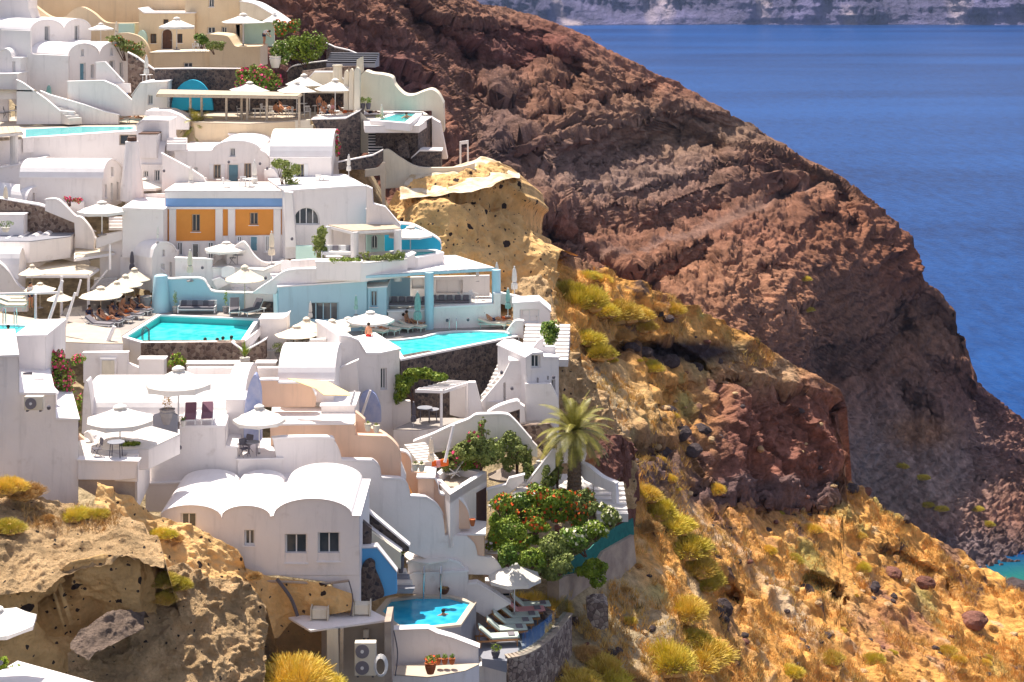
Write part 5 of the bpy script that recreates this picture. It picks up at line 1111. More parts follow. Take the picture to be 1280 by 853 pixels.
# glass balustrade on it
gb = None
b = bmesh.new()
for a, c in zip(wp[3:], wp[4:]):
    d = c-a; b_box(b, (a+c)/2+Vector((0, 0, .85)), (d.length-.02, .02, 1.0), rz=math.atan2(d.y, d.x))
gb = bm_obj('glass_balustrade', b, M['clear']); tag(gb, 'clear glass balustrade along the curved stone wall', 'balustrade', kind='thing')
STAIRS('wide black steps with pale edges at the foot of the lounger deck', G(*ZT(270, 850), zd-2.2), G(*ZT(345, 742), zd-.2), 2.9, 5, 'whitedeck', riser='dark')
W('dark low wall between the lounger deck and the black steps', ZT((332, 695), (500, 712), (500, 790), (332, 745)), 93.4, .3, 'greydeck', name='low_wall')
# lavender wall behind the deck
W('bluish shaded white wall falling in a slope behind the octagonal pool', [ZS(875, 165), ZS(950, 132)]+[ZT(0, 130), ZT(240, 118), ZT(242, 205), ZT(300, 200), ZT(400, 255), ZT(520, 335), ZT(490, 350), ZT(350, 418), ZT(290, 380), ZT(0, 275)]+[ZS(875, 260)], 98.6, .5, wh, cap=8)
H('low white rounded roof block above the bluish wall', scurve([ZS(905, 60), ZS(960, 30), ZS(1150, 40), ZS(1240, 60), (580, 712)])+[ZT(240, 118)], 717, 98.8, 2.5, wh, foot=0, cat='roof', name='roof_block')
for k in range(4):
    W('dark edged white step descending past the blue wall', ZS((835-k*2, 118+k*38), (890+k*20, 118+k*38), (935, 262), (832, 262)), 97.5-k*.6, .6, 'greydeck' if k % 2 else 'whitedeck', name='step', cat='step', group='steps down to the octagonal pool')
H('small white flat roofed hut behind the tall round parasol', ZT((360, 225), (540, 235)), 750, 101.5, 3, wh, ops=[('win', *[618, 638, 742, 748])], foot=.5, cat='hut', name='garden_hut')
arcwall('low stone wall with a grey top behind the loungers', scurve(ZT((520, 290), (600, 310), (700, 345), (800, 400)), 3), zd+.42, .8, .5, 'drystone', up=.05)
# concrete retaining wall + cane fence + green fence
W('tall weathered concrete retaining wall under the green fence', ZR((635, 655), (700, 640), (840, 630), (930, 480), (1130, 368), (1150, 560), (1150, 700), (1060, 800), (1000, 860), (635, 870)), 103.2, .8, 'concrete', YB=112.5, name='retaining_wall')
W('green mesh fence along the top of the concrete wall', ZR((625, 570), (840, 460), (940, 350), (1128, 255), (1135, 365), (930, 490), (850, 600), (640, 640)), 103.4, .06, 'greenmesh', YB=112.8, name='mesh_fence', cat='fence')
W('rusty cane fence line slanting across the garden slope', ZR((165, 380), (640, 635), (640, 650), (165, 398)), 100.5, .1, 'sand', YB=101.6, name='cane_fence', cat='fence')
W('small round dry stone pier beside the concrete wall', ZT((1035, 345), (1080, 325), (1150, 325), (1175, 350), (1175, 490), (1130, 505), (1070, 480), (1035, 420)), 101.5, 1.5, 'drystone', name='stone_pier', cat='pier')
# big tower house and its neighbours
r_, pl = H('bluish white tower house with a curved top and narrow window', scurve([ZI(105, 518), ZI(160, 530), ZI(215, 560), ZI(246, 610)])[:1]+[ZI(105, 518), ZI(160, 526), ZI(205, 545), ZI(246, 612), ZI(250, 612), ZI(320, 612), ZI(425, 585)], 536, 107.5, 5, wh, YB=109, ops=[('win', *[476, 483.5, 460.5, 487])], foot=1)
W('white arched doorway with glass at the foot of the tower house', scurve(ZL((155, 330), (175, 280), (225, 262), (265, 290), (295, 370), (300, 470)))+ZL((160, 470)), 107.0, .4, 'bluegrey', name='arched_doorway', cat='doorway')
W('bluish wall with a white sloping edge left of the tower house', ZI((80, 700), (200, 645), (206, 860), (130, 880), (80, 800)), 106.6, .4, wh, cap=2)
H('rounded white vault end above the yellow sail', scurve(ZI((-5, 665), (40, 668), (80, 690), (100, 740))), 490, 106.9, 3, wh, cat='vault', name='vault', foot=0)
# pergola with vine
zv = zat(Y_(ZL, 240), 107.5)
PERGOLA('white timber pergola carrying a leafy vine against the lava wall', [ZL(535, 250), ZL(720, 255), ZL(885, 198), ZL(760, 190)], zv, [ZL(702, 250), ZL(872, 205)], 2.6, 7, 'cap', 'cap', .09, along=False, gap=.2)
W('white back wall with a shuttered door under the vine pergola', ZL((758, 225), (890, 205), (890, 455), (758, 420)), 110, .3, wh)
W('slanting white buttress right of the vine pergola', ZL((880, 205), (930, 205), (985, 415), (930, 450), (880, 460)), 107.7, .5, wh, name='buttress', cat='buttress')
W('dark stone back wall in the shade of the vine', ZL((525, 260), (758, 250), (758, 440), (525, 450)), 110.6, .3, 'lava', name='stone_wall')
W('plain white wall below the hanging vine', ZL((370, 330), (495, 330), (500, 520), (380, 520)), 108.8, .4, wh)
TERR('small terrace with tables under the vine pergola', ZL((380, 515), (560, 520), (880, 465), (880, 440), (560, 440)), zat(Y_(ZL, 510), 107), 'deck', 1.5)
# stairs with a railing and right white building
st = STAIRS('white outdoor stairs with a thin railing against the lava wall', G(*ZL(958, 345), zat(Y_(ZL, 345), 108.4)), G(*ZL(1080, 82), zat(Y_(ZL, 82), 112.4)), 1.5, 10, 'whitedeck')
a0, a1 = G(*ZL(968, 305), zat(Y_(ZL, 345), 108)), G(*ZL(1150, 75), zat(Y_(ZL, 95), 110.6))
with make('railing', M['whitemetal'], st) as b:
    b_tube(b, a0+Vector((0, 0, .1)), a1, .05)
    for k in range(8): q = (a0+Vector((0, 0, .1))).lerp(a1, k/7); b_tube(b, q, q-Vector((0, 0, .9)), .03)
W('white stair wall with a narrow dark doorway', ZL((960, 345), (1115, 160), (1165, 60), (1280, 55), (1280, 340), (1110, 390), (985, 415)), 108.3, .4, wh, holes=[ZL((1117, 208), (1130, 205), (1130, 345), (1117, 350))], name='stair_wall')
r_, pl = H('white building with a small balcony opening and slit window at the cliff edge', ZI((1098, 632), (1130, 612), (1188, 608), (1190, 632), (1274, 632)), 532, 107.6, 4, wh, YB=108.6, ops=[('door', *[689.5, 694, 475, 492], 'greypot'), ('win', 671, 673.5, 472.5, 481), ('win', 684, 686, 470.5, 475), ('win', 664.5, 675.5, 444, 460)], foot=1)
H('white block between the stair wall and the cliff edge building', ZI((1012, 648), (1100, 640)), 530, 108.5, 2, wh, cat='block', name='white_block')
zst = zat(405, 118.5)
STAIRS('broad pale stairs climbing right of the main pool', G(651, 451, zat(452, 111.5)), G(657, 405, zst), 3.0, 10, 'whitedeck')
W('white cheek wall stepping down on the right of the broad stairs', ZI((1125, 600), (1165, 545), (1190, 530), (1192, 570), (1255, 570), (1258, 640), (1125, 640)), 109.6, .4, wh, cap=4)
W('low white curved wall at the right end of the main pool', scurve(ZI((1000, 490), (1040, 440), (1085, 438)))+ZI((1087, 530), (1040, 515)), 119.2, .4, wh, cap=13)
H('white gate pier with a panelled garage door above the broad stairs', ZI((1030, 340), (1170, 335), (1228, 385)), 407, 120.5, 2, wh, ops=[('door', 650, 674, 387, 404, 'white')], foot=0)
W('white stepped parapet behind the panelled garage door', ZI((960, 285), (1040, 305), (1160, 330), (1200, 380), (1230, 385), (1230, 420), (960, 340)), 122.5, .4, wh, cap=5)
# lower right white walls
W('long bluish white wall wandering below the vine terrace', scurve(ZL((520, 605), (640, 560), (760, 505), (880, 460), (930, 430), (1000, 425), (1130, 425), (1180, 455), (1240, 520), (1300, 590)))+ZQ((490, 420), (490, 490), (230, 440))+ZL((940, 570), (760, 640), (560, 670), (520, 660)), 104.8, .4, wh, cap=55)
W('white arch shaped wall bridging the dark opening', scurve(ZQ((160, 200), (230, 160), (340, 125), (365, 130)))+ZQ((405, 155), (410, 260), (372, 262), (372, 170), (260, 205), (160, 215)), 106.6, .6, wh, cap=19)
W('dark stone wall under the arch shaped white wall', ZQ((255, 205), (375, 168), (375, 265), (300, 250)), 107.2, .3, 'lava', name='stone_wall')
W('stone wall with white posts left of the palm', ZQ((380, 280), (570, 265), (620, 330), (620, 440), (540, 480), (490, 420)), 106.0, .4, 'lavabrown', name='stone_wall')
W('pale blue buttress wall below the cliff edge building', ZQ((410, 0), (580, 0), (630, 100), (640, 240), (410, 250)), 107.3, .3, wh)
W('white pillar and wall behind the palm trunk', scurve(ZQ((610, 360), (690, 370), (800, 390), (815, 470), (800, 530)))+ZQ((610, 530)), 108, .4, wh, cap=20)
# stairs in the garden
STAIRS('white garden stairs climbing left of the palm', G(*ZQ(300, 770), zat(Y_(ZQ, 770), 101.2)), G(*ZQ(500, 500), zat(Y_(ZQ, 500), 105.6)), 1.3, 9, 'whitedeck')
W('white cheek wall of the garden stairs', ZQ((425, 665), (590, 450), (610, 450), (610, 560), (430, 760)), 102.6, .3, wh, cap=3)
W('low white wall left of the garden stairs with an ochre ornament', ZQ((155, 710), (280, 680), (300, 640), (400, 610), (400, 650), (280, 750), (155, 785)), 102, .3, wh, cap=4)
STAIRS('white stairs with a curved wall right of the palm', G(*ZQ(885, 880), zat(Y_(ZQ, 880), 100.6)), G(*ZQ(860, 655), zat(Y_(ZQ, 655), 104.6)), 1.8, 7, 'whitedeck')
W('curved white wall guarding the stairs right of the palm', scurve(ZQ((770, 530), (830, 560), (920, 630), (1010, 668)))+ZQ((1020, 870), (985, 870), (980, 720), (880, 680), (800, 640), (770, 590)), 103.4, .3, wh, YB=101.8, cap=19)
TERR('paved landing around the palm foot', ZQ((600, 700), (860, 700), (850, 600), (600, 600)), zat(Y_(ZQ, 690), 103.6), 'whitedeck', 1)
# grey blue pavilion with roof terrace
zk = zat(Y_(ZO, 310), 98.6)
dpts = [ZO(640, 190), ZO(745, 105), ZO(1005, 158), ZO(760, 312)]
r_ = empty('roof_terrace_pavilion', G(*ZO(870, 300), zk-3), 'bluish white pavilion whose roof terrace holds two slatted deck chairs', 'pavilion')
wpv = [G(x, y, zk) for x, y in dpts]; inn = inset(wpv, .35)
b = bmesh.new()
for i in range(4):
    j = (i+1) % 4; d = Vector((0, 0, .0)); q = [wpv[i], wpv[j], inn[j], inn[i]]; t = [b.verts.new(v) for v in q]; bo = [b.verts.new(v-Vector((0, 0, .5))) for v in q]; b.faces.new(t)
    for k in range(4): b.faces.new((t[k], t[(k+1) % 4], bo[(k+1) % 4], bo[k]))
adopt(r_, bm_obj('parapet', b, M['cap'])); adopt(r_, flatpoly('floor', [v-Vector((0, 0, .45)) for v in inn], M['sand'], th=.1))
b = bmesh.new()
for i in range(4):
    j = (i+1) % 4; A_, B_ = wpv[i]-Vector((0, 0, .01)), wpv[j]-Vector((0, 0, .01)); dn = Vector((0, 0, 3.0)); b.faces.new([b.verts.new(v) for v in (A_, B_, B_-dn, A_-dn)])
adopt(r_, bm_obj('wall', b, M['white']))
pa, pb = pix(wpv[3]), pix(wpv[2])
pl = Plane(pa[0], wpv[3].y, pb[0], wpv[2].y); o = prism('doorway', [pl.uz(*p) for p in ZO((935, 300), (1000, 262), (1000, 490), (935, 480))], pl, .05, M['brown'], off=.03); adopt(r_, o)
# bottom left corner
o = flatpoly('roof_slab', [P(x, y, Y) for x, y, Y in ((22, 826, 74), (80, 842, 71), (150, 862, 67), (-20, 900, 62), (-20, 850, 70))], M['white'], th=.4); tag(o, 'white roof slab in the bottom left corner behind flowering bush', 'roof', kind='thing')
M['tuffdark'] = rock_mat('grey_brown_tuff', base=(.26, .19, .15), nsc=.9, amt=.5, bumps=((1.5, .3), (6, .1)))
def rocksurf(name, xs, topl, botl, yctl, disp, mat, nx=260, ny=200, back=(.5, 1.2, -3), yfn=None, **kw):
    f = rbf([c[0] for c in yctl], [c[1] for c in yctl]); u = np.linspace(xs[0], xs[1], nx); v = np.linspace(0, 1, ny)
    PX = np.broadcast_to(u, (ny, nx)).copy(); t = lin(topl, u); b = lin(botl, u); PY = t[None]+(b-t)[None]*v[:, None]
    YY_ = f(PX, PY); YY_ = YY_ if yfn is None else YY_+yfn(PX, PY)
    return surface(name, PX, PY, YY_, disp, M[mat], skirt=[back, (back[0]*2, back[1]*3, back[2]*3)])
def rd(s, a=1.2, b=.45, c=.12):
    def f(V, PX, PY):
        e = np.clip((PX-PX.min())/10, 0, 1)*1.0
        return a*fbm(V, 5, 4, s=s)+b*fbm(V, 1.3, 4, s=s+1, ridge=True)+c*np.maximum(fbm(V, .5, 2, s=s+2), 0)*2
    return f
# tuff cliff, lower left: pale rough shelf above, smooth face with pits only painted dark below
rocksurf('tuff_cliff', (-60, 205), [(-60, 606), (0, 612), (40, 622), (80, 628), (120, 632), (150, 640), (180, 654), (197, 676), (205, 700)], [(-60, 760), (60, 740), (100, 710), (150, 700), (205, 712)],
         [((-60, 606), 84), ((205, 680), 82), ((0, 700), 79.5), ((100, 640), 84.5), ((100, 700), 80), ((190, 705), 79.4), ((0, 620), 84), ((-60, 760), 77.5), ((60, 740), 78)], rd(71, .5, .25, .2), 'tufftop')
rocksurf('tuff_face', (-60, 206), [(-60, 742), (40, 738), (60, 728), (90, 704), (130, 694), (170, 698), (200, 702)], [(-60, 900), (120, 900), (160, 850), (200, 800)],
         [((-60, 750), 78), ((60, 735), 78.5), ((120, 700), 79.6), ((195, 705), 80.6), ((195, 780), 80.4), ((100, 780), 79.4), ((0, 800), 79), ((0, 890), 78), ((120, 890), 77.5), ((150, 740), 79.7)], rd(75, .9, .2, .05), 'tuff', yfn=lambda PX, PY: np.clip((PX-178)/24, 0, 1)**2*5+1.5*np.exp(-((PX-95)/40)**2-((PY-770)/30)**2))
rocksurf('tuff_spur', (85, 330), [(85, 815), (110, 790), (140, 762), (160, 758), (185, 740), (200, 712), (230, 706), (260, 722), (300, 728), (330, 760)], [(85, 850), (110, 920), (250, 930), (330, 900)],
         [((85, 815), 78), ((150, 760), 80.5), ((200, 720), 83), ((300, 730), 85), ((320, 850), 82), ((200, 850), 78.5), ((110, 880), 76.5), ((240, 800), 81.5)], rd(79, .7, .3, .3), 'tufftop')
rocksurf('tuff_bank', (120, 440), [(120, 604), (160, 628), (200, 650), (250, 668), (290, 690), (298, 712), (340, 722), (400, 728), (440, 742)], [(120, 760), (300, 800), (345, 800), (362, 778), (440, 762)],
         [((120, 600), 87), ((200, 650), 88.3), ((290, 690), 89), ((298, 715), 89.0), ((345, 740), 88.9), ((345, 790), 88.7), ((400, 735), 88.9), ((440, 760), 88.9), ((200, 740), 84), ((300, 790), 85.2), ((380, 775), 89.2), ((140, 680), 84.5), ((320, 760), 88)], lambda V, PX, PY: rd(83, .5, .3, .2)(V, PX, PY)*np.clip((350-PX)/40, .5, 1), 'tuff')
rocksurf('dark_rock_ledge', (88, 180), [(88, 805), (100, 792), (125, 772), (150, 762), (180, 768)], [(88, 812), (110, 826), (140, 808), (180, 790)],
         [((88, 805), 77), ((150, 762), 79), ((180, 780), 79), ((120, 815), 76.4)], rd(87, .3, .2, .2), 'tuffdark', 90, 60, back=(0, .3, -.2))
# tan rock below the wavy cream wall
rocksurf('tan_rock', (476, 690), [(476, 262), (486, 246), (496, 238), (510, 236), (520, 226), (560, 214), (600, 206), (622, 208), (642, 220), (648, 232), (662, 262), (680, 300), (690, 320)], [(476, 330), (500, 360), (600, 372), (650, 385), (690, 400)],
         [((476, 262), 134), ((520, 228), 136), ((600, 206), 139), ((642, 222), 139), ((662, 262), 138), ((690, 320), 137), ((500, 330), 130), ((560, 260), 132.5), ((560, 350), 129.5), ((640, 300), 133.5), ((640, 370), 130), ((690, 390), 131), ((600, 240), 135)],
         lambda V, PX, PY: 2.2*fbm(V, 5.5, 4, s=91)+.5*fbm(V, 1.4, 4, s=92, ridge=True)+cliff(PX, PY, [(560, 236), (610, 232), (650, 246), (690, 290)], 12, .1, 8, brow=.5, fade=10)*-1, 'tuff', 300, 240, back=(1, 5, -1))
rocksurf('white_washed_rock', (500, 650), [(500, 236), (516, 222), (540, 214), (575, 208), (600, 202), (625, 203), (648, 214)], [(500, 250), (530, 240), (560, 242), (590, 244), (620, 230), (648, 224)],
         [((500, 240), 134.6), ((540, 225), 136), ((600, 204), 140.5), ((648, 216), 140.5), ((590, 244), 132.2), ((540, 240), 132.5), ((620, 226), 134.8)], lambda V, PX, PY: .8*fbm(V, 3, 3, s=95), 'whitewash', 160, 60)
rocksurf('grey_tuff_outcrop', (640, 702), [(640, 372), (650, 352), (668, 346), (684, 352), (702, 420)], [(640, 420), (670, 500), (702, 560)],
         [((640, 380), 125), ((668, 348), 128), ((700, 420), 122), ((680, 500), 115), ((700, 555), 112)], rd(97, .6, .4, .3), 'tufftop', 90, 120)
rocksurf('tuff_wall', (690, 790), [(690, 420), (704, 430), (730, 470), (760, 520), (790, 560)], [(690, 600), (740, 620), (790, 640)],
         [((690, 420), 118), ((760, 520), 119.5), ((790, 560), 119.5), ((690, 600), 108.5), ((740, 610), 110.5), ((790, 640), 112)], rd(101, .7, .5, .3), 'tufftop', 160, 160)
rocksurf('red_brown_cave_rock', (742, 785), [(742, 560), (752, 545), (772, 545), (785, 556)], [(742, 585), (760, 606), (785, 590)],
         [((735, 560), 110.5), ((775, 545), 112.5), ((800, 560), 113.5), ((760, 620), 108.8), ((735, 600), 108.6), ((800, 610), 110)], rd(105, .5, .3, .2), 'redrock', 90, 90, yfn=lambda PX, PY: np.clip((PX-766)/19, 0, 1)**2*6)
for n_ in ('tuff_cliff',): pass
# ================= furniture, people, plants: prototypes =================
def eo(name): return empty(name)
def umbrella(kind, cm, R_=1.5, sides=8, val=.22, sq=False):
    r = eo('parasol'); n = 4 if sq else sides; off = math.pi/4 if sq else math.pi/n; RR = R_*1.2 if sq else R_
    with make('pole', M['wood'] if kind == 'cream' else M['whitemetal'], r) as b: b_tube(b, (0, 0, 0), (0, 0, 2.95), .035, n=8)
    bm = bmesh.new(); ap = 3.02
    m_ = 3
    for k in range(n):
        a0, a1 = off+2*math.pi*k/n, off+2*math.pi*(k+1)/n
        prev = None
        for q in range(m_+1):
            t = .13+.87*q/m_; z = ap-(ap-2.25)*t-.05*math.sin(math.pi*t)
            row = []
            for j in range(3):
                a = a0+(a1-a0)*j/2; rad = RR*t*(1 if j != 1 else (math.cos(math.pi/n)-.012*0)); sag = -.07*t if j == 1 else 0
                row.append(bm.verts.new((rad*math.cos(a), rad*math.sin(a), z+sag)))
            if prev:
                for j in range(2): bm.faces.new((prev[j], prev[j+1], row[j+1], row[j]))
            prev = row
    bmesh.ops.remove_doubles(bm, verts=bm.verts, dist=.001)
    can = bm_obj('canopy', bm, M[cm], r)
    if val:
        bm = bmesh.new()
        for k in range(n):
            a0, a1 = off+2*math.pi*k/n, off+2*math.pi*(k+1)/n; pr = None
            for j in range(5):
                t = j/4; p0 = Vector((RR*math.cos(a0), RR*math.sin(a0), 2.25)).lerp(Vector((RR*math.cos(a1), RR*math.sin(a1), 2.25)), t); p0.z -= .035*math.sin(math.pi*t)
                p1 = p0-Vector((0, 0, val*(1-.25*math.sin(math.pi*t)))); v = (bm.verts.new(p0), bm.verts.new(p1))
                if pr: bm.faces.new((pr[0], v[0], v[1], pr[1]))
                pr = v
        bm_obj('valance', bm, M[cm], can)
    with make('vent_cap', M[cm], can) as b: b_lathe(b, [(.30, 2.95), (.27, 3.02), (.10, 3.12), (.02, 3.14)], n*2)
    for k in range(n):
        a = off+2*math.pi*k/n
        with make('rib', M['whitemetal'], can) as b: b_tube(b, (0, 0, 2.88), (RR*.97*math.cos(a), RR*.97*math.sin(a), 2.24), .012, n=4)
    with make('hub', M['whitemetal'], r) as b: b_tube(b, (0, 0, 2.0), (0, 0, 2.12), .06, n=8)
    for k in range(n):
        a = off+2*math.pi*k/n
        with make('strut', M['whitemetal'], r) as b: b_tube(b, (0, 0, 2.08), (RR*.5*math.cos(a), RR*.5*math.sin(a), 2.50), .010, n=4)
    with make('base', M['greypot'], r) as b: b_lathe(b, [(.28, 0), (.28, .05), (.06, .09), (.06, .3)], 14)
    return reg(r)
def furled(cm):
    r = eo('furled_parasol')
    with make('pole', M['whitemetal'], r) as b: b_tube(b, (0, 0, 0), (0, 0, 2.5), .035, n=8)
    bm = bmesh.new(); n = 20; prof = [(.20, .75), (.22, .95), (.19, 1.2), (.12, 1.32), (.17, 1.5), (.15, 2.0), (.10, 2.4), (.03, 2.52)]; rings = []
    for rr, z in prof: rings.append([bm.verts.new(((rr*(1+.28*(k % 2)))*math.cos(2*math.pi*k/n), (rr*(1+.28*(k % 2)))*math.sin(2*math.pi*k/n), z)) for k in range(n)])
    for A, B in zip(rings, rings[1:]):
        for k in range(n): bm.faces.new((A[k], A[(k+1) % n], B[(k+1) % n], B[k]))
    bm.faces.new(rings[0])
    c = bm_obj('folded_canopy', bm, M[cm], r)
    with make('tie', M['greyfab'], c) as b: b_lathe(b, [(.15, 1.29), (.16, 1.32), (.15, 1.35)], 12)
    with make('finial', M['whitemetal'], r) as b: b_ball(b, (0, 0, 2.58), .07, sub=1)
    with make('base', M['greypot'], r) as b: b_lathe(b, [(.28, 0), (.28, .06), (.05, .1)], 12)
    return reg(r)
def lounger(fm, mm, towel=None, ang=42):
    r = eo('sun_lounger')     # lies along -Y (feet towards -Y), head at +Y
    with make('frame', M[fm], r) as b:
        b_box(b, (-.33, 0, .30), (.05, 1.95, .07)); b_box(b, (.33, 0, .30), (.05, 1.95, .07))
        for y in (-.95, -.5, 0, .45, .95): b_box(b, (0, y, .30), (.66, .06, .04))
    for x in (-.3, .3):
        for y in (-.85, .8):
            with make('leg', M[fm], r) as b: b_tube(b, (x, y, 0), (x, y, .28), .03, n=6)
    with make('mattress', M[mm], r) as b: b_box(b, (0, -.33, .39), (.62, 1.28, .09), bev=.03)
    a = R(ang); c = Vector((0, .31+.36*math.cos(a), .40+.36*math.sin(a)))
    with make('backrest', M[mm], r) as b: b_box(b, c, (.62, .74, .09), rx=a, bev=.03)
    with make('backrest_frame', M[fm], r) as b: b_box(b, c-Vector((0, -.04, .06)), (.66, .74, .03), rx=a); b_tube(b, (0, .85, .3), (0, .31+.6*math.cos(a), .36+.55*math.sin(a)), .02, n=5)
    if towel:
        with make('folded_towel', M[towel], r) as b: b_box(b, (0, -.62, .46), (.42, .3, .05), bev=.02)
    return reg(r)
def fold_chair(m1, m2):
    r = eo('folding_chair')
    with make('seat', M[m2], r) as b: b_box(b, (0, 0, .45), (.45, .42, .03))
    with make('backrest', M[m2], r) as b: b_box(b, (0, .24, .78), (.45, .03, .34), rx=R(-10))
    for x in (-.22, .22):
        with make('leg', M[m1], r) as b: b_tube(b, (x, -.22, 0), (x, .26, .92), .014, n=5)
        with make('leg', M[m1], r) as b: b_tube(b, (x, .24, 0), (x, -.20, .45), .014, n=5)
    return reg(r)
def plastic_chair(m1):
    r = eo('armchair')
    with make('seat', M[m1], r) as b: b_box(b, (0, 0, .43), (.5, .48, .05), bev=.02)
    with make('backrest', M[m1], r) as b:
        b_box(b, (0, .25, .84), (.46, .04, .1), rx=R(-8)); [b_box(b, (x, .24, .64), (.05, .03, .4), rx=R(-8)) for x in (-.18, -.06, .06, .18)]
    for x in (-.22, .22):
        for y in (-.2, .2):
            with make('leg', M[m1], r) as b: b_tube(b, (x*1.05, y*1.05, 0), (x, y, .43), .025, n=6)
        with make('armrest', M[m1], r) as b: b_box(b, (x*1.15, 0, .66), (.05, .46, .03)); b_box(b, (x*1.15, -.2, .54), (.04, .04, .24))
    return reg(r)
def deck_chair(m1, m2):
    r = eo('deck_chair')
    for x in (-.3, .3):
        with make('rail', M[m1], r) as b: b_box(b, (x, .1, .55), (.05, 1.25, .05), rx=R(42))
        with make('rail', M[m1], r) as b: b_box(b, (x*.88, -.05, .38), (.05, 1.0, .05), rx=R(-38))
        with make('rail', M[m1], r) as b: b_box(b, (x*1.05, -.1, .42), (.05, .8, .04))
    with make('sling', M[m2], r) as b: b_box(b, (0, .28, .66), (.54, .75, .03), rx=R(46)); b_box(b, (0, -.2, .36), (.54, .5, .03), rx=R(8))
    return reg(r)
def table(mt, ml, h=.72, w_=.8, round_=False):
    r = eo('table')
    with make('tabletop', M[mt], r) as b:
        if round_: b_lathe(b, [(w_/2, h-.03), (w_/2, h), (.001, h+.001)], 18)
        else: b_box(b, (0, 0, h), (w_, w_, .04))
    for x in (-1, 1):
        for y in (-1, 1):
            with make('leg', M[ml], r) as b: b_tube(b, (x*w_*.3, y*w_*.3, 0), (x*w_*.26, y*w_*.26, h-.02), .022, n=6)
    return reg(r)
# ---- people
def body(P_, E_, rad, root=0, sub=1):
    me = bpy.data.meshes.new('person'); me.from_pydata(P_, E_, []); o = bpy.data.objects.new('person', me); col.objects.link(o)
    sm = o.modifiers.new('s', 'SKIN'); sm.use_smooth_shade = True
    for i, v in enumerate(me.skin_vertices[0].data): v.radius = (rad[i], rad[i]*(.8 if i in (0, 1, 2) else 1)); v.use_root = i == root
    ss = o.modifiers.new('u', 'SUBSURF'); ss.levels = sub; ss.render_levels = sub
    dg = bpy.context.evaluated_depsgraph_get(); m2 = bpy.data.meshes.new_from_object(o.evaluated_get(dg)); bpy.data.objects.remove(o)
    for p in m2.polygons: p.use_smooth = True
    return m2
def limb(bm, a, b, r0, r1): b_tube(bm, a, b, r0, r1, n=10)
def person(J, cloth, top=None, hairlen=.0, tag_='person'):
    """J: joint dict; one continuous skin body, hair and clothes as children"""
    V3 = Vector
    names = ['pelvis', 'spine', 'chest', 'neck', 'head', 'crown']; P_ = [J[n] for n in names]; E_ = [(0, 1), (1, 2), (2, 3), (3, 4), (4, 5)]; rad = [.15, .125, .15, .058, .098, .07]
    hd = (V3(J['crown'])-V3(J['neck'])).normalized(); f = V3(J.get('face', (0, -1, 0)))
    P_.append(tuple(V3(J['head'])+f*.105-hd*.01)); E_.append((4, 6)); rad.append(.018)       # nose
    for s, sg in (('L', -1), ('R', 1)):
        b = len(P_); P_ += [J['sh'+s], J['el'+s], J['wr'+s], J['ha'+s]]; rad += [.062, .043, .031, .038]; E_ += [(2, b), (b, b+1), (b+1, b+2), (b+2, b+3)]
        h = V3(J['ha'+s]); d = (h-V3(J['wr'+s])).normalized(); side = d.cross(V3((0, 0, 1))); side = side.normalized() if side.length > .1 else V3((1, 0, 0))
        for k, (o_, l_) in enumerate(((-.03, .075), (-.011, .085), (.011, .08), (.03, .065))):
            q = len(P_); P_ += [tuple(h+side*o_+d*.035), tuple(h+side*o_*1.15+d*(.03+l_)-V3((0, 0, .015)))]; rad += [.009, .008]; E_ += [(b+3, q), (q, q+1)]
        q = len(P_); P_.append(tuple(h+side*.05*sg+d*.01)); rad.append(.010); E_.append((b+3, q))
        b = len(P_); P_ += [J['hi'+s], J['kn'+s], J['an'+s], J['to'+s]]; rad += [.105, .062, .042, .04]; E_ += [(0, b), (b, b+1), (b+1, b+2), (b+2, b+3)]
    me = body(P_, E_, rad); me.materials.append(M['skin']); o = bpy.data.objects.new('person', me); col.objects.link(o)
    with make('hair', M['hair'], o, smooth=True) as b:
        hp = V3(J['head']).lerp(V3(J['crown']), .55)-f*.025; b_ball(b, hp, .118, (1, 1, .95), 2)
        if hairlen: b_ball(b, hp-hd*hairlen*.6-f*.05, .09, (1, .8, 1.6), 2)
    if cloth:
        with make('swimwear', M[cloth], o, smooth=True) as b:
            b_ball(b, V3(J['pelvis']), .178, (1, .85, .8), 2)
            for s in 'LR': limb(b, V3(J['hi'+s]), V3(J['hi'+s]).lerp(V3(J['kn'+s]), .45), .118, .10)
    if top:
        with make('shirt', M[top], o, smooth=True) as b:
            limb(b, V3(J['spine'])-(V3(J['chest'])-V3(J['spine']))*.5, V3(J['chest']).lerp(V3(J['neck']), .4), .165, .15)
            for s in 'LR': limb(b, V3(J['sh'+s]), V3(J['sh'+s]).lerp(V3(J['el'+s]), .6), .085, .065)
    return reg(o)
def JJ(**k): return k
STAND = JJ(pelvis=(0, 0, .94), spine=(0, .01, 1.16), chest=(0, 0, 1.36), neck=(0, .01, 1.49), head=(0, -.01, 1.60), crown=(0, 0, 1.70),
  shL=(-.17, 0, 1.41), elL=(-.24, .03, 1.13), wrL=(-.22, -.10, .92), haL=(-.20, -.16, .86), shR=(.17, 0, 1.41), elR=(.25, .03, 1.13), wrR=(.26, -.05, .88), haR=(.26, -.08, .80),
  hiL=(-.09, 0, .90), knL=(-.10, -.03, .50), anL=(-.11, .03, .09), toL=(-.13, -.13, .03), hiR=(.09, 0, .90), knR=(.11, -.04, .50), anR=(.12, .02, .09), toR=(.14, -.14, .03))
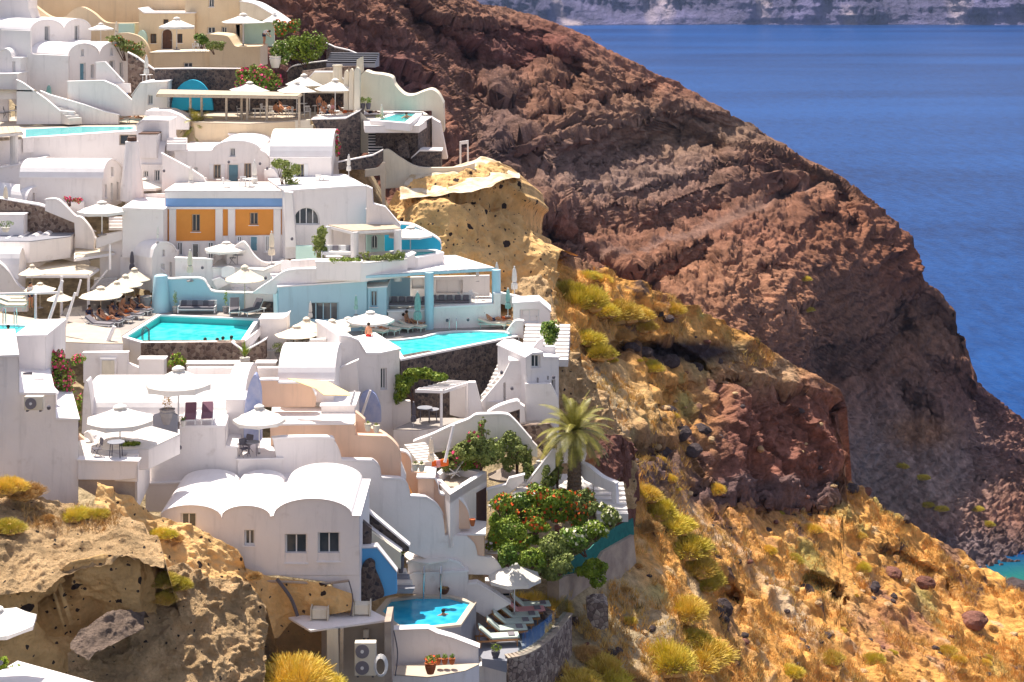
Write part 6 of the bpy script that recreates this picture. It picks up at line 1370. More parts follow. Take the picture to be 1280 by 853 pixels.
SIT = JJ(pelvis=(0, 0, .14), spine=(0, .07, .34), chest=(0, .10, .54), neck=(0, .08, .67), head=(0, .03, .78), crown=(0, .03, .88),
  shL=(-.17, .09, .59), elL=(-.24, .02, .33), wrL=(-.16, -.22, .32), haL=(-.12, -.30, .34), shR=(.17, .09, .59), elR=(.25, .08, .32), wrR=(.24, .03, .08), haR=(.24, -.02, .02),
  hiL=(-.09, -.02, .12), knL=(-.12, -.40, .34), anL=(-.12, -.66, .05), toL=(-.12, -.80, .04), hiR=(.09, -.02, .12), knR=(.13, -.42, .30), anR=(.12, -.72, .05), toR=(.13, -.86, .05))
RECL = JJ(pelvis=(0, 0, .12), spine=(0, .18, .24), chest=(0, .34, .40), neck=(0, .45, .50), head=(0, .53, .57), crown=(0, .60, .65), face=(0, -.7, .6),
  shL=(-.17, .37, .43), elL=(-.33, .30, .24), wrL=(-.27, .05, .14), haL=(-.22, -.03, .16), shR=(.17, .37, .43), elR=(.34, .50, .52), wrR=(.18, .62, .66), haR=(.10, .64, .68),
  hiL=(-.09, -.03, .11), knL=(-.12, -.42, .36), anL=(-.12, -.76, .08), toL=(-.12, -.90, .12), hiR=(.09, -.03, .11), knR=(.12, -.47, .13), anR=(.12, -.92, .09), toR=(.14, -.98, .20))
SWIM = dict(STAND); SWIM.update(elL=(-.42, -.12, 1.32), wrL=(-.58, -.34, 1.33), haL=(-.64, -.42, 1.34), elR=(.42, -.10, 1.32), wrR=(.56, -.34, 1.33), haR=(.62, -.42, 1.34))
BEND = JJ(pelvis=(0, .1, .92), spine=(0, -.05, 1.10), chest=(0, -.24, 1.18), neck=(0, -.38, 1.19), head=(0, -.49, 1.17), crown=(0, -.57, 1.20), face=(0, -.5, -.8),
  shL=(-.17, -.27, 1.18), elL=(-.21, -.36, .92), wrL=(-.12, -.52, .78), haL=(-.09, -.58, .74), shR=(.17, -.27, 1.18), elR=(.22, -.34, .92), wrR=(.14, -.52, .77), haR=(.10, -.58, .73),
  hiL=(-.09, .1, .88), knL=(-.1, .02, .48), anL=(-.1, .08, .09), toL=(-.1, -.08, .03), hiR=(.09, .1, .88), knR=(.1, .04, .48), anR=(.1, .12, .09), toR=(.1, -.04, .03))
# ---- plants
rng = np.random.default_rng(5)
def leaf_mesh(C, N, size, asp=.55, bend=0):
    """quads (leaf diamonds) at centres C with normals N"""
    n = len(C); a = rng.normal(size=(n, 3)); t = np.cross(N, a); t /= np.linalg.norm(t, axis=1, keepdims=True)+1e-9; b = np.cross(N, t)
    s = size*(.6+.8*rng.random((n, 1)))
    V = np.stack([C-t*s, C+b*s*asp, C+t*s, C-b*s*asp], 1).reshape(-1, 3); return V, np.arange(4*n).reshape(-1, 4)
def blob_pts(blobs, n, shell=.55):
    out, nr = [], []
    vol = np.array([b[3]*b[4]*b[5] for b in blobs]); cnt = (n*vol/vol.sum()).astype(int)+1
    for b, k in zip(blobs, cnt):
        d = rng.normal(size=(k, 3)); d /= np.linalg.norm(d, axis=1, keepdims=True); r = shell+(1-shell)*rng.random((k, 1))**.6
        p = d*r*np.array(b[3:6])+np.array(b[:3]); out.append(p); nr.append(d+rng.normal(size=(k, 3))*.6)
    P_ = np.concatenate(out); N = np.concatenate(nr); keep = fbm(P_, .35, 2, s=3) > -.25; P_, N = P_[keep], N[keep]
    return P_, N/np.linalg.norm(N, axis=1, keepdims=True)
M['leaf'] = mat('green_leaves', (.11, .21, .025), .6, (.27, .35, .05), 3.0, lo=.4, hi=.62, var=.15)
M['leafyel'] = mat('yellow_green_leaves', (.30, .36, .03), .6, (.13, .22, .02), 3.0, var=.15)
M['leafolive'] = mat('olive_green_leaves', (.17, .22, .045), .65, (.30, .33, .09), 3.0, var=.15)
M['pinkfl'] = mat('magenta_flowers', (.75, .03, .16), .7, (.80, .12, .22), 6)
M['redfl'] = mat('red_orange_flowers', (.85, .05, .02), .7, (.85, .20, .03), 6)
M['whitefl'] = mat('cream_flowers', (.8, .75, .5), .7)
M['straw'] = mat('straw_yellow_broom', (.64, .48, .06), .75, (.78, .55, .14), 1.6, var=.2)
M['drybush'] = mat('dry_orange_scrub', (.60, .36, .13), .8, (.46, .30, .12), 1.6, var=.25)
M['strawgreen'] = mat('yellow_green_broom', (.50, .43, .05), .75, (.68, .52, .10), 1.6, var=.2)
M['drygrass'] = mat('dry_orange_grass', (.74, .36, .08), .8, (.70, .50, .16), .5, var=.1)
M['bark'] = mat('palm_bark', (.22, .15, .10), .9, (.10, .07, .05), 9, bump=.8, bscale=12)
M['palm'] = mat('palm_leaf', (.14, .14, .015), .45, (.36, .31, .06), 2.5)
M['agave'] = mat('agave_leaf', (.36, .42, .05), .5, (.14, .24, .04), 4)
def shrub(blobs, n=900, size=.07, m='leaf', fl=None, nf=120, fs=.07, trunk=True, name='shrub', flblobs=None):
    P_, N = blob_pts(blobs, n); V, Fq = leaf_mesh(P_, N, size); r = eo(name)
    mesh_np('foliage', V, Fq, M[m], r)
    if trunk:
        with make('stem', M['brown'], r) as b:
            for bl in blobs[:4]: b_tube(b, (bl[0]*.2, bl[1]*.2, -.3), (bl[0], bl[1], bl[2]), .05, .015, n=5)
    if fl:
        P2, N2 = blob_pts(flblobs or blobs, nf, .92); P2 = P2[N2[:, 2] > -.3]; N2 = N2[N2[:, 2] > -.3]; V, Fq = leaf_mesh(P2, N2, fs, .9); mesh_np('flowers', V, Fq, M[fl], r)
    return reg(r)
def broom1(n=1500, r=.8, h=.8, m='straw', w_=.012, name='broom_bush', inner='drybush'):
    """rounded bush of fine upright twigs"""
    d = rng.normal(size=(n, 3)); d[:, 2] = np.abs(d[:, 2])*1.1+.12; d /= np.linalg.norm(d, axis=1, keepdims=True)
    tip = d*np.array([r, r, h])*(.72+.34*rng.random((n, 1)))*(1+.18*fbm(d*2, .8, 2, s=int(r*10))[:, None]); base = tip*(.25+.35*rng.random((n, 1)))+rng.normal(size=(n, 3))*.03
    sd = np.cross(d, rng.normal(size=(n, 3))); sd /= np.linalg.norm(sd, axis=1, keepdims=True); sd *= w_*(1+r*.5)
    V = np.stack([base-sd, base+sd, tip+sd*.35, tip-sd*.35], 1).reshape(-1, 3)
    return V
def broom(n=1500, r=.8, h=.8, m='straw', w_=.012, name='broom_bush', inner='drybush'):
    VV = []; bm = bmesh.new()
    for k in range(6):
        s = rnd.uniform(.45, .72); a = k*1.05+rnd.uniform(-.3, .3); c = np.array([math.cos(a)*r*.5*(k > 0), math.sin(a)*r*.5*(k > 0), 0]) if k else np.zeros(3); s = s if k else .85
        VV.append(broom1(int(n*s), r*s, h*s*rnd.uniform(.85, 1.15), m, w_*.7)+c); b_ball(bm, tuple(c+[0, 0, h*s*.05]), 1, (r*s*.6, r*s*.6, h*s*.5), 1)
    V = np.concatenate(VV); root = eo(name); mesh_np('twigs', V, np.arange(len(V)).reshape(-1, 4), M[m], root); bm_obj('core', bm, M[inner], root, smooth=True)
    return reg(root)
# ================= placements =================
# ---- parasols
PR = {'white': umbrella('white', 'canvas'), 'cream': umbrella('cream', 'creamcanvas', val=.05), 'taupe': umbrella('white', 'greycanvas'),
      'square': umbrella('white', 'canvas', sq=True, val=.04), 'fringe': umbrella('white', 'canvas', val=.3)}
used = set()
def Um(kind, px, py, wpx, pyb, Y, label, group='open parasols across the terraces'):
    s = wpx*Y/F/3.0; zr, zb = zat(py, Y), zat(pyb, Y); p = P(px, py, Y)
    o = place(PR[kind], (p.x, p.y, zb), rnd.uniform(0, .5) if kind != 'square' else .35, (s, s, (zr-zb)/2.25), label, group, used); o['category'] = 'parasol'; o.name = 'parasol' if o.name.startswith('parasol') else o.name
    return o
for a in [('white', 126, 36, 33, 55, 158, 'small white parasol at the very top beside the cream parapet'), ('white', 221, 33, 46, 63, 156, 'white parasol in front of the dark framed arched door'),
          ('square', 304, 28, 54, 58, 156, 'wide square white parasol on the cream terrace with round bush'), ('square', 343, 27, 30, 57, 158, 'square white parasol beside the canopy wing above the bending man'),
          ('square', 312, 113, 50, 142, 148, 'flat white square parasol behind the restaurant reed roof'), ('square', 371, 114, 48, 147, 145.2, 'front left white square parasol of the restaurant cluster'), ('square', 380, 106, 46, 142, 147.5, 'rear white square parasol of the restaurant cluster'), ('square', 419, 112, 50, 148, 144.6, 'white square parasol above the standing diners next to the cream fins'),
          ('fringe', 182, 233, 50, 260, 133, 'white parasol with red lifebuoy hanging below beside the tapered chimney'), ('fringe', 127.5, 263, 63, 294, 126.3, 'large white fringed parasol right of the pink flowers on the left'),
          ('fringe', 283, 311, 56, 335, 125.8, 'white scalloped parasol in front of the orange building'), ('cream', 306, 349, 51, 395, 121.3, 'cream parasol on a wooden pole standing between black loungers'),
          ('cream', 126, 370, 55, 402, 119.4, 'nearest of four cream parasols in a row beside the wide pool'), ('cream', 146, 363, 44, 394, 121.2, 'second nearest of four cream parasols in the row by the wide pool'), ('cream', 157, 356, 44, 390, 122.6, 'third of four cream parasols in the row by the wide pool'), ('cream', 168, 349, 42, 386, 124, 'farthest of four cream parasols in the row by the wide pool'),
          ('cream', 40, 342, 34, 372, 120.5, 'cream parasol half under the wide slatted roof at the left'), ('cream', 50, 362, 40, 385, 118, 'low cream parasol below the wide slatted roof at the left'), ('cream', 75, 374, 34, 400, 117, 'sandy parasol behind the white post near the left pool'),
          ('cream', 371, 418, 56, 449, 112.5, 'cream parasol over the white plastic chairs'), ('cream', 383, 411, 46, 449, 114.5, 'rear cream parasol behind the one over the plastic chairs'), ('cream', 415, 412, 50, 446, 113.6, 'cream parasol right of the plastic chairs by the narrow steps'),
          ('white', 435, 404, 46, 424, 117, 'white parasol left of the tallest white one by the main pool'), ('white', 463, 400, 60, 430, 116, 'large white parasol at the left end of the main pool'),
          ('fringe', 223, 479, 83, 535, 96.5, 'big white parasol over the two mauve loungers'), ('fringe', 150, 524, 86, 572, 90.5, 'big white parasol over the small terrace at lower left'), ('white', 324, 524, 66, 572, 97.2, 'white parasol above the black folding chairs'),
          ('white', 421, 608, 65, 622, 97.5, 'white parasol peeking from behind the wavy roof'), ('white', 536, 693, 64, 712, 99.5, 'white parasol beyond the low roof above the octagonal pool'), ('white', 643, 721, 68, 771, 99.2, 'tall round white parasol at the head of the lounger row'),
          ('taupe', 632, 594, 46, 628, 106, 'dark taupe parasol by the garden lounger'), ('white', 513, 293, 58, 320, 124.5, 'white parasol over the turquoise grotto pool'), ('white', -6, 778, 104, 830, 70, 'corner of a white parasol poking in at the lower left edge')]: Um(*a)
FU = {k: furled(v) for k, v in dict(white='canvas', cream='creamcanvas', green='greencanvas', dark='darkcanvas').items()}
def Fu(kind, px, pyt, pyb, Y, label, wide=1.0):
    h = (pyb-pyt)*Y/F/2.62; p = P(px, pyb, Y); o = place(FU[kind], tuple(p), rnd.random(), (h*wide, h*wide, h), label, 'furled parasols standing closed', used); o['category'] = 'furled parasol'
for a in [('green', 61, 105, 150, 150.5, 'pale green furled parasol by the white stairs at upper left'), ('green', 152, 110, 151, 150, 'pale green furled parasol in front of the stepped terrace wall'), ('cream', 31.5, 86, 122, 152, 'cream furled parasol behind the left stair wall'),
          ('cream', 145.5, 27, 52, 160, 'cream furled parasol beside the top courtyard wall'), ('white', 183, 69, 102, 151.5, 'white furled parasol on the table by the slit window block'), ('cream', 7, 232, 268, 128.5, 'sand coloured furled parasol at the left edge above the brown wall'),
          ('white', 238.5, 208, 243, 131.8, 'white furled parasol at the sloping wall above the orange building'), ('white', 318, 200, 240, 131.5, 'white furled parasol right of the grey blue door'), ('dark', 165, 313, 347, 125.4, 'dark grey furled parasol beside the small vaulted house'),
          ('cream', 237.5, 312, 352, 122.8, 'cream furled parasol by the square gate piers'), ('cream', 339.5, 289, 331, 123.5, 'cream furled parasol at the right corner of the orange building'), ('white', 197, 283, 303, 125, 'pale furled parasol against the bluish block'),
          ('white', 436, 193, 222, 133, 'white furled parasol on the terrace under the zigzag stone wall'), ('white', 597, 330, 352, 127, 'white furled parasol at the back corner of the slatted roof'), ('white', 621, 328, 360, 124.5, 'white furled parasol nearest the slatted roof corner'), ('white', 643, 333, 373, 123.5, 'tall white furled parasol alone at the edge of the ochre slope'),
          ('green', 635, 360, 396, 121.8, 'pale green furled parasol beside the right hand sunbathers'), ('green', 522, 364, 414, 120.4, 'pale green furled parasol in front of the pool bar wall'), ('green', 445, 369, 394, 119, 'pale green furled parasol against the aqua block'),
          ('dark', 517, 502, 537, 107.4, 'dark furled parasol on the vine terrace'), ('cream', 539, 547, 588, 101.5, 'sand coloured furled parasol by the orange cushions'), ('cream', 477, 131, 160, 140.8, 'wooden coloured furled parasol by the small upper pool'), ('white', 388, 377, 405, 118.2, 'white furled parasol leaning before the dark doorway')]: Fu(*a)
# ---- loungers
LG = {'teak': lounger('orangewood', 'palegreen', 'greyfab'), 'mauve': lounger('whitemetal', 'purple'), 'grey': lounger('whitemetal', 'greyfab', ang=35), 'white': lounger('whitemetal', 'whitefab'), 'black': lounger('whitemetal', 'darkcanvas', ang=55), 'mint': lounger('mint', 'creamcanvas', ang=20), 'lilac': lounger('orangewood', 'pinkcl', 'greyfab')}
def Lo(kind, px, py, z, rz, label, group='sun loungers on the terraces', sc=1):
    p = G(px, py, z); o = place(LG[kind], tuple(p), rz, sc, label, group, used); o['category'] = 'sun lounger'; return p
ZDK = zd; row = [(612, 806, 'first and nearest'), (622, 796, 'second'), (630, 787.5, 'third'), (638, 779.5, 'fourth'), (645, 772.5, 'fifth, draped with a lilac towel,'), (652, 766, 'sixth and farthest')]
for i, (x, y, w_) in enumerate(row):
    p = G(x+10, y, ZDK); Lo('lilac' if i == 4 else 'teak', x+10, y, ZDK, R(98), '%s lounger in the row of six on the curved deck' % w_, 'row of six teak loungers', 1.22)
zm = zat(534.5, 95.95)+.13
Lo('mauve', 238, 527, zm, R(8), 'left one of two mauve loungers on the terrace block', 'two mauve loungers', .95); Lo('mauve', 259, 526, zm, R(8), 'right one of two mauve loungers on the terrace block', 'two mauve loungers', .95)
z3 = ZP3+.01
Lo('black', 293, 392.5, z3, R(8), 'upright black lounger left of the pool umbrella pole'); Lo('black', 316, 393, z3, R(-35), 'upright black lounger right of the pool umbrella pole')
for i, (x, y) in enumerate(((112, 411), (124, 407), (137, 403), (150, 398.5), (161, 393), (172, 388))):
    Lo('grey', x+12, y, z3-.03, R(75), '%s grey lounger in the row under the four cream parasols, counting from the front' % ('first', 'second', 'third', 'fourth', 'fifth', 'sixth')[i], 'grey loungers under the four cream parasols')
for i, (x, y) in enumerate(((14, 388), (18, 383), (12, 379))): Lo('mint', x, y, zl+.0, R(90), ['front', 'middle', 'rear'][i]+' pale lounger with blue towel at the left pool', 'loungers at the left pool')
for i, (x, y) in enumerate(((500, 414), (516, 413), (468, 419), (483, 417))): Lo('mint', x, y, ZPOOL+.01, R(60), ['lounger with an orange skinned couple by the main pool', 'empty foot end lounger beside the couple at the main pool', 'lounger with a yellow towel under the white parasol', 'pale lounger between the yellow towel and the couple'][i], 'loungers left of the main pool')
for i, (x, y) in enumerate(((616, 410), (628, 408.5))): Lo('mint', x, y, ZPOOL+.01, R(80), ['left', 'right'][i]+' lounger of the pair at the right end of the main pool', 'pair of loungers right of the main pool')
zup = zt+.01
for i, (x, y) in enumerate(((50, 156), (62, 156), (130, 155), (148, 154.5), (163, 154))): Lo('mint', x, y, zup, R(90), ['far left mint lounger beside the upper left pool', 'mint lounger with orange towel beside the pot at the upper left pool', 'mint lounger loaded with people left of the second green parasol', 'mint lounger just right of the second green parasol', 'rightmost mint lounger by the upper left pool'][i], 'mint loungers by the upper left pool')
Lo('grey', 631, 640, zat(640, 104), R(60), 'grey padded lounger below the taupe parasol')
Lo('white', 423, 145, zr+.02, R(80), 'white lounger behind the standing diners')
DC = deck_chair('whitemetal', 'whitefab')
def Ch(proto, px, py, z, rz, label, group=None, cat='chair', sc=1):
    o = place(proto, tuple(G(px, py, z)), rz, sc, label, group, used); o['category'] = cat; return o
Ch(DC, 40, 289, zat(Y_(ZD, 830), 126.5)+.01, R(70), 'white folding deck chair beside the brown stone wall', cat='deck chair', sc=1.2)
zkf = zk-.44
Ch(DC, 566, 598, zkf, R(-50), 'front slatted white deck chair on the pavilion roof', 'deck chairs on the pavilion roof', 'deck chair'); Ch(DC, 576, 592, zkf, R(-50), 'rear slatted white deck chair on the pavilion roof', 'deck chairs on the pavilion roof', 'deck chair')
FC = fold_chair('darkcanvas', 'darkcanvas'); PC = plastic_chair('whitefab'); TB = table('greydeck', 'darkcanvas', round_=True); TW = table('whitefab', 'whitemetal')
z5 = zat(574, 96.25)+.14
Ch(FC, 306, 571, z5, R(40), 'front black folding chair on the small terrace block', 'black folding chairs', 'folding chair'); Ch(FC, 309, 566, z5, R(-30), 'rear black folding chair on the small terrace block', 'black folding chairs', 'folding chair')
Ch(TB, 316, 569, z5, 0, 'round dark table beside the black folding chairs', cat='table')
z6 = zat(574, 88)
Ch(FC, 121, 572, z6+.01, R(-60), 'grey folding chair on the small terrace under left parasol', cat='folding chair'); Ch(TB, 145, 572, z6+.01, 0, 'low dark table beneath the big left parasol', cat='table', sc=1.1)
Ch(FC, 35, 490, zat(492, 91)+.2, R(20), 'black framed chair on the rounded white balcony', cat='folding chair')
zpl = zat(455, 112.5)-.05
TERR('small paved court holding white plastic chairs', [(350, 457), (420, 457), (425, 444), (350, 444)], zpl-.01, 'deck', 2)
TERR('paved court around the agave planter', [(305, 460), (350, 457), (350, 444), (330, 440)], zpl-.01, 'deck', 2)
for i, (x, y, a) in enumerate(((357, 449, 60), (362, 447, 20), (371, 447, -10), (384, 447, 10), (389, 450, -60))): Ch(PC, x, y, zpl, R(a), 'white plastic armchair, %s from the left at the cream parasols' % ('first', 'second', 'third', 'fourth', 'fifth')[i], 'white plastic armchairs', 'armchair', 1.15)
Ch(TW, 334, 451, zpl, 0, 'small wooden table right of the agave planter', cat='table'); Ch(TW, 343, 451, zpl, .2, 'small white table next to the white wall by the agave', cat='table')
Ch(TB, 531, 527, zat(Y_(ZL, 510), 107)+.01, 0, 'round table on the vine terrace', cat='table', sc=1.2); Ch(TB, 541, 526, zat(Y_(ZL, 510), 107)+.01, 0, 'second round table nearer the pergola post', cat='table')
for i in range(13):
    x, y = [(322, 147), (330, 143), (341, 146), (352, 143), (362, 147), (384, 146), (397, 143), (404, 147), (412, 141), (434, 146), (443, 143), (300, 146), (378, 140)][i]
    Ch(TW if i % 3 == 0 else PC, x, y, zr+.01, i*1.3, 'white %s on the restaurant terrace %s' % ('table' if i % 3 == 0 else 'chair', ['at the third roof post', 'left of centre', 'beside the fourth post', 'behind the fourth post', 'right of the fourth post', 'under the front parasol', 'under the rear parasol', 'by the parasol pole', 'at the back wall', 'beside the seated diners', 'near the cream fins', 'at the left end of the reed roof', 'deep under the parasols'][i]), 'restaurant tables and chairs', 'table' if i % 3 == 0 else 'chair')
for i, (x, y) in enumerate(((303, 236), (312, 236), (283, 237), (399, 233), (405, 233))):
    Ch(TW if i in (1, 4) else PC, x, y, zat(238, 131)+.3, i, ['small chair right of the grey blue door', 'white table under the furled parasol by the door', 'small chair left of the door steps', 'wooden chair at the terrace corner above the lavender wall', 'table at the terrace corner above the lavender wall'][i], cat='table' if i in (1, 4) else 'chair')
for i, (x, y, k) in enumerate(((2, 148, 'FC'), (9, 147, 'FC'), (16, 149, 'TW'), (24, 146, 'FC'), (90, 146, 'FC'), (292, 330, 'FC'), (298, 331, 'TB'), (180, 262, 'TB'), (190, 262, 'TB'), (136, 100, 'TW'), (183, 104, 'TW'), (245, 64, 'PC'), (255, 64, 'TW'))):
    pr = dict(FC=FC, TW=TW, TB=TB, PC=PC)[k]; Yg = 151 if y < 160 and x < 120 else (125.5 if y > 300 else 132 if y > 200 else 151.5 if y > 90 else 155)
    lb = ['dark cafe chair at the upper left edge', 'second dark cafe chair from the upper left edge', 'small cafe table at the upper left edge', 'dark cafe chair beside the brown post', 'dark folded chair by the stair foot of the upper pool', 'dark chair under the scalloped parasol', 'round table under the scalloped parasol', 'round table left under the lifebuoy parasol', 'round table right under the lifebuoy parasol', 'white table on the twin vault terrace', 'white table under the furled parasol of the slit window block', 'white armchair on the cream terrace by the round bush', 'small table next to the white armchair on the cream terrace'][i]
    o = place(pr, tuple(P(x, y, Yg)), i*.9, 1, lb, None, used); o['category'] = 'table' if k[0] == 'T' else 'chair'
# sofas
def sofa(px, py, z, L_, label, n=4, m='darkcanvas'):
    p = G(px, py, z); r = empty('sofa', p, label, 'sofa')
    def ad(nm, mm, *bx):
        b = bmesh.new(); [b_box(b, c, s, bev=.02) for c, s in bx]; o = bm_obj(nm, b, M[mm]); o.parent = r
    ad('frame', 'whitemetal', ((0, 0, .28), (L_, .8, .08)), ((0, .38, .55), (L_, .06, .5)))
    ad('seat_cushion', m, ((0, -.05, .38), (L_-.2, .7, .12)))
    for s in (-1, 1): ad('armrest', 'whitemetal', ((s*(L_/2-.03), 0, .45), (.08, .8, .08)), ((s*(L_/2-.03), -.36, .25), (.08, .08, .45)), ((s*(L_/2-.03), .36, .4), (.08, .08, .8)))
    for k in range(n):
        b = bmesh.new(); b_box(b, (-L_/2+.35+k*(L_-.7)/(n-1), .22, .62), (.42, .14, .4), rx=R(-15), bev=.06); bm_obj('cushion', b, M[m if k % 2 == 0 else 'greyfab']).parent = r
    return r
sofa(246.5, 391, z3, 2.6, 'white framed sofa with dark striped cushions beside the wide pool', 6)
zbar = zat(Y_(ZI, 400), Yb+.3)+.02
sofa(507, 386, zbar, 3.4, 'grey cushioned bench along the front of the pool bar', 6, 'greyfab'); sofa(562, 384, zbar, 3.0, 'long grey bench with cushions right of the bar column', 5, 'greyfab'); sofa(563, 368, zbar, 2.0, 'black and white checked sofa at the back of the pool bar', 4)
sofa(424, 322, zq+.02, 2.4, 'white cushioned bench inside the white pavilion', 4, 'whitefab')
for i, (x, y) in enumerate(((585, 380), (592, 379), (578, 381))): Ch(PC if i else TW, x, y, zbar, i, ['small white table at the right end of the pool bar', 'grey chair at the right end of the pool bar', 'chair beside the small table in the pool bar'][i], cat='chair' if i else 'table')
# ---- people
PP = {'stand_red': person(STAND, 'red'), 'stand_pink': person(STAND, 'pinkcl'), 'stand_white': person(STAND, 'navy', 'whitefab'), 'stand_grey': person(STAND, 'greyfab'), 'sit': person(SIT, 'navy'), 'sit_navy': person(SIT, 'navy', 'navy'), 'sit_bik': person(SIT, 'yellow', hairlen=.2), 'recl': person(RECL, 'navy'), 'recl_bik': person(RECL, 'orangecl', hairlen=.2), 'recl_w': person(RECL, 'whitefab'), 'swim': person(SWIM, 'navy'), 'bend': person(BEND, 'navy', 'whitefab')}
def Pe(k, p, rz, label, group='people around the pools'):
    o = place(PP[k], tuple(p), rz, 1, label, group, used); o['category'] = 'person'
Pe('stand_red', G(255.5+0*1, 470, 0) if 0 else P(461, 437.5, 112.8), R(150), 'person in red shorts standing beside the white parasol by the main pool')
Pe('stand_white', P(38, 385, 117.5), R(60), 'person in white shirt standing behind the left pool')
Pe('stand_grey', G(399, 144, zr), R(20), 'bare chested man in grey shorts standing on the restaurant terrace')
Pe('stand_pink', G(416, 147, zr), R(-30), 'bare chested man in pink shorts standing at the restaurant parapet')
Pe('bend', P(331, 56, 155), R(60), 'man in a white shirt bending over beside the square parasol')
for i, (k, x, y, a) in enumerate((('sit', 345, 147, 40), ('recl_w', 356, 144, 80), ('sit_bik', 349, 143, -20), ('recl', 408, 148, 80), ('recl_bik', 430, 147, 90), ('recl', 437, 145, 95), ('sit', 405, 143, 10))):
    Pe(k, G(x, y, zr)+Vector((0, 0, .35)), R(a), ['seated bather in dark trunks by the fourth roof post', 'bather lying back in white under the front restaurant parasol', 'seated woman in yellow behind the fourth roof post', 'man reclining at the feet of the standing men', 'woman in orange reclining behind the stone parapet', 'man reclining nearest the cream fins', 'seated diner beside the man in grey shorts'][i], 'restaurant guests')
Pe('recl_bik', G(*Z3(400, 430), zp)+Vector((0, 0, .3)), R(-100), 'woman in orange bikini stretched out beside the small upper pool'); Pe('recl', G(*Z3(330, 445), zp)+Vector((0, 0, .1)), R(80), 'person lying flat left of the small upper pool')
Pe('swim', G(*Z3(577, 470), zp+.3)-Vector((0, 0, 1.25)), R(30), 'bather leaning on the edge of the small upper pool')
for i, (k, x, y, a) in enumerate((('sit_navy', 104, 405.5, 40), ('sit_bik', 117, 406, 60), ('recl_bik', 126, 407, 75), ('recl', 137, 402.5, 75), ('sit_navy', 133, 399.5, 50), ('recl_bik', 149, 398, 75), ('sit', 147, 393, 60), ('recl', 163, 392.5, 75), ('recl_w', 174, 388, 75))):
    Pe(k, G(x+8, y, z3)+Vector((0, 0, .36)), R(a), ['man in a navy shirt sitting at the front of the cream parasol row', 'woman with bare back sitting beside the man in navy', 'woman in orange lying on the second grey lounger', 'man lying on the third grey lounger', 'person in dark top sitting up behind the second lounger', 'woman in orange lying on the fourth grey lounger', 'man sitting up behind the fourth lounger', 'man lying on the fifth grey lounger', 'person in white lying on the farthest grey lounger'][i], 'sunbathers under the four cream parasols')
for i, (k, x, y, a) in enumerate((('sit', 509, 412, 60), ('recl', 514, 412, 70), ('recl_w', 470, 418.5, 60), ('recl', 616, 409, 80), ('recl_bik', 628, 407.5, 80), ('sit', 510, 409.5, 50))):
    Pe(k, G(x, y, ZPOOL)+Vector((0, 0, .38)), R(a), ['deeply tanned man sitting up on a lounger by the main pool', 'tanned woman reclining next to the man by the main pool', 'person lying on the yellow towel under the large white parasol', 'left sunbather of the pair right of the main pool', 'right sunbather of the pair right of the main pool', 'tanned person behind the man at the main pool'][i], 'sunbathers at the main pool')
for i, (x, y) in enumerate(((256.5, 428.5), (271.5, 428.8), (278.5, 427), (289, 426))): Pe('swim', G(x, y, ZP3-.5)-Vector((0, 0, 1.42)), R(180+i*20), ['leftmost bather at the front edge of the wide pool', 'second bather from the left at the front of the wide pool', 'third bather at the front of the wide pool', 'rightmost bather in the corner of the wide pool'][i], 'bathers in the wide pool')
Pe('swim', G(554, 768.5, zo-.1)-Vector((0, 0, 1.42)), R(200), 'swimmer in the octagonal blue pool'); Pe('swim', G(10.5, 413.5, zl-.1)-Vector((0, 0, 1.38)), R(150), 'bather in the small left pool')
for i, (k, x, y, a) in enumerate((('sit', 370, 453, 20), ('sit_bik', 377, 454, 0), ('sit', 385, 454, -30), ('sit_navy', 394, 452, -60))): Pe(k, G(x, y, zpl)+Vector((0, 0, .2)), R(a), ['leftmost person sitting below the cream parasols by the plastic chairs', 'woman in yellow sitting by the plastic chairs', 'man sitting in the middle by the plastic chairs', 'person in navy at the right by the plastic chairs'][i], 'group by the plastic chairs')
for i, (k, x, y, a) in enumerate((('recl_bik', 128, 155, 85), ('recl', 140, 155, 80), ('recl_w', 165, 153.5, 85), ('sit', 64, 155, 60))): Pe(k, G(x, y, zup)+Vector((0, 0, .35)), R(a), ['woman in orange lying left of the second green parasol', 'man lying beside the second green parasol', 'person in white lying at the right end of the upper pool', 'person sitting by the first green parasol'][i], 'sunbathers at the upper left pool')
# ---- pots, machines, ladders
def pot(px, py, Y, r, h, m, label, plant=None, name='plant_pot'):
    p = P(px, py, Y); o = empty(name, p, label, 'plant pot')
    with make('pot', M[m], o, smooth=True) as b: b_lathe(b, [(r*.6, 0), (r*.85, h*.4), (r, h*.8), (r*.9, h*.86), (r*1.02, h), (r*.85, h), (r*.8, h*.9), (.01, h*.9)], 16)
    if plant:
        lm, fl, pr, ph, n = plant; P_, N = blob_pts([(0, 0, h+ph*.5, pr, pr, ph*.5)], n, .3); V, Fq = leaf_mesh(P_, N, .05); mesh_np('plant', V, Fq, M[lm], o)
        if fl: P2, N2 = blob_pts([(0, 0, h+ph*.5, pr, pr, ph*.5)], n//5, .9); V, Fq = leaf_mesh(P2, N2, .05, .9); mesh_np('flowers', V, Fq, M[fl], o)
    return o
pot(538, 842, 90.1, .30, .55, 'terracotta', 'big round terracotta pot with yellow green flowers on the sandy ledge', ('leafyel', 'redfl', .38, .35, 260))
for i, x in enumerate((547.5, 556, 565)): pot(x, 830.5, 91.2, .17, .30, 'terracotta', ['small terracotta pot nearest the big pot', 'middle small terracotta pot on the ledge', 'rightmost small terracotta pot with a leafy plant'][i], ('leaf', None, .15, .25, 90))
pot(590.5, 657.5, 99.2, .17, .38, 'terracotta', 'lone orange terracotta pot at the foot of the rounded peach wall')
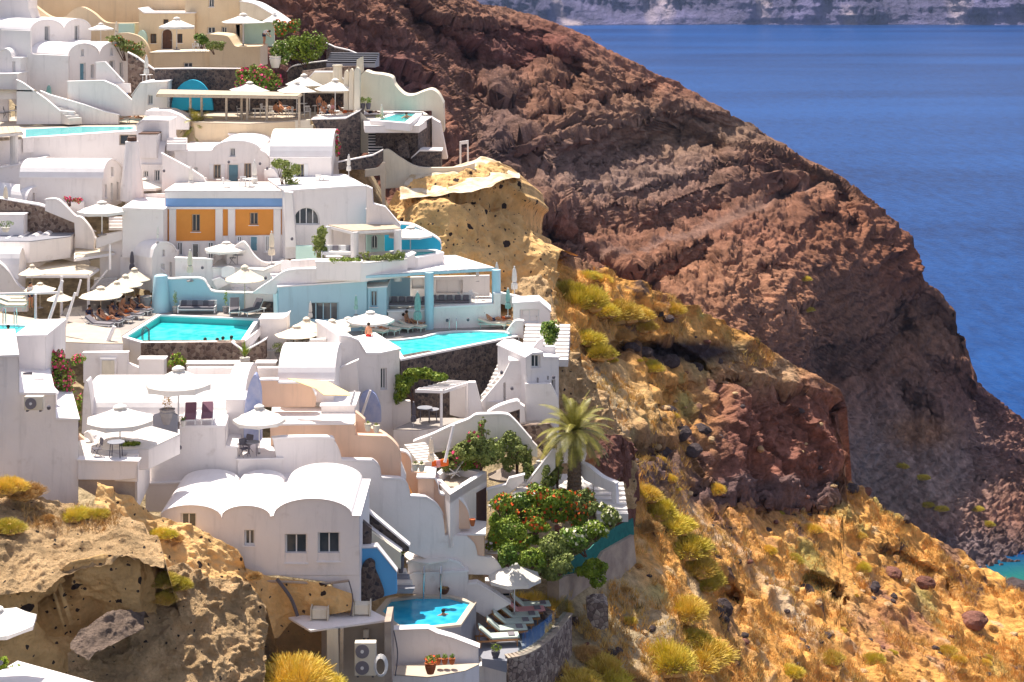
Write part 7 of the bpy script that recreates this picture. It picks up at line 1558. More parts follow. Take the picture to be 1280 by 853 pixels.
for x, y, l in ((460, 539, 'left white pot with cactus on the peach step'), (470.5, 541, 'right white pot with a flower on the peach step'), (519, 589, 'left white pot above the orange wall strip'), (527, 589.5, 'right white pot above the orange wall strip')): pot(x, y, 98.6, .20, .42, 'palecream', l, ('leafolive', None, .1, .15, 40))
pot(98, 153, 151, .35, .62, 'darkcanvas', 'black bucket pot with a small olive tree by the upper left pool', ('leafolive', None, .45, 1.0, 300))
pot(199, 150, 146, .2, .2, 'whitepot', 'small potted olive on the white roof right of the upper pool', ('leafolive', None, .4, .9, 220))
pot(501, 716, 97.2, .20, .95, 'darkcanvas', 'tall dark vase with pale flowers by the blue wall steps', ('leafyel', 'whitefl', .22, .25, 60))
pot(555, 742, 98.1, .30, .28, 'brown', 'wide brown bowl planter behind the octagonal pool', ('drybush', None, .25, .12, 60))
pot(619.5, 822, 93.7, .24, .35, 'darkcanvas', 'black pot with a round green plant at the deck corner', ('leafyel', None, .34, .35, 260))
pot(182, 387.5, 122.6, .42, .95, 'greypot', 'large grey jar at the corner of the cream parasol deck'); pot(219, 391.5, 122, .22, .45, 'greypot', 'square grey pot with spiky plant left of the sofa', ('leafolive', None, .16, 1.1, 120)); pot(282, 391.5, 122.2, .22, .45, 'greypot', 'grey pot with tall cactus between sofa and black loungers', ('leafyel', None, .14, 1.2, 120))
pot(170, 384, 123.5, .2, .3, 'brown', 'dry round bush in a pot behind the loungers', ('drybush', None, .38, .7, 260)); pot(347, 447, 113, .2, .3, 'greypot', 'dark round shrub in a pot beside the white cube', ('leafolive', None, .45, .7, 300))
pot(344, 85, 149.5, .5, 1.0, 'whitepot', 'big pale urn beneath the bougainvillea by the stairs'); pot(453.5, 137, 143.6, .22, .5, 'darkcanvas', 'left ball topiary in a dark box by the cave wall', ('leaf', None, .3, .55, 260)); pot(460.5, 137, 143.4, .22, .5, 'darkcanvas', 'right ball topiary in a dark box by the cave wall', ('leaf', None, .3, .55, 260))
pot(476, 157, 140, .2, .2, 'greypot', 'leafy shrub at the foot of the wooden furled parasol', ('leafolive', None, .45, .75, 260)); pot(209, 530, 95.2, .42, .8, 'greypot', 'square stone planter with dry twigs under the big parasol', ('drybush', None, .3, .9, 160)); pot(229, 533, 95.8, .17, .32, 'whitepot', 'small white pot beside the left mauve lounger', ('leaf', None, .18, .2, 60))
for x, y, Y_v in ((27, 276, 122.8),): pot(x-20, y+14, Y_v, .3, .3, 'whitepot', 'low leafy shrub in the planter at the left edge', ('leaf', None, .6, .5, 300))
def machine(px, py, Y, w_, h, d, fans, label, name='air_conditioner'):
    p = P(px, py, Y); o = empty(name, p, label, 'air conditioner')
    with make('casing', M['palecream'], o) as b: b_box(b, (0, 0, h/2), (w_, d, h), bev=.02)
    for i in range(fans):
        fx, fz = -w_*.14, h*(i+.5)/fans; rr = min(w_*.34, h/fans*.42)
        with make('fan_grille', M['greyfab'], o) as b: bmesh.ops.create_cone(b, cap_ends=True, segments=24, radius1=rr, radius2=rr, depth=.03, matrix=Matrix.Translation((fx, -d/2-.016, fz)) @ Matrix.Rotation(math.pi/2, 4, 'X'))
        with make('fan_hub', M['whitefab'], o) as b: bmesh.ops.create_cone(b, cap_ends=True, segments=12, radius1=rr*.25, radius2=rr*.25, depth=.03, matrix=Matrix.Translation((fx, -d/2-.045, fz)) @ Matrix.Rotation(math.pi/2, 4, 'X'))
    with make('feet', M['darkcanvas'], o) as b: [b_box(b, (x, 0, -.04), (.1, d*.9, .08)) for x in (-w_*.35, w_*.35)]
machine(43, 512, 86.2, .92, .66, .35, 1, 'white air conditioner with one round fan on the stepped wall')
machine(457, 843, 86.9, 1.05, 1.62, .45, 2, 'tall grey white heat pump with two round fans in the shed'); machine(457.5, 797, 88.9, .3, .4, .2, 0, 'small white switch box high on the shed wall', 'switch_box')
def ladder(px, py, z, rz, label, m='steel', s=1):
    p = G(px, py, z); o = empty('pool_ladder', p, label, 'pool ladder', rz=rz); o.scale = (s, s, s)
    for x in (-.25, .25):
        with make('rail', M[m], o) as b: b_path(b, [(x, .25, 0), (x, .25, .55), (x, .18, .75), (x, 0, .8), (x, -.15, .65), (x, -.18, -.9)], .028, 8)
    for k in range(3):
        with make('rung', M[m], o) as b: b_box(b, (0, -.18, -.15-k*.28), (.5, .08, .03))
ladder(566/1, 412.5, ZPOOL, 0, 'chrome ladder at the curved back edge of the main pool'); ladder(540.5, 743.6, zo, 0, 'pale steel ladder at the back of the octagonal pool', s=1.9); ladder(183, 425, ZP3, R(110), 'bent black grab rail at the left corner of the wide pool', 'darkcanvas'); ladder(12, 407, zl, R(0), 'chrome handrails rising from the small left pool', s=1.4)
# leaning poles of the lower terraces
def polev(label, a, b, r, m='cap'):
    with make('slanting_pole', M[m]) as q: b_tube(q, a, b, r, r*.8, n=8)
    o = bpy.context.view_layer.objects; ob = [x for x in col.objects if x.name.startswith('slanting_pole')][-1]; tag(ob, label, 'pole', kind='thing')
for lb, x0, y0, x1, y1, Yp, r_2 in (('white slanting pole beside the tower doorway', 452, 520, 463, 488, 106.4, .09), ('white slanting pole in front of the garden wall', 556, 578, 567, 532, 101.2, .09), ('short white slanting pole at the right end of yellow sail', 438.5, 506, 443.5, 489, 98, .08), ('white slanting mast beside the cream floor', 81, 408, 94, 366, 112, .10), ('long white slanting mast above the left pool steps', 56, 416, 78, 351, 110.5, .11), ('white upright post of the left pool railing', 44.5, 420, 44.5, 368, 109.8, .09), ('slanting furled canvas pole near the wide pool corner', 131, 436, 143, 408, 110.5, .16), ('white post beside the smaller slatted roof', 137.5, 337, 137.5, 306, 124, .09), ('white diagonal brace below the smaller slatted roof', 114, 362, 134, 338, 124, .08), ('short white mast beside the row of cream parasols', 96, 370, 101, 350, 121, .09)):
    with make('slanting_pole', M['cap']) as q: b_tube(q, P(x0, y0, Yp), P(x1, y1, Yp), r_2, r_2*.8, n=8)
    ob = col.objects[-1] if False else bpy.data.objects[[k for k in bpy.data.objects.keys() if k.startswith('slanting_pole')][-1]]; tag(ob, lb, 'pole', kind='thing')
with make('white_rail', M['cap']) as q: b_tube(q, P(-10, 368, 110), P(72, 366, 110), .08, n=8)
tag(bpy.data.objects['white_rail'], 'horizontal white rail crossing above the left pool', 'rail', kind='thing')
for i, (x, m_) in enumerate(((544, 'orangecl'), (550.5, 'pinkcl'), (555.5, 'orangecl'))):
    with make('cushion', M[m_], smooth=True) as q: b_box(q, P(x, 580-i*.8, 101.9), (.5, .2, .42), rz=.3, rx=-.2, bev=.09)
    o = bpy.data.objects[[k for k in bpy.data.objects.keys() if k.startswith('cushion')][-1]]
o_ = [o for o in bpy.data.objects if o.name.startswith('cushion') and o.parent is None]
for o, l in zip(sorted(o_, key=lambda q: q.data.vertices[0].co.x), ('left orange cushion on the white bench', 'pink cushion between two orange ones', 'right orange cushion on the white bench')): tag(o, l, 'cushion', 'cushions on the white bench', 'thing')
with make('lifebuoy', M['red'], smooth=True) as q: b_ball(q, P(193.5, 251.5, 132.6), .22, (1, .4, 1), 2)
tag(bpy.data.objects['lifebuoy'], 'small red lifebuoy hanging below the parasol', 'lifebuoy', kind='thing')
with make('lantern', M['yellow']) as q: b_box(q, P(82, 129, 149), (.5, .5, .6), bev=.03); b_tube(q, P(82, 150, 149), P(82, 133, 149), .16, n=8)
tag(bpy.data.objects['lantern'], 'yellow topped post lamp between the white stair walls', 'lamp post', kind='thing')
# reed roof of the restaurant
zre = zat(118, 143.5)
PERGOLA('long reed covered roof on thin posts over the restaurant', [(196, 118.5), (372, 121), (378, 116.5), (200, 112.5)], zre, [(238, 118.8), (252, 119), (283, 119.5), (302, 119), (309, 119.7), (333.5, 120), (374, 120.6)], 1.9, 4, 'wood', 'wood', .10, along=False, gap=.97)
# roof pieces at the upper left edge
o = flatpoly('awning', [P(-15, 112, 147), P(46, 113, 147), P(30, 110.5, 149), P(-15, 110, 149)], M['wood'], th=.12); tag(o, 'dark thin awning roof at the upper left edge', 'awning', kind='thing')
PERGOLA('brushwood shelter with one thick post at the left edge', [(-20, 170), (28, 166), (24, 158.5), (-20, 160)], zat(167, 133), [(17.5, 166)], 3, 6, 'wood', 'whitedeck', .3, along=True, gap=.95)
W('bluish block behind the cafe chairs at the upper left', ZA((-10, 625), (55, 625), (55, 830), (-10, 830)), 151, .3, wh); W('dark brown upright timber by the cafe chairs', ZA((122, 660), (162, 655), (165, 820), (122, 825)), 150, .3, 'brown', name='timber_post', cat='post')

WL = [(172, 74, 144), (325, 205, 132), (286, 203, 131.3), (334, 211, 132), (205, 214, 131), (365, 299, 125), (253, 335, 123), (332, 348, 122.5), (559, 401, 120.5), (585, 400, 120.5), (627, 466, 107.2), (692, 472, 107), (225, 560, 95.3), (61, 510, 85.9), (368, 404, 120), (640, 486, 107.5)]
for i, (x, y, Yl) in enumerate(WL):
    with make('wall_lamp', M['darkcanvas'], smooth=True) as q: b_lathe(q, [(.03, -.1), (.09, -.06), (.10, .06), (.05, .12), (.01, .13)], 10, P(x, y, Yl))
for o in [o for o in bpy.data.objects if o.name.startswith('wall_lamp')]: tag(o, 'small dark round wall lamp fixed to a white wall', 'wall lamp', 'small wall lamps', 'thing')
with make('wall_pipe', M['concrete'], smooth=True) as q:
    b_path(q, [P(x, y, 89.0) for x, y in scurve([(262, 672), (275, 690), (300, 715), (330, 726), (370, 728), (400, 730), (436, 726)], 4)], .07, 6)
tag(bpy.data.objects['wall_pipe'], 'dirty grey pipe running along the foot of the wavy roofed house', 'pipe', kind='thing')
for i, (x0, y0, x1, y1) in enumerate(((436, 726, 438, 770), (346, 724, 372, 770), (492, 788, 494, 845))):
    with make('cable', M['darkcanvas']) as q: b_path(q, [P(x, y, 88.6 if i < 2 else 86.6) for x, y in scurve([(x0, y0), ((x0+x1)/2+4, (y0+y1)/2), (x1, y1)], 5)], .03 if i != 1 else .09, 6)
    tag(bpy.data.objects['cable' if i == 0 else 'cable.%03d' % i], ('thin dark cable hanging down to the shed roof', 'thick conduit curving over the tan rock by the shed', 'black hose looping down the right side of the shed')[i], 'cable', kind='thing')
r_ = empty('hose_coil', P(476, 832, 86.5), 'white hose coiled beside the tall heat pump', 'hose')
for k in range(4):
    with make('loop', M['whitefab'], r_) as q: b_path(q, [Vector((.34*(1-k*.1)*math.cos(t/8*math.pi), -.05*k, .55*(1-k*.08)*math.sin(t/8*math.pi))) for t in range(17)], .025, 5)

STAIRS('short white steps climbing right of the plastic chairs', G(399, 454, zpl), G(408, 424, zpl+2.2), 1.0, 8, 'whitedeck')
STAIRS('white steps descending beside the furled parasol and orange cushions', G(524, 580, zat(580, 101.5)), G(505, 556, zat(556, 104)), 1.3, 8, 'whitedeck')
STAIRS('white stairs rising between the two sloping walls by the upper pool', G(86, 151, zat(151, 146)), G(56, 122, zat(122, 149)), 1.2, 9, 'whitedeck')
STAIRS('pale steps between the slatted roofs and the cream parasols', G(116, 366, zat(366, 123.5)), G(118, 347, zat(347, 126)), 1.6, 7, 'whitedeck')
# ================= plants and scatter =================
def plc(proto, px, py, Y, s, label, cat='shrub', group=None, rz=None, P3=None):
    p = P3 if P3 is not None else P(px, py, Y); o = place(proto, tuple(p), rnd.uniform(0, 6) if rz is None else rz, s, label, group, used); o['category'] = cat; return o
def one(label, px, pyb, Y, blobs, n, size, m, fl=None, nf=100, fs=.07, cat='shrub', name='shrub', flb=None):
    """blobs given in pixels relative to the anchor: (dx, up, rx, ry) at the anchor's depth"""
    k = Y/F; blobs = [(b[0]+rnd.uniform(-.62, .62)*b[2]*(q > 0), b[1]+rnd.uniform(-.5, .62)*b[3]*(q > 0), b[2]*(rnd.uniform(.35, .6) if q else .8), b[3]*(rnd.uniform(.35, .6) if q else .8)) for b in blobs for q in range(6)]; B = [(b[0]*k, rnd.uniform(-.3, .3), b[1]*k, b[2]*k, b[2]*k*.8, b[3]*k) for b in blobs]
    o = shrub(B, n, size, m, fl, nf, fs, name=name, flblobs=None if not flb else [(b[0]*k, 0, b[1]*k, b[2]*k, b[2]*k*.8, b[3]*k) for b in flb]); o.location = P(px, pyb, Y); tag(o, label, cat); return o
one('round clipped bush on the cream terrace', 252, 57, 153.5, [(0, 8, 9.5, 9)], 900, .10, 'leaf', cat='bush', name='bush')
one('low wide clipped bush beside the round one', 269, 64, 153, [(-4, 7, 8, 7), (5, 7, 8, 7)], 900, .10, 'leafolive', cat='bush', name='bush')
one('red bougainvillea behind the bright green hedge', 361, 50, 152.5, [(-8, 14, 12, 12), (5, 16, 11, 10)], 1200, .12, 'leaf', 'redfl', 220, .10, name='bougainvillea', cat='bougainvillea')
one('big bright green hedge mass right of the bougainvillea', 384, 80, 151, [(-12, 20, 18, 20), (8, 20, 18, 20), (0, 28, 16, 12)], 3500, .12, 'leafyel', cat='hedge', name='hedge')
one('pale flowering oleander bush left of the hedge', 349, 82, 150, [(0, 18, 14, 15), (4, 8, 12, 9)], 1500, .12, 'leaf', 'whitefl', 260, .09, name='oleander', cat='bush')
one('magenta bougainvillea spilling over the dark wall below the hedge', 324, 113, 149, [(-14, 14, 16, 14), (4, 18, 18, 16), (18, 12, 14, 14), (0, 4, 22, 8)], 3200, .11, 'leaf', 'pinkfl', 520, .11, name='bougainvillea', cat='bougainvillea')
one('green and reddish creeper beside the cream parapet at the top', 158, 72, 155.5, [(-12, 20, 13, 8), (2, 14, 14, 10), (14, 8, 12, 12)], 2000, .11, 'leafolive', 'redfl', 60, .08, name='creeper', cat='creeper')
one('small bushy tree beside the white barrel wing', 357, 237, 129.5, [(-6, 32, 12, 8), (6, 26, 13, 10), (2, 14, 9, 10), (10, 6, 9, 7)], 1800, .10, 'leafolive', name='small_tree', cat='tree')
one('bushy cypress like shrub in front of the arched window building', 400, 323, 122, [(0, 8, 9, 9), (-1, 20, 10, 10), (2, 32, 9, 10)], 2200, .09, 'leafolive', name='columnar_shrub', cat='shrub')
one('yellow green low hedge in the white planter', 430, 329, 119.9, [(-12, 3, 9, 4), (2, 4, 11, 5), (13, 3, 8, 4)], 1100, .07, 'leafyel', cat='hedge', name='hedge')
one('dark leafy shrubs in the pavilion planter', 476, 326, 120.9, [(-22, 5, 10, 8), (-6, 3, 12, 5), (10, 4, 12, 6), (24, 7, 9, 9)], 2200, .08, 'leafolive', 'whitefl', 60, .06)
one('magenta bougainvillea cascading by the dark stone bastion', 413, 197, 136.5, [(2, 27, 9, 8), (7, 12, 6, 14)], 900, .09, 'leaf', 'pinkfl', 420, .10, name='bougainvillea', cat='bougainvillea')
one('pink flowers beside the pair of small round vaults', 88, 253, 127, [(-3, 5, 6, 5), (9, 2, 7, 3)], 200, .08, 'leaf', 'pinkfl', 260, .09, cat='flowers', name='flowering_plant')
one('large crimson bougainvillea hanging by the stepped white building', 77, 494, 93.5, [(-6, 40, 16, 16), (2, 24, 18, 16), (20, 44, 12, 8), (4, 6, 14, 8)], 3600, .08, 'leaf', 'pinkfl', 900, .075, name='bougainvillea', cat='bougainvillea')
one('strip of climbing leaves and pink flowers left of the barrel roof', 97, 528, 97, [(0, 12, 5, 16), (2, 26, 5, 8)], 700, .07, 'leafyel', 'pinkfl', 80, .06, name='climber', cat='climber')
one('green shrub with yellow tips before the brown stone wall', 222, 458, 109.5, [(-4, 8, 8, 9), (5, 6, 8, 7)], 900, .08, 'leafyel', 'pinkfl', 20, .06)
one('grass like plant in the white planter under the left parasol', 163, 558, 90.6, [(-6, 3, 8, 5), (7, 3, 8, 5)], 900, .06, 'leafyel')
one('leafy vine spilling over the pergola and lava wall', 520, 497, 108.3, [(-16, 12, 12, 18), (-6, 26, 14, 12), (10, 30, 16, 9), (28, 26, 16, 6), (-24, 2, 6, 16)], 7279, .085, 'leafyel', name='vine', cat='vine')
one('dense round green shrub beside the broad stairs', 687, 428, 111, [(0, 14, 15, 15), (2, 4, 11, 10)], 2400, .085, 'leaf')
one('tall tangled garden shrub with magenta blossoms', 600, 585, 103.2, [(4, 50, 9, 12), (-2, 34, 14, 14), (-18, 22, 22, 14), (10, 16, 20, 14), (-34, 8, 16, 12)], 10500, .085, 'leafolive', 'pinkfl', 60, .12)
one('airy grey green tree beside the garden stairs', 646, 590, 104.5, [(0, 22, 14, 14), (12, 14, 10, 14), (-10, 10, 10, 12), (14, 26, 6, 10)], 4320, .085, 'leafolive', cat='tree', name='small_tree')
one('tall thin cypress shrub left of the palm trunk', 697, 604, 103, [(0, 14, 8, 14), (2, 30, 7, 12), (-8, 2, 8, 8)], 1500, .08, 'leafolive')
one('second grey green shrub against the stair cheek wall', 682, 610, 102.2, [(0, 10, 6, 12), (2, 22, 5, 8)], 900, .08, 'leafolive')
one('flowering garden mass with red and orange blossoms below the palm', 690, 655, 100.8, [(-40, 10, 16, 12), (-16, 14, 20, 14), (10, 16, 24, 16), (34, 10, 18, 16), (-4, 26, 30, 10)], 14400, .085, 'leafyel', 'redfl', 620, .095, name='flowering_shrub', cat='shrub')
one('lower spread of yellow green vine beside the pavilion', 645, 688, 100.2, [(-22, 12, 18, 14), (0, 8, 20, 12), (-26, 34, 10, 16), (20, 14, 18, 8)], 11900, .085, 'leafyel', 'redfl', 90, .085, name='vine', cat='vine')
one('dark green shrubs behind the green mesh fence', 735, 690, 103.5, [(-20, 8, 20, 12), (0, 22, 22, 12), (20, 34, 18, 12), (-40, -4, 20, 14)], 11200, .085, 'leafolive', 'whitefl', 120, .06)
one('leafy shrubs along the cane fence line', 690, 716, 101.4, [(-24, 10, 18, 14), (0, 0, 18, 12), (-46, 24, 16, 18)], 7680, .085, 'leafolive')
one('creeper climbing the slope left of the cane fence', 640, 722, 101.8, [(-16, 12, 14, 18), (4, 0, 14, 14)], 5120, .085, 'leaf')
one('yellow bush growing out of the concrete wall', 742, 722, 104.5, [(0, 12, 18, 14), (-14, 6, 12, 8), (4, -4, 12, 10)], 5320, .075, 'leafyel')
one('yellow green bush at the bottom left corner', 6, 846, 72.5, [(-4, 16, 10, 12), (6, 4, 16, 10)], 2600, .07, 'leafyel', 'pinkfl', 24, .05)
one('bright green plant tip at the bottom edge', 272, 866, 82, [(-10, 10, 16, 12), (10, 12, 16, 10)], 3000, .06, 'leaf')
for i, (x, y, w_, h_, m_, f_) in enumerate(((628, 640, 16, 16, 'leafyel', 'redfl'), (650, 632, 18, 12, 'leaf', None), (672, 628, 20, 14, 'leafyel', 'redfl'), (700, 632, 22, 14, 'leafyel', 'redfl'), (728, 636, 20, 16, 'leafolive', 'redfl'), (640, 668, 20, 14, 'leafyel', None), (668, 662, 18, 10, 'leafyel', 'redfl'), (690, 690, 22, 16, 'leafolive', None), (716, 680, 20, 14, 'leaf', 'whitefl'), (742, 668, 18, 14, 'leafyel', 'whitefl'), (762, 652, 14, 14, 'leafolive', 'whitefl'), (664, 704, 18, 14, 'leafyel', None), (700, 712, 16, 12, 'leafolive', None), (634, 702, 14, 16, 'leaf', None), (586, 586, 20, 12, 'leafyel', 'pinkfl'), (612, 572, 22, 18, 'leafolive', None), (640, 566, 16, 16, 'leafolive', None), (566, 584, 14, 10, 'leafolive', 'pinkfl'), (660, 606, 10, 18, 'leafolive', None), (690, 598, 9, 20, 'leafolive', None))):
    one(('yellow green garden shrub with %s', 'dark green garden shrub with %s')[m_ != 'leafyel'] % {'redfl': 'orange red blossoms', 'whitefl': 'pale blossoms', 'pinkfl': 'pink blossoms', None: 'dense leaves'}[f_]+(' below the palm' if y > 610 else ' behind the roof terrace'), x, y, 100.4+(612-y)*.035 if y > 610 else 103.6, [(0, h_*.6, w_, h_), (w_*.5, h_*.2, w_*.7, h_*.7)], 2600, .085, m_, f_, 110, .10, name='garden_shrub')['group'] = 'shrubs crowding the garden terrace'
# agave and palms
def spiky(label, px, pyb, Y, n, L_, w_, m, cat='agave', name='agave', up=.9):
    r = empty(name, P(px, pyb, Y), label, cat); Vs = []; 
    for k in range(n):
        a = rnd.uniform(0, 6.28); t = rnd.uniform(.05, 1)*up; d = Vector((math.cos(a)*math.sin(t), math.sin(a)*math.sin(t), math.cos(t))); s = d.cross(Vector((0, 0, 1))).normalized()*w_; l = L_*rnd.uniform(.7, 1.1)
        Vs += [-s, s, d*l*.55+s*.9, d*l*.55-s*.9, d*l*.55-s*.9, d*l*.55+s*.9, d*l-Vector((0, 0, .1*l*t))+s*.1, d*l-Vector((0, 0, .1*l*t))-s*.1]
    mesh_np('leaves', [tuple(v) for v in Vs], np.arange(len(Vs)).reshape(-1, 4), M[m], r)
    with make('root_stock', M['brown'], r) as b: b_ball(b, (0, 0, .02), .08, sub=1)
    return r
spiky('yellow green striped agave in a white pot by the planter ledge', 306, 446, 110.2, 34, 1.0, .05, 'agave'); pot(306, 457, 110.2, .32, .5, 'whitepot', 'white pot under the striped agave')
def palm(label, px, pyb, Y, H_, fl, n, tr=.22):
    k = empty('palm_tree', P(px, pyb, Y), label, 'palm tree'); bm = bmesh.new(); prof = []
    for i in range(24): z = H_*i/23; prof.append((tr*(1.15-.25*i/23)*(1+.12*(i % 2)), z-.3))
    b_lathe(bm, prof+[(tr*1.5, H_), (tr*.5, H_+.3)], 14); bm_obj('trunk', bm, M['bark'], k)
    for j in range(n):
        a = j*2.4+rnd.uniform(-.2, .2); el = R(82)-R(95)*(j/n)**.85; L_ = fl*rnd.uniform(.85, 1.08); V = []; p = Vector((0, 0, H_+.1)); d = Vector((math.cos(a)*math.cos(el), math.sin(a)*math.cos(el), math.sin(el))); pts = [p.copy()]; m_ = 14
        for q in range(m_): p = p+d*(L_/m_); d = (d+Vector((0, 0, -.115))).normalized(); pts.append(p.copy())
        for q in range(m_):
            A, B = pts[q], pts[q+1]; t = (B-A).normalized(); s = t.cross(Vector((0, 0, 1))); s = s.normalized() if s.length > .05 else Vector((1, 0, 0)); up = s.cross(t); w_ = .02
            V += [A-s*w_, A+s*w_, B+s*w_, B-s*w_]
            if q == 0: continue
            ll = .42*math.sin(math.pi*min(1, (q+1.5)/(m_+1.2)))+.08
            for h in range(4):
                c = A.lerp(B, h/4)
                for sg in (-1, 1):
                    tip = c+(s*sg*.8+t*.75-up*.15*0+Vector((0, 0, -.12))).normalized()*ll*rnd.uniform(.9, 1.15); V += [c-t*.016, c+t*.016, tip+t*.006, tip-t*.006]
        mesh_np('frond', [tuple(v) for v in V], np.arange(len(V)).reshape(-1, 4), M['palm'], k)
    return k
palm('large date palm with arching fronds at the garden edge', 718, 606, 103.2, 2.9, 2.75, 60, .36)
palm('small palm in front of the restaurant reed roof', 246, 166, 142.2, .4, 1.9, 26, .2)
# broom bushes and scrub on the open slopes
BR = [broom(1500, .8, .75, 'straw', .011), broom(1300, .8, .6, 'strawgreen', .011), broom(1200, .7, .5, 'drybush', .010, 'scrub_bush'), broom(1500, .8, .8, 'strawgreen', .012)]
def spot(surf, px, py):
    V, PX, PY, k = SURF[surf]; V = V[k:]; i = int(np.clip(np.searchsorted(PX[0], px), 0, PX.shape[1]-1)); j = int(np.argmin(np.abs(PY[:, i]-py))); return Vector(V[j, i])
bigs = [(364, 856, 84.3, 2.7, 0, 'huge golden broom bush in front of the shed'), (30, 618, 83.5, 1.5, 2, 'dark orange dry bush under the left edge building'), (10, 612, 83, 1.2, 0, 'straw coloured bush at the left edge below the building'), (96, 646, 84.2, 1.1, 1, 'bright yellow green bush below the peeling wall'), (118, 646, 84.3, .9, 1, 'second yellow green bush beside the peeling wall'), (12, 662, 81, 1.1, 1, 'yellow bush on the left rim of the tuff'),
        (205, 670, 86.8, .9, 1, 'yellow green bush at the left foot of the wavy house'), (222, 674, 87, .6, 2, 'brown dry bush beside the wavy house window'), (206, 728, 81.8, 1.05, 1, 'yellow bush growing from the tuff corner'), (222, 735, 82, .9, 1, 'second yellow bush lower on the tuff corner'), (318, 722, 87.8, .7, 2, 'dark scrub at the base of the wavy house'), (322, 868, 84, 2.0, 3, 'yellow green bush crowding the left of the huge golden one'), (400, 866, 84.2, 1.7, 1, 'olive yellow bush at the right foot of the huge golden one'), (203, 752, 81.4, .8, 0, 'straw bush half hiding the cleft beside the smooth tuff face'), (60, 648, 82.8, .5, 2, 'tiny dry tuft on the tuff shelf')]
for x, y, Yb_, s, k, l in bigs: plc(BR[k], x, y, Yb_, s, l, 'bush')
hs_list = [(720, 385, 2.2, 3), (745, 392, 2.0, 1), (765, 398, 2.3, 0), (790, 396, 1.8, 0), (705, 372, 1.5, 3), (735, 345, 1.2, 1), (755, 350, 1.0, 0), (815, 385, 1.3, 2), (840, 388, 1.4, 0), (728, 425, 1.7, 1), (740, 450, 1.4, 3), (775, 420, 1.6, 2), (800, 410, 1.4, 0), (812, 460, 1.2, 1), (690, 350, 1.0, 2),
  (800, 620, 1.6, 0), (815, 640, 1.7, 3), (830, 665, 1.9, 1), (845, 690, 1.9, 1), (858, 715, 1.8, 0), (870, 735, 1.5, 3), (805, 660, 1.3, 2), (845, 770, 1.8, 0), (855, 800, 1.7, 1), (830, 830, 2.0, 3), (870, 830, 2.0, 0), (800, 840, 1.6, 2), (760, 820, 1.5, 0), (740, 800, 1.3, 2), (775, 850, 1.7, 3), (730, 840, 1.5, 0), (700, 850, 1.3, 1), (880, 610, 1.3, 0), (905, 640, 1.0, 2), (968, 640, .9, 3), (990, 700, 1.3, 1), (955, 690, 1.2, 0), (935, 745, 1.2, 2), (1010, 670, 1.0, 0), (1075, 715, 1.0, 3), (1035, 830, 1.2, 0), (985, 840, 1.5, 1), (1090, 830, 1.1, 3), (940, 790, 1.2, 2), (1130, 700, 1.0, 2), (1180, 820, 1.2, 0), (1240, 800, 1.1, 2), (650, 745, 1.4, 0), (680, 758, 1.5, 2), (625, 735, 1.2, 0), (700, 745, 1.2, 0), (610, 722, 1.0, 2), (660, 775, .8, 0)]
for x, y, s, k in hs_list:
    s *= 1.3 if y < 480 or y > 600 and x < 880 else 1
    p = spot('hillside', x, y); plc(BR[k], 0, 0, 0, s*rnd.uniform(.85, 1.1), 'rounded %s bush among the dry grass of the sunny slope' % ('straw yellow', 'yellow green', 'brown dry', 'bright yellow green')[k], 'bush', 'bushes on the sunny slope', P3=p-Vector((0, 0, .15)))
for i in range(170):
    x, y = rnd.uniform(760, 1275), rnd.uniform(400, 850); 
    if y < np.interp(x, [740, 860, 960, 1050, 1230, 1280], [350, 385, 445, 620, 715, 745])+12 or (860 < x < 1050 and 455 < y < 640): continue
    p = spot('hillside', x, y); k = rnd.choice([0, 2, 2, 2, 1]); plc(BR[k], 0, 0, 0, rnd.uniform(.3, .8), 'small %s tuft bush dotted over the slope' % ('straw yellow', 'yellow green', 'brown dry')[k], 'bush', 'small bushes dotted over the slope', P3=p-Vector((0, 0, .08)))
for x, y in ((1125, 585), (1150, 602), (1160, 632), (1220, 640), (1235, 655), (1000, 385), (1005, 350), (1175, 640)):
    p = spot('headland', x, y); plc(BR[1], 0, 0, 0, 2.4, 'distant green shrub growing on the dark rock spur', 'bush', 'shrubs on the far rock spur', P3=p)
# boulders
def boulder(seed, m='darkrock'):
    bm = bmesh.new(); bmesh.ops.create_icosphere(bm, subdivisions=3, radius=1); co = np.array([v.co for v in bm.verts]); d = 1+.35*fbm(co+seed*7.7, .9, 3, s=seed)-.12*np.abs(fbm(co+seed, .35, 2, s=seed+4))
    for v, k in zip(bm.verts, d): v.co = v.co*k; v.co.z *= .75; v.co.x = round(v.co.x*3.2)/3.2*.45+v.co.x*.55
    return bm_obj('boulder', bm, M[m])
BO = [reg(boulder(3)), reg(boulder(8)), reg(boulder(12, 'redrock')), reg(boulder(17, 'tufftop'))]
pls = [(835, 455, 1.3, 0), (850, 448, 1.5, 0), (865, 462, 1.2, 1), (880, 470, 1.1, 0), (800, 445, 1.2, 1), (785, 440, 1.0, 0), (830, 400, 1.0, 1), (823, 392, .9, 0), (1212, 780, 2.0, 2), (1270, 742, 2.4, 0), (900, 760, 1.4, 0), (888, 770, 1.0, 1), (1060, 612, 1.2, 1), (1075, 620, .9, 2), (1110, 720, 1.5, 2), (1090, 735, 1.2, 0), (1150, 735, 1.5, 2), (1005, 735, 1.2, 1), (1045, 740, 1.0, 2), (1030, 795, .7, 1), (1130, 650, .8, 1), (870, 540, 1.3, 1), (845, 545, 1.4, 0), (830, 520, 1.2, 1), (818, 560, 1.6, 0), (860, 565, 1.4, 0)]
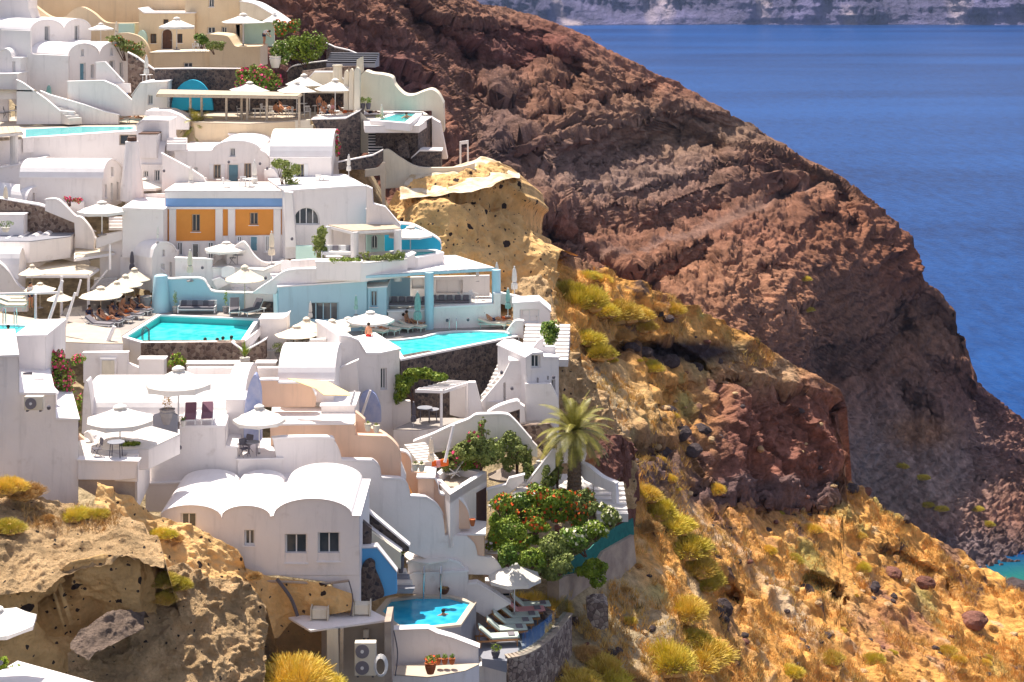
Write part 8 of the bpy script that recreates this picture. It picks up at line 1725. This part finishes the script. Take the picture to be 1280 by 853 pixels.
for x, y, s, k in pls:
    s *= .7
    p = spot('hillside', x, y); o = place(BO[k], tuple(p), rnd.uniform(0, 6), (s, s*rnd.uniform(.7, 1), s*rnd.uniform(.6, .9)), 'weathered %s boulder lying on the open slope' % ('black', 'black', 'reddish', 'pale')[k], 'boulders on the open slope', used); o['category'] = 'boulder'
n0 = 0
while n0 < 150:
    x, y = rnd.uniform(700, 1278), rnd.uniform(380, 850)
    if y < np.interp(x, [740, 860, 960, 1050, 1230, 1280], [350, 385, 445, 620, 715, 745])+6: continue
    p = spot('hillside', x, y); s = rnd.uniform(.15, .5); k = rnd.choice([0, 1, 2, 3, 3]); n0 += 1
    o = place(BO[k], tuple(p), rnd.uniform(0, 6), (s, s*rnd.uniform(.6, 1), s*rnd.uniform(.5, .9)), 'small loose %s stone scattered over the dry slope' % ('black', 'black', 'reddish', 'pale')[k], 'loose stones on the slope', used); o['category'] = 'stone'
# dry grass
def grass(name, surf, n, mask, m, h=.35, w_=.018, kmin=0):
    V, PX, PY, k = SURF[surf]; V = V[k:]; hN, wN = PX.shape; out = []
    j = rng.integers(1, hN-1, n*3); i = rng.integers(1, wN-1, n*3); ok = mask(PX[j, i], PY[j, i], V[j, i]); j, i = j[ok][:n], i[ok][:n]
    B = V[j, i]+rng.normal(size=(len(j), 3))*np.array([.08, .12, .0]); nb = 7
    B = np.repeat(B, nb, 0)+rng.normal(size=(len(B)*nb, 3))*np.array([.09, .09, 0]); d = rng.normal(size=B.shape)*.45; d[:, 2] = 1; d /= np.linalg.norm(d, axis=1, keepdims=True)
    hh = h*(.5+rng.random((len(B), 1))); s = np.cross(d, rng.normal(size=B.shape)); s /= np.linalg.norm(s, axis=1, keepdims=True); s *= w_; T = B+d*hh
    Vv = np.stack([B-s, B+s, T+s*.3, T-s*.3], 1).reshape(-1, 3); o = mesh_np(name, Vv, np.arange(len(Vv)).reshape(-1, 4), M[m]); tag(o, kind='stuff'); return o
def hmask(PX, PY, V):
    vis = PY > np.interp(PX, [600, 740, 860, 960, 1050, 1230, 1290], [330, 335, 378, 440, 610, 712, 745])
    red = (PX > 858)*(PX < 1052)*(PY > 462)*(PY < 645); dark = (PX > 740)*(PX < 905)*(PY > 425)*(PY < 470)
    return vis*(PX > np.interp(PY, [330, 480, 600, 700, 800], [660, 690, 790, 800, 690]))*(~(red > 0))*(~(dark > 0))*(fbm(V, 4, 3, s=77) > -.12)
M['olivescrub'] = mat('olive_scrub', (.22, .19, .07), .8, (.30, .22, .10), 2)
grass('dry_grass', 'hillside', 17000, hmask, 'drygrass')
grass('low_scrub', 'hillside', 7000, lambda a, b, V: hmask(a, b, V)*(fbm(V, 2.2, 3, s=79) > .12), 'drybush', .42, .022)
grass('dark_scrub', 'hillside', 2600, lambda a, b, V: hmask(a, b, V)*(fbm(V, 1.8, 3, s=83) > .22), 'olivescrub', .5, .025)
def gmask(PX, PY, V): return (PY > 690)*(PY < 860)*(PX > 600)*(PX < 720)
grass('straw_grass', 'hillside', 2500, gmask, 'straw', .5)
grass('tuff_grass', 'tuff_cliff', 500, lambda a, b, V: (b < 665)*(fbm(V, 1.5, 2, s=4) > .05), 'drybush', .25)
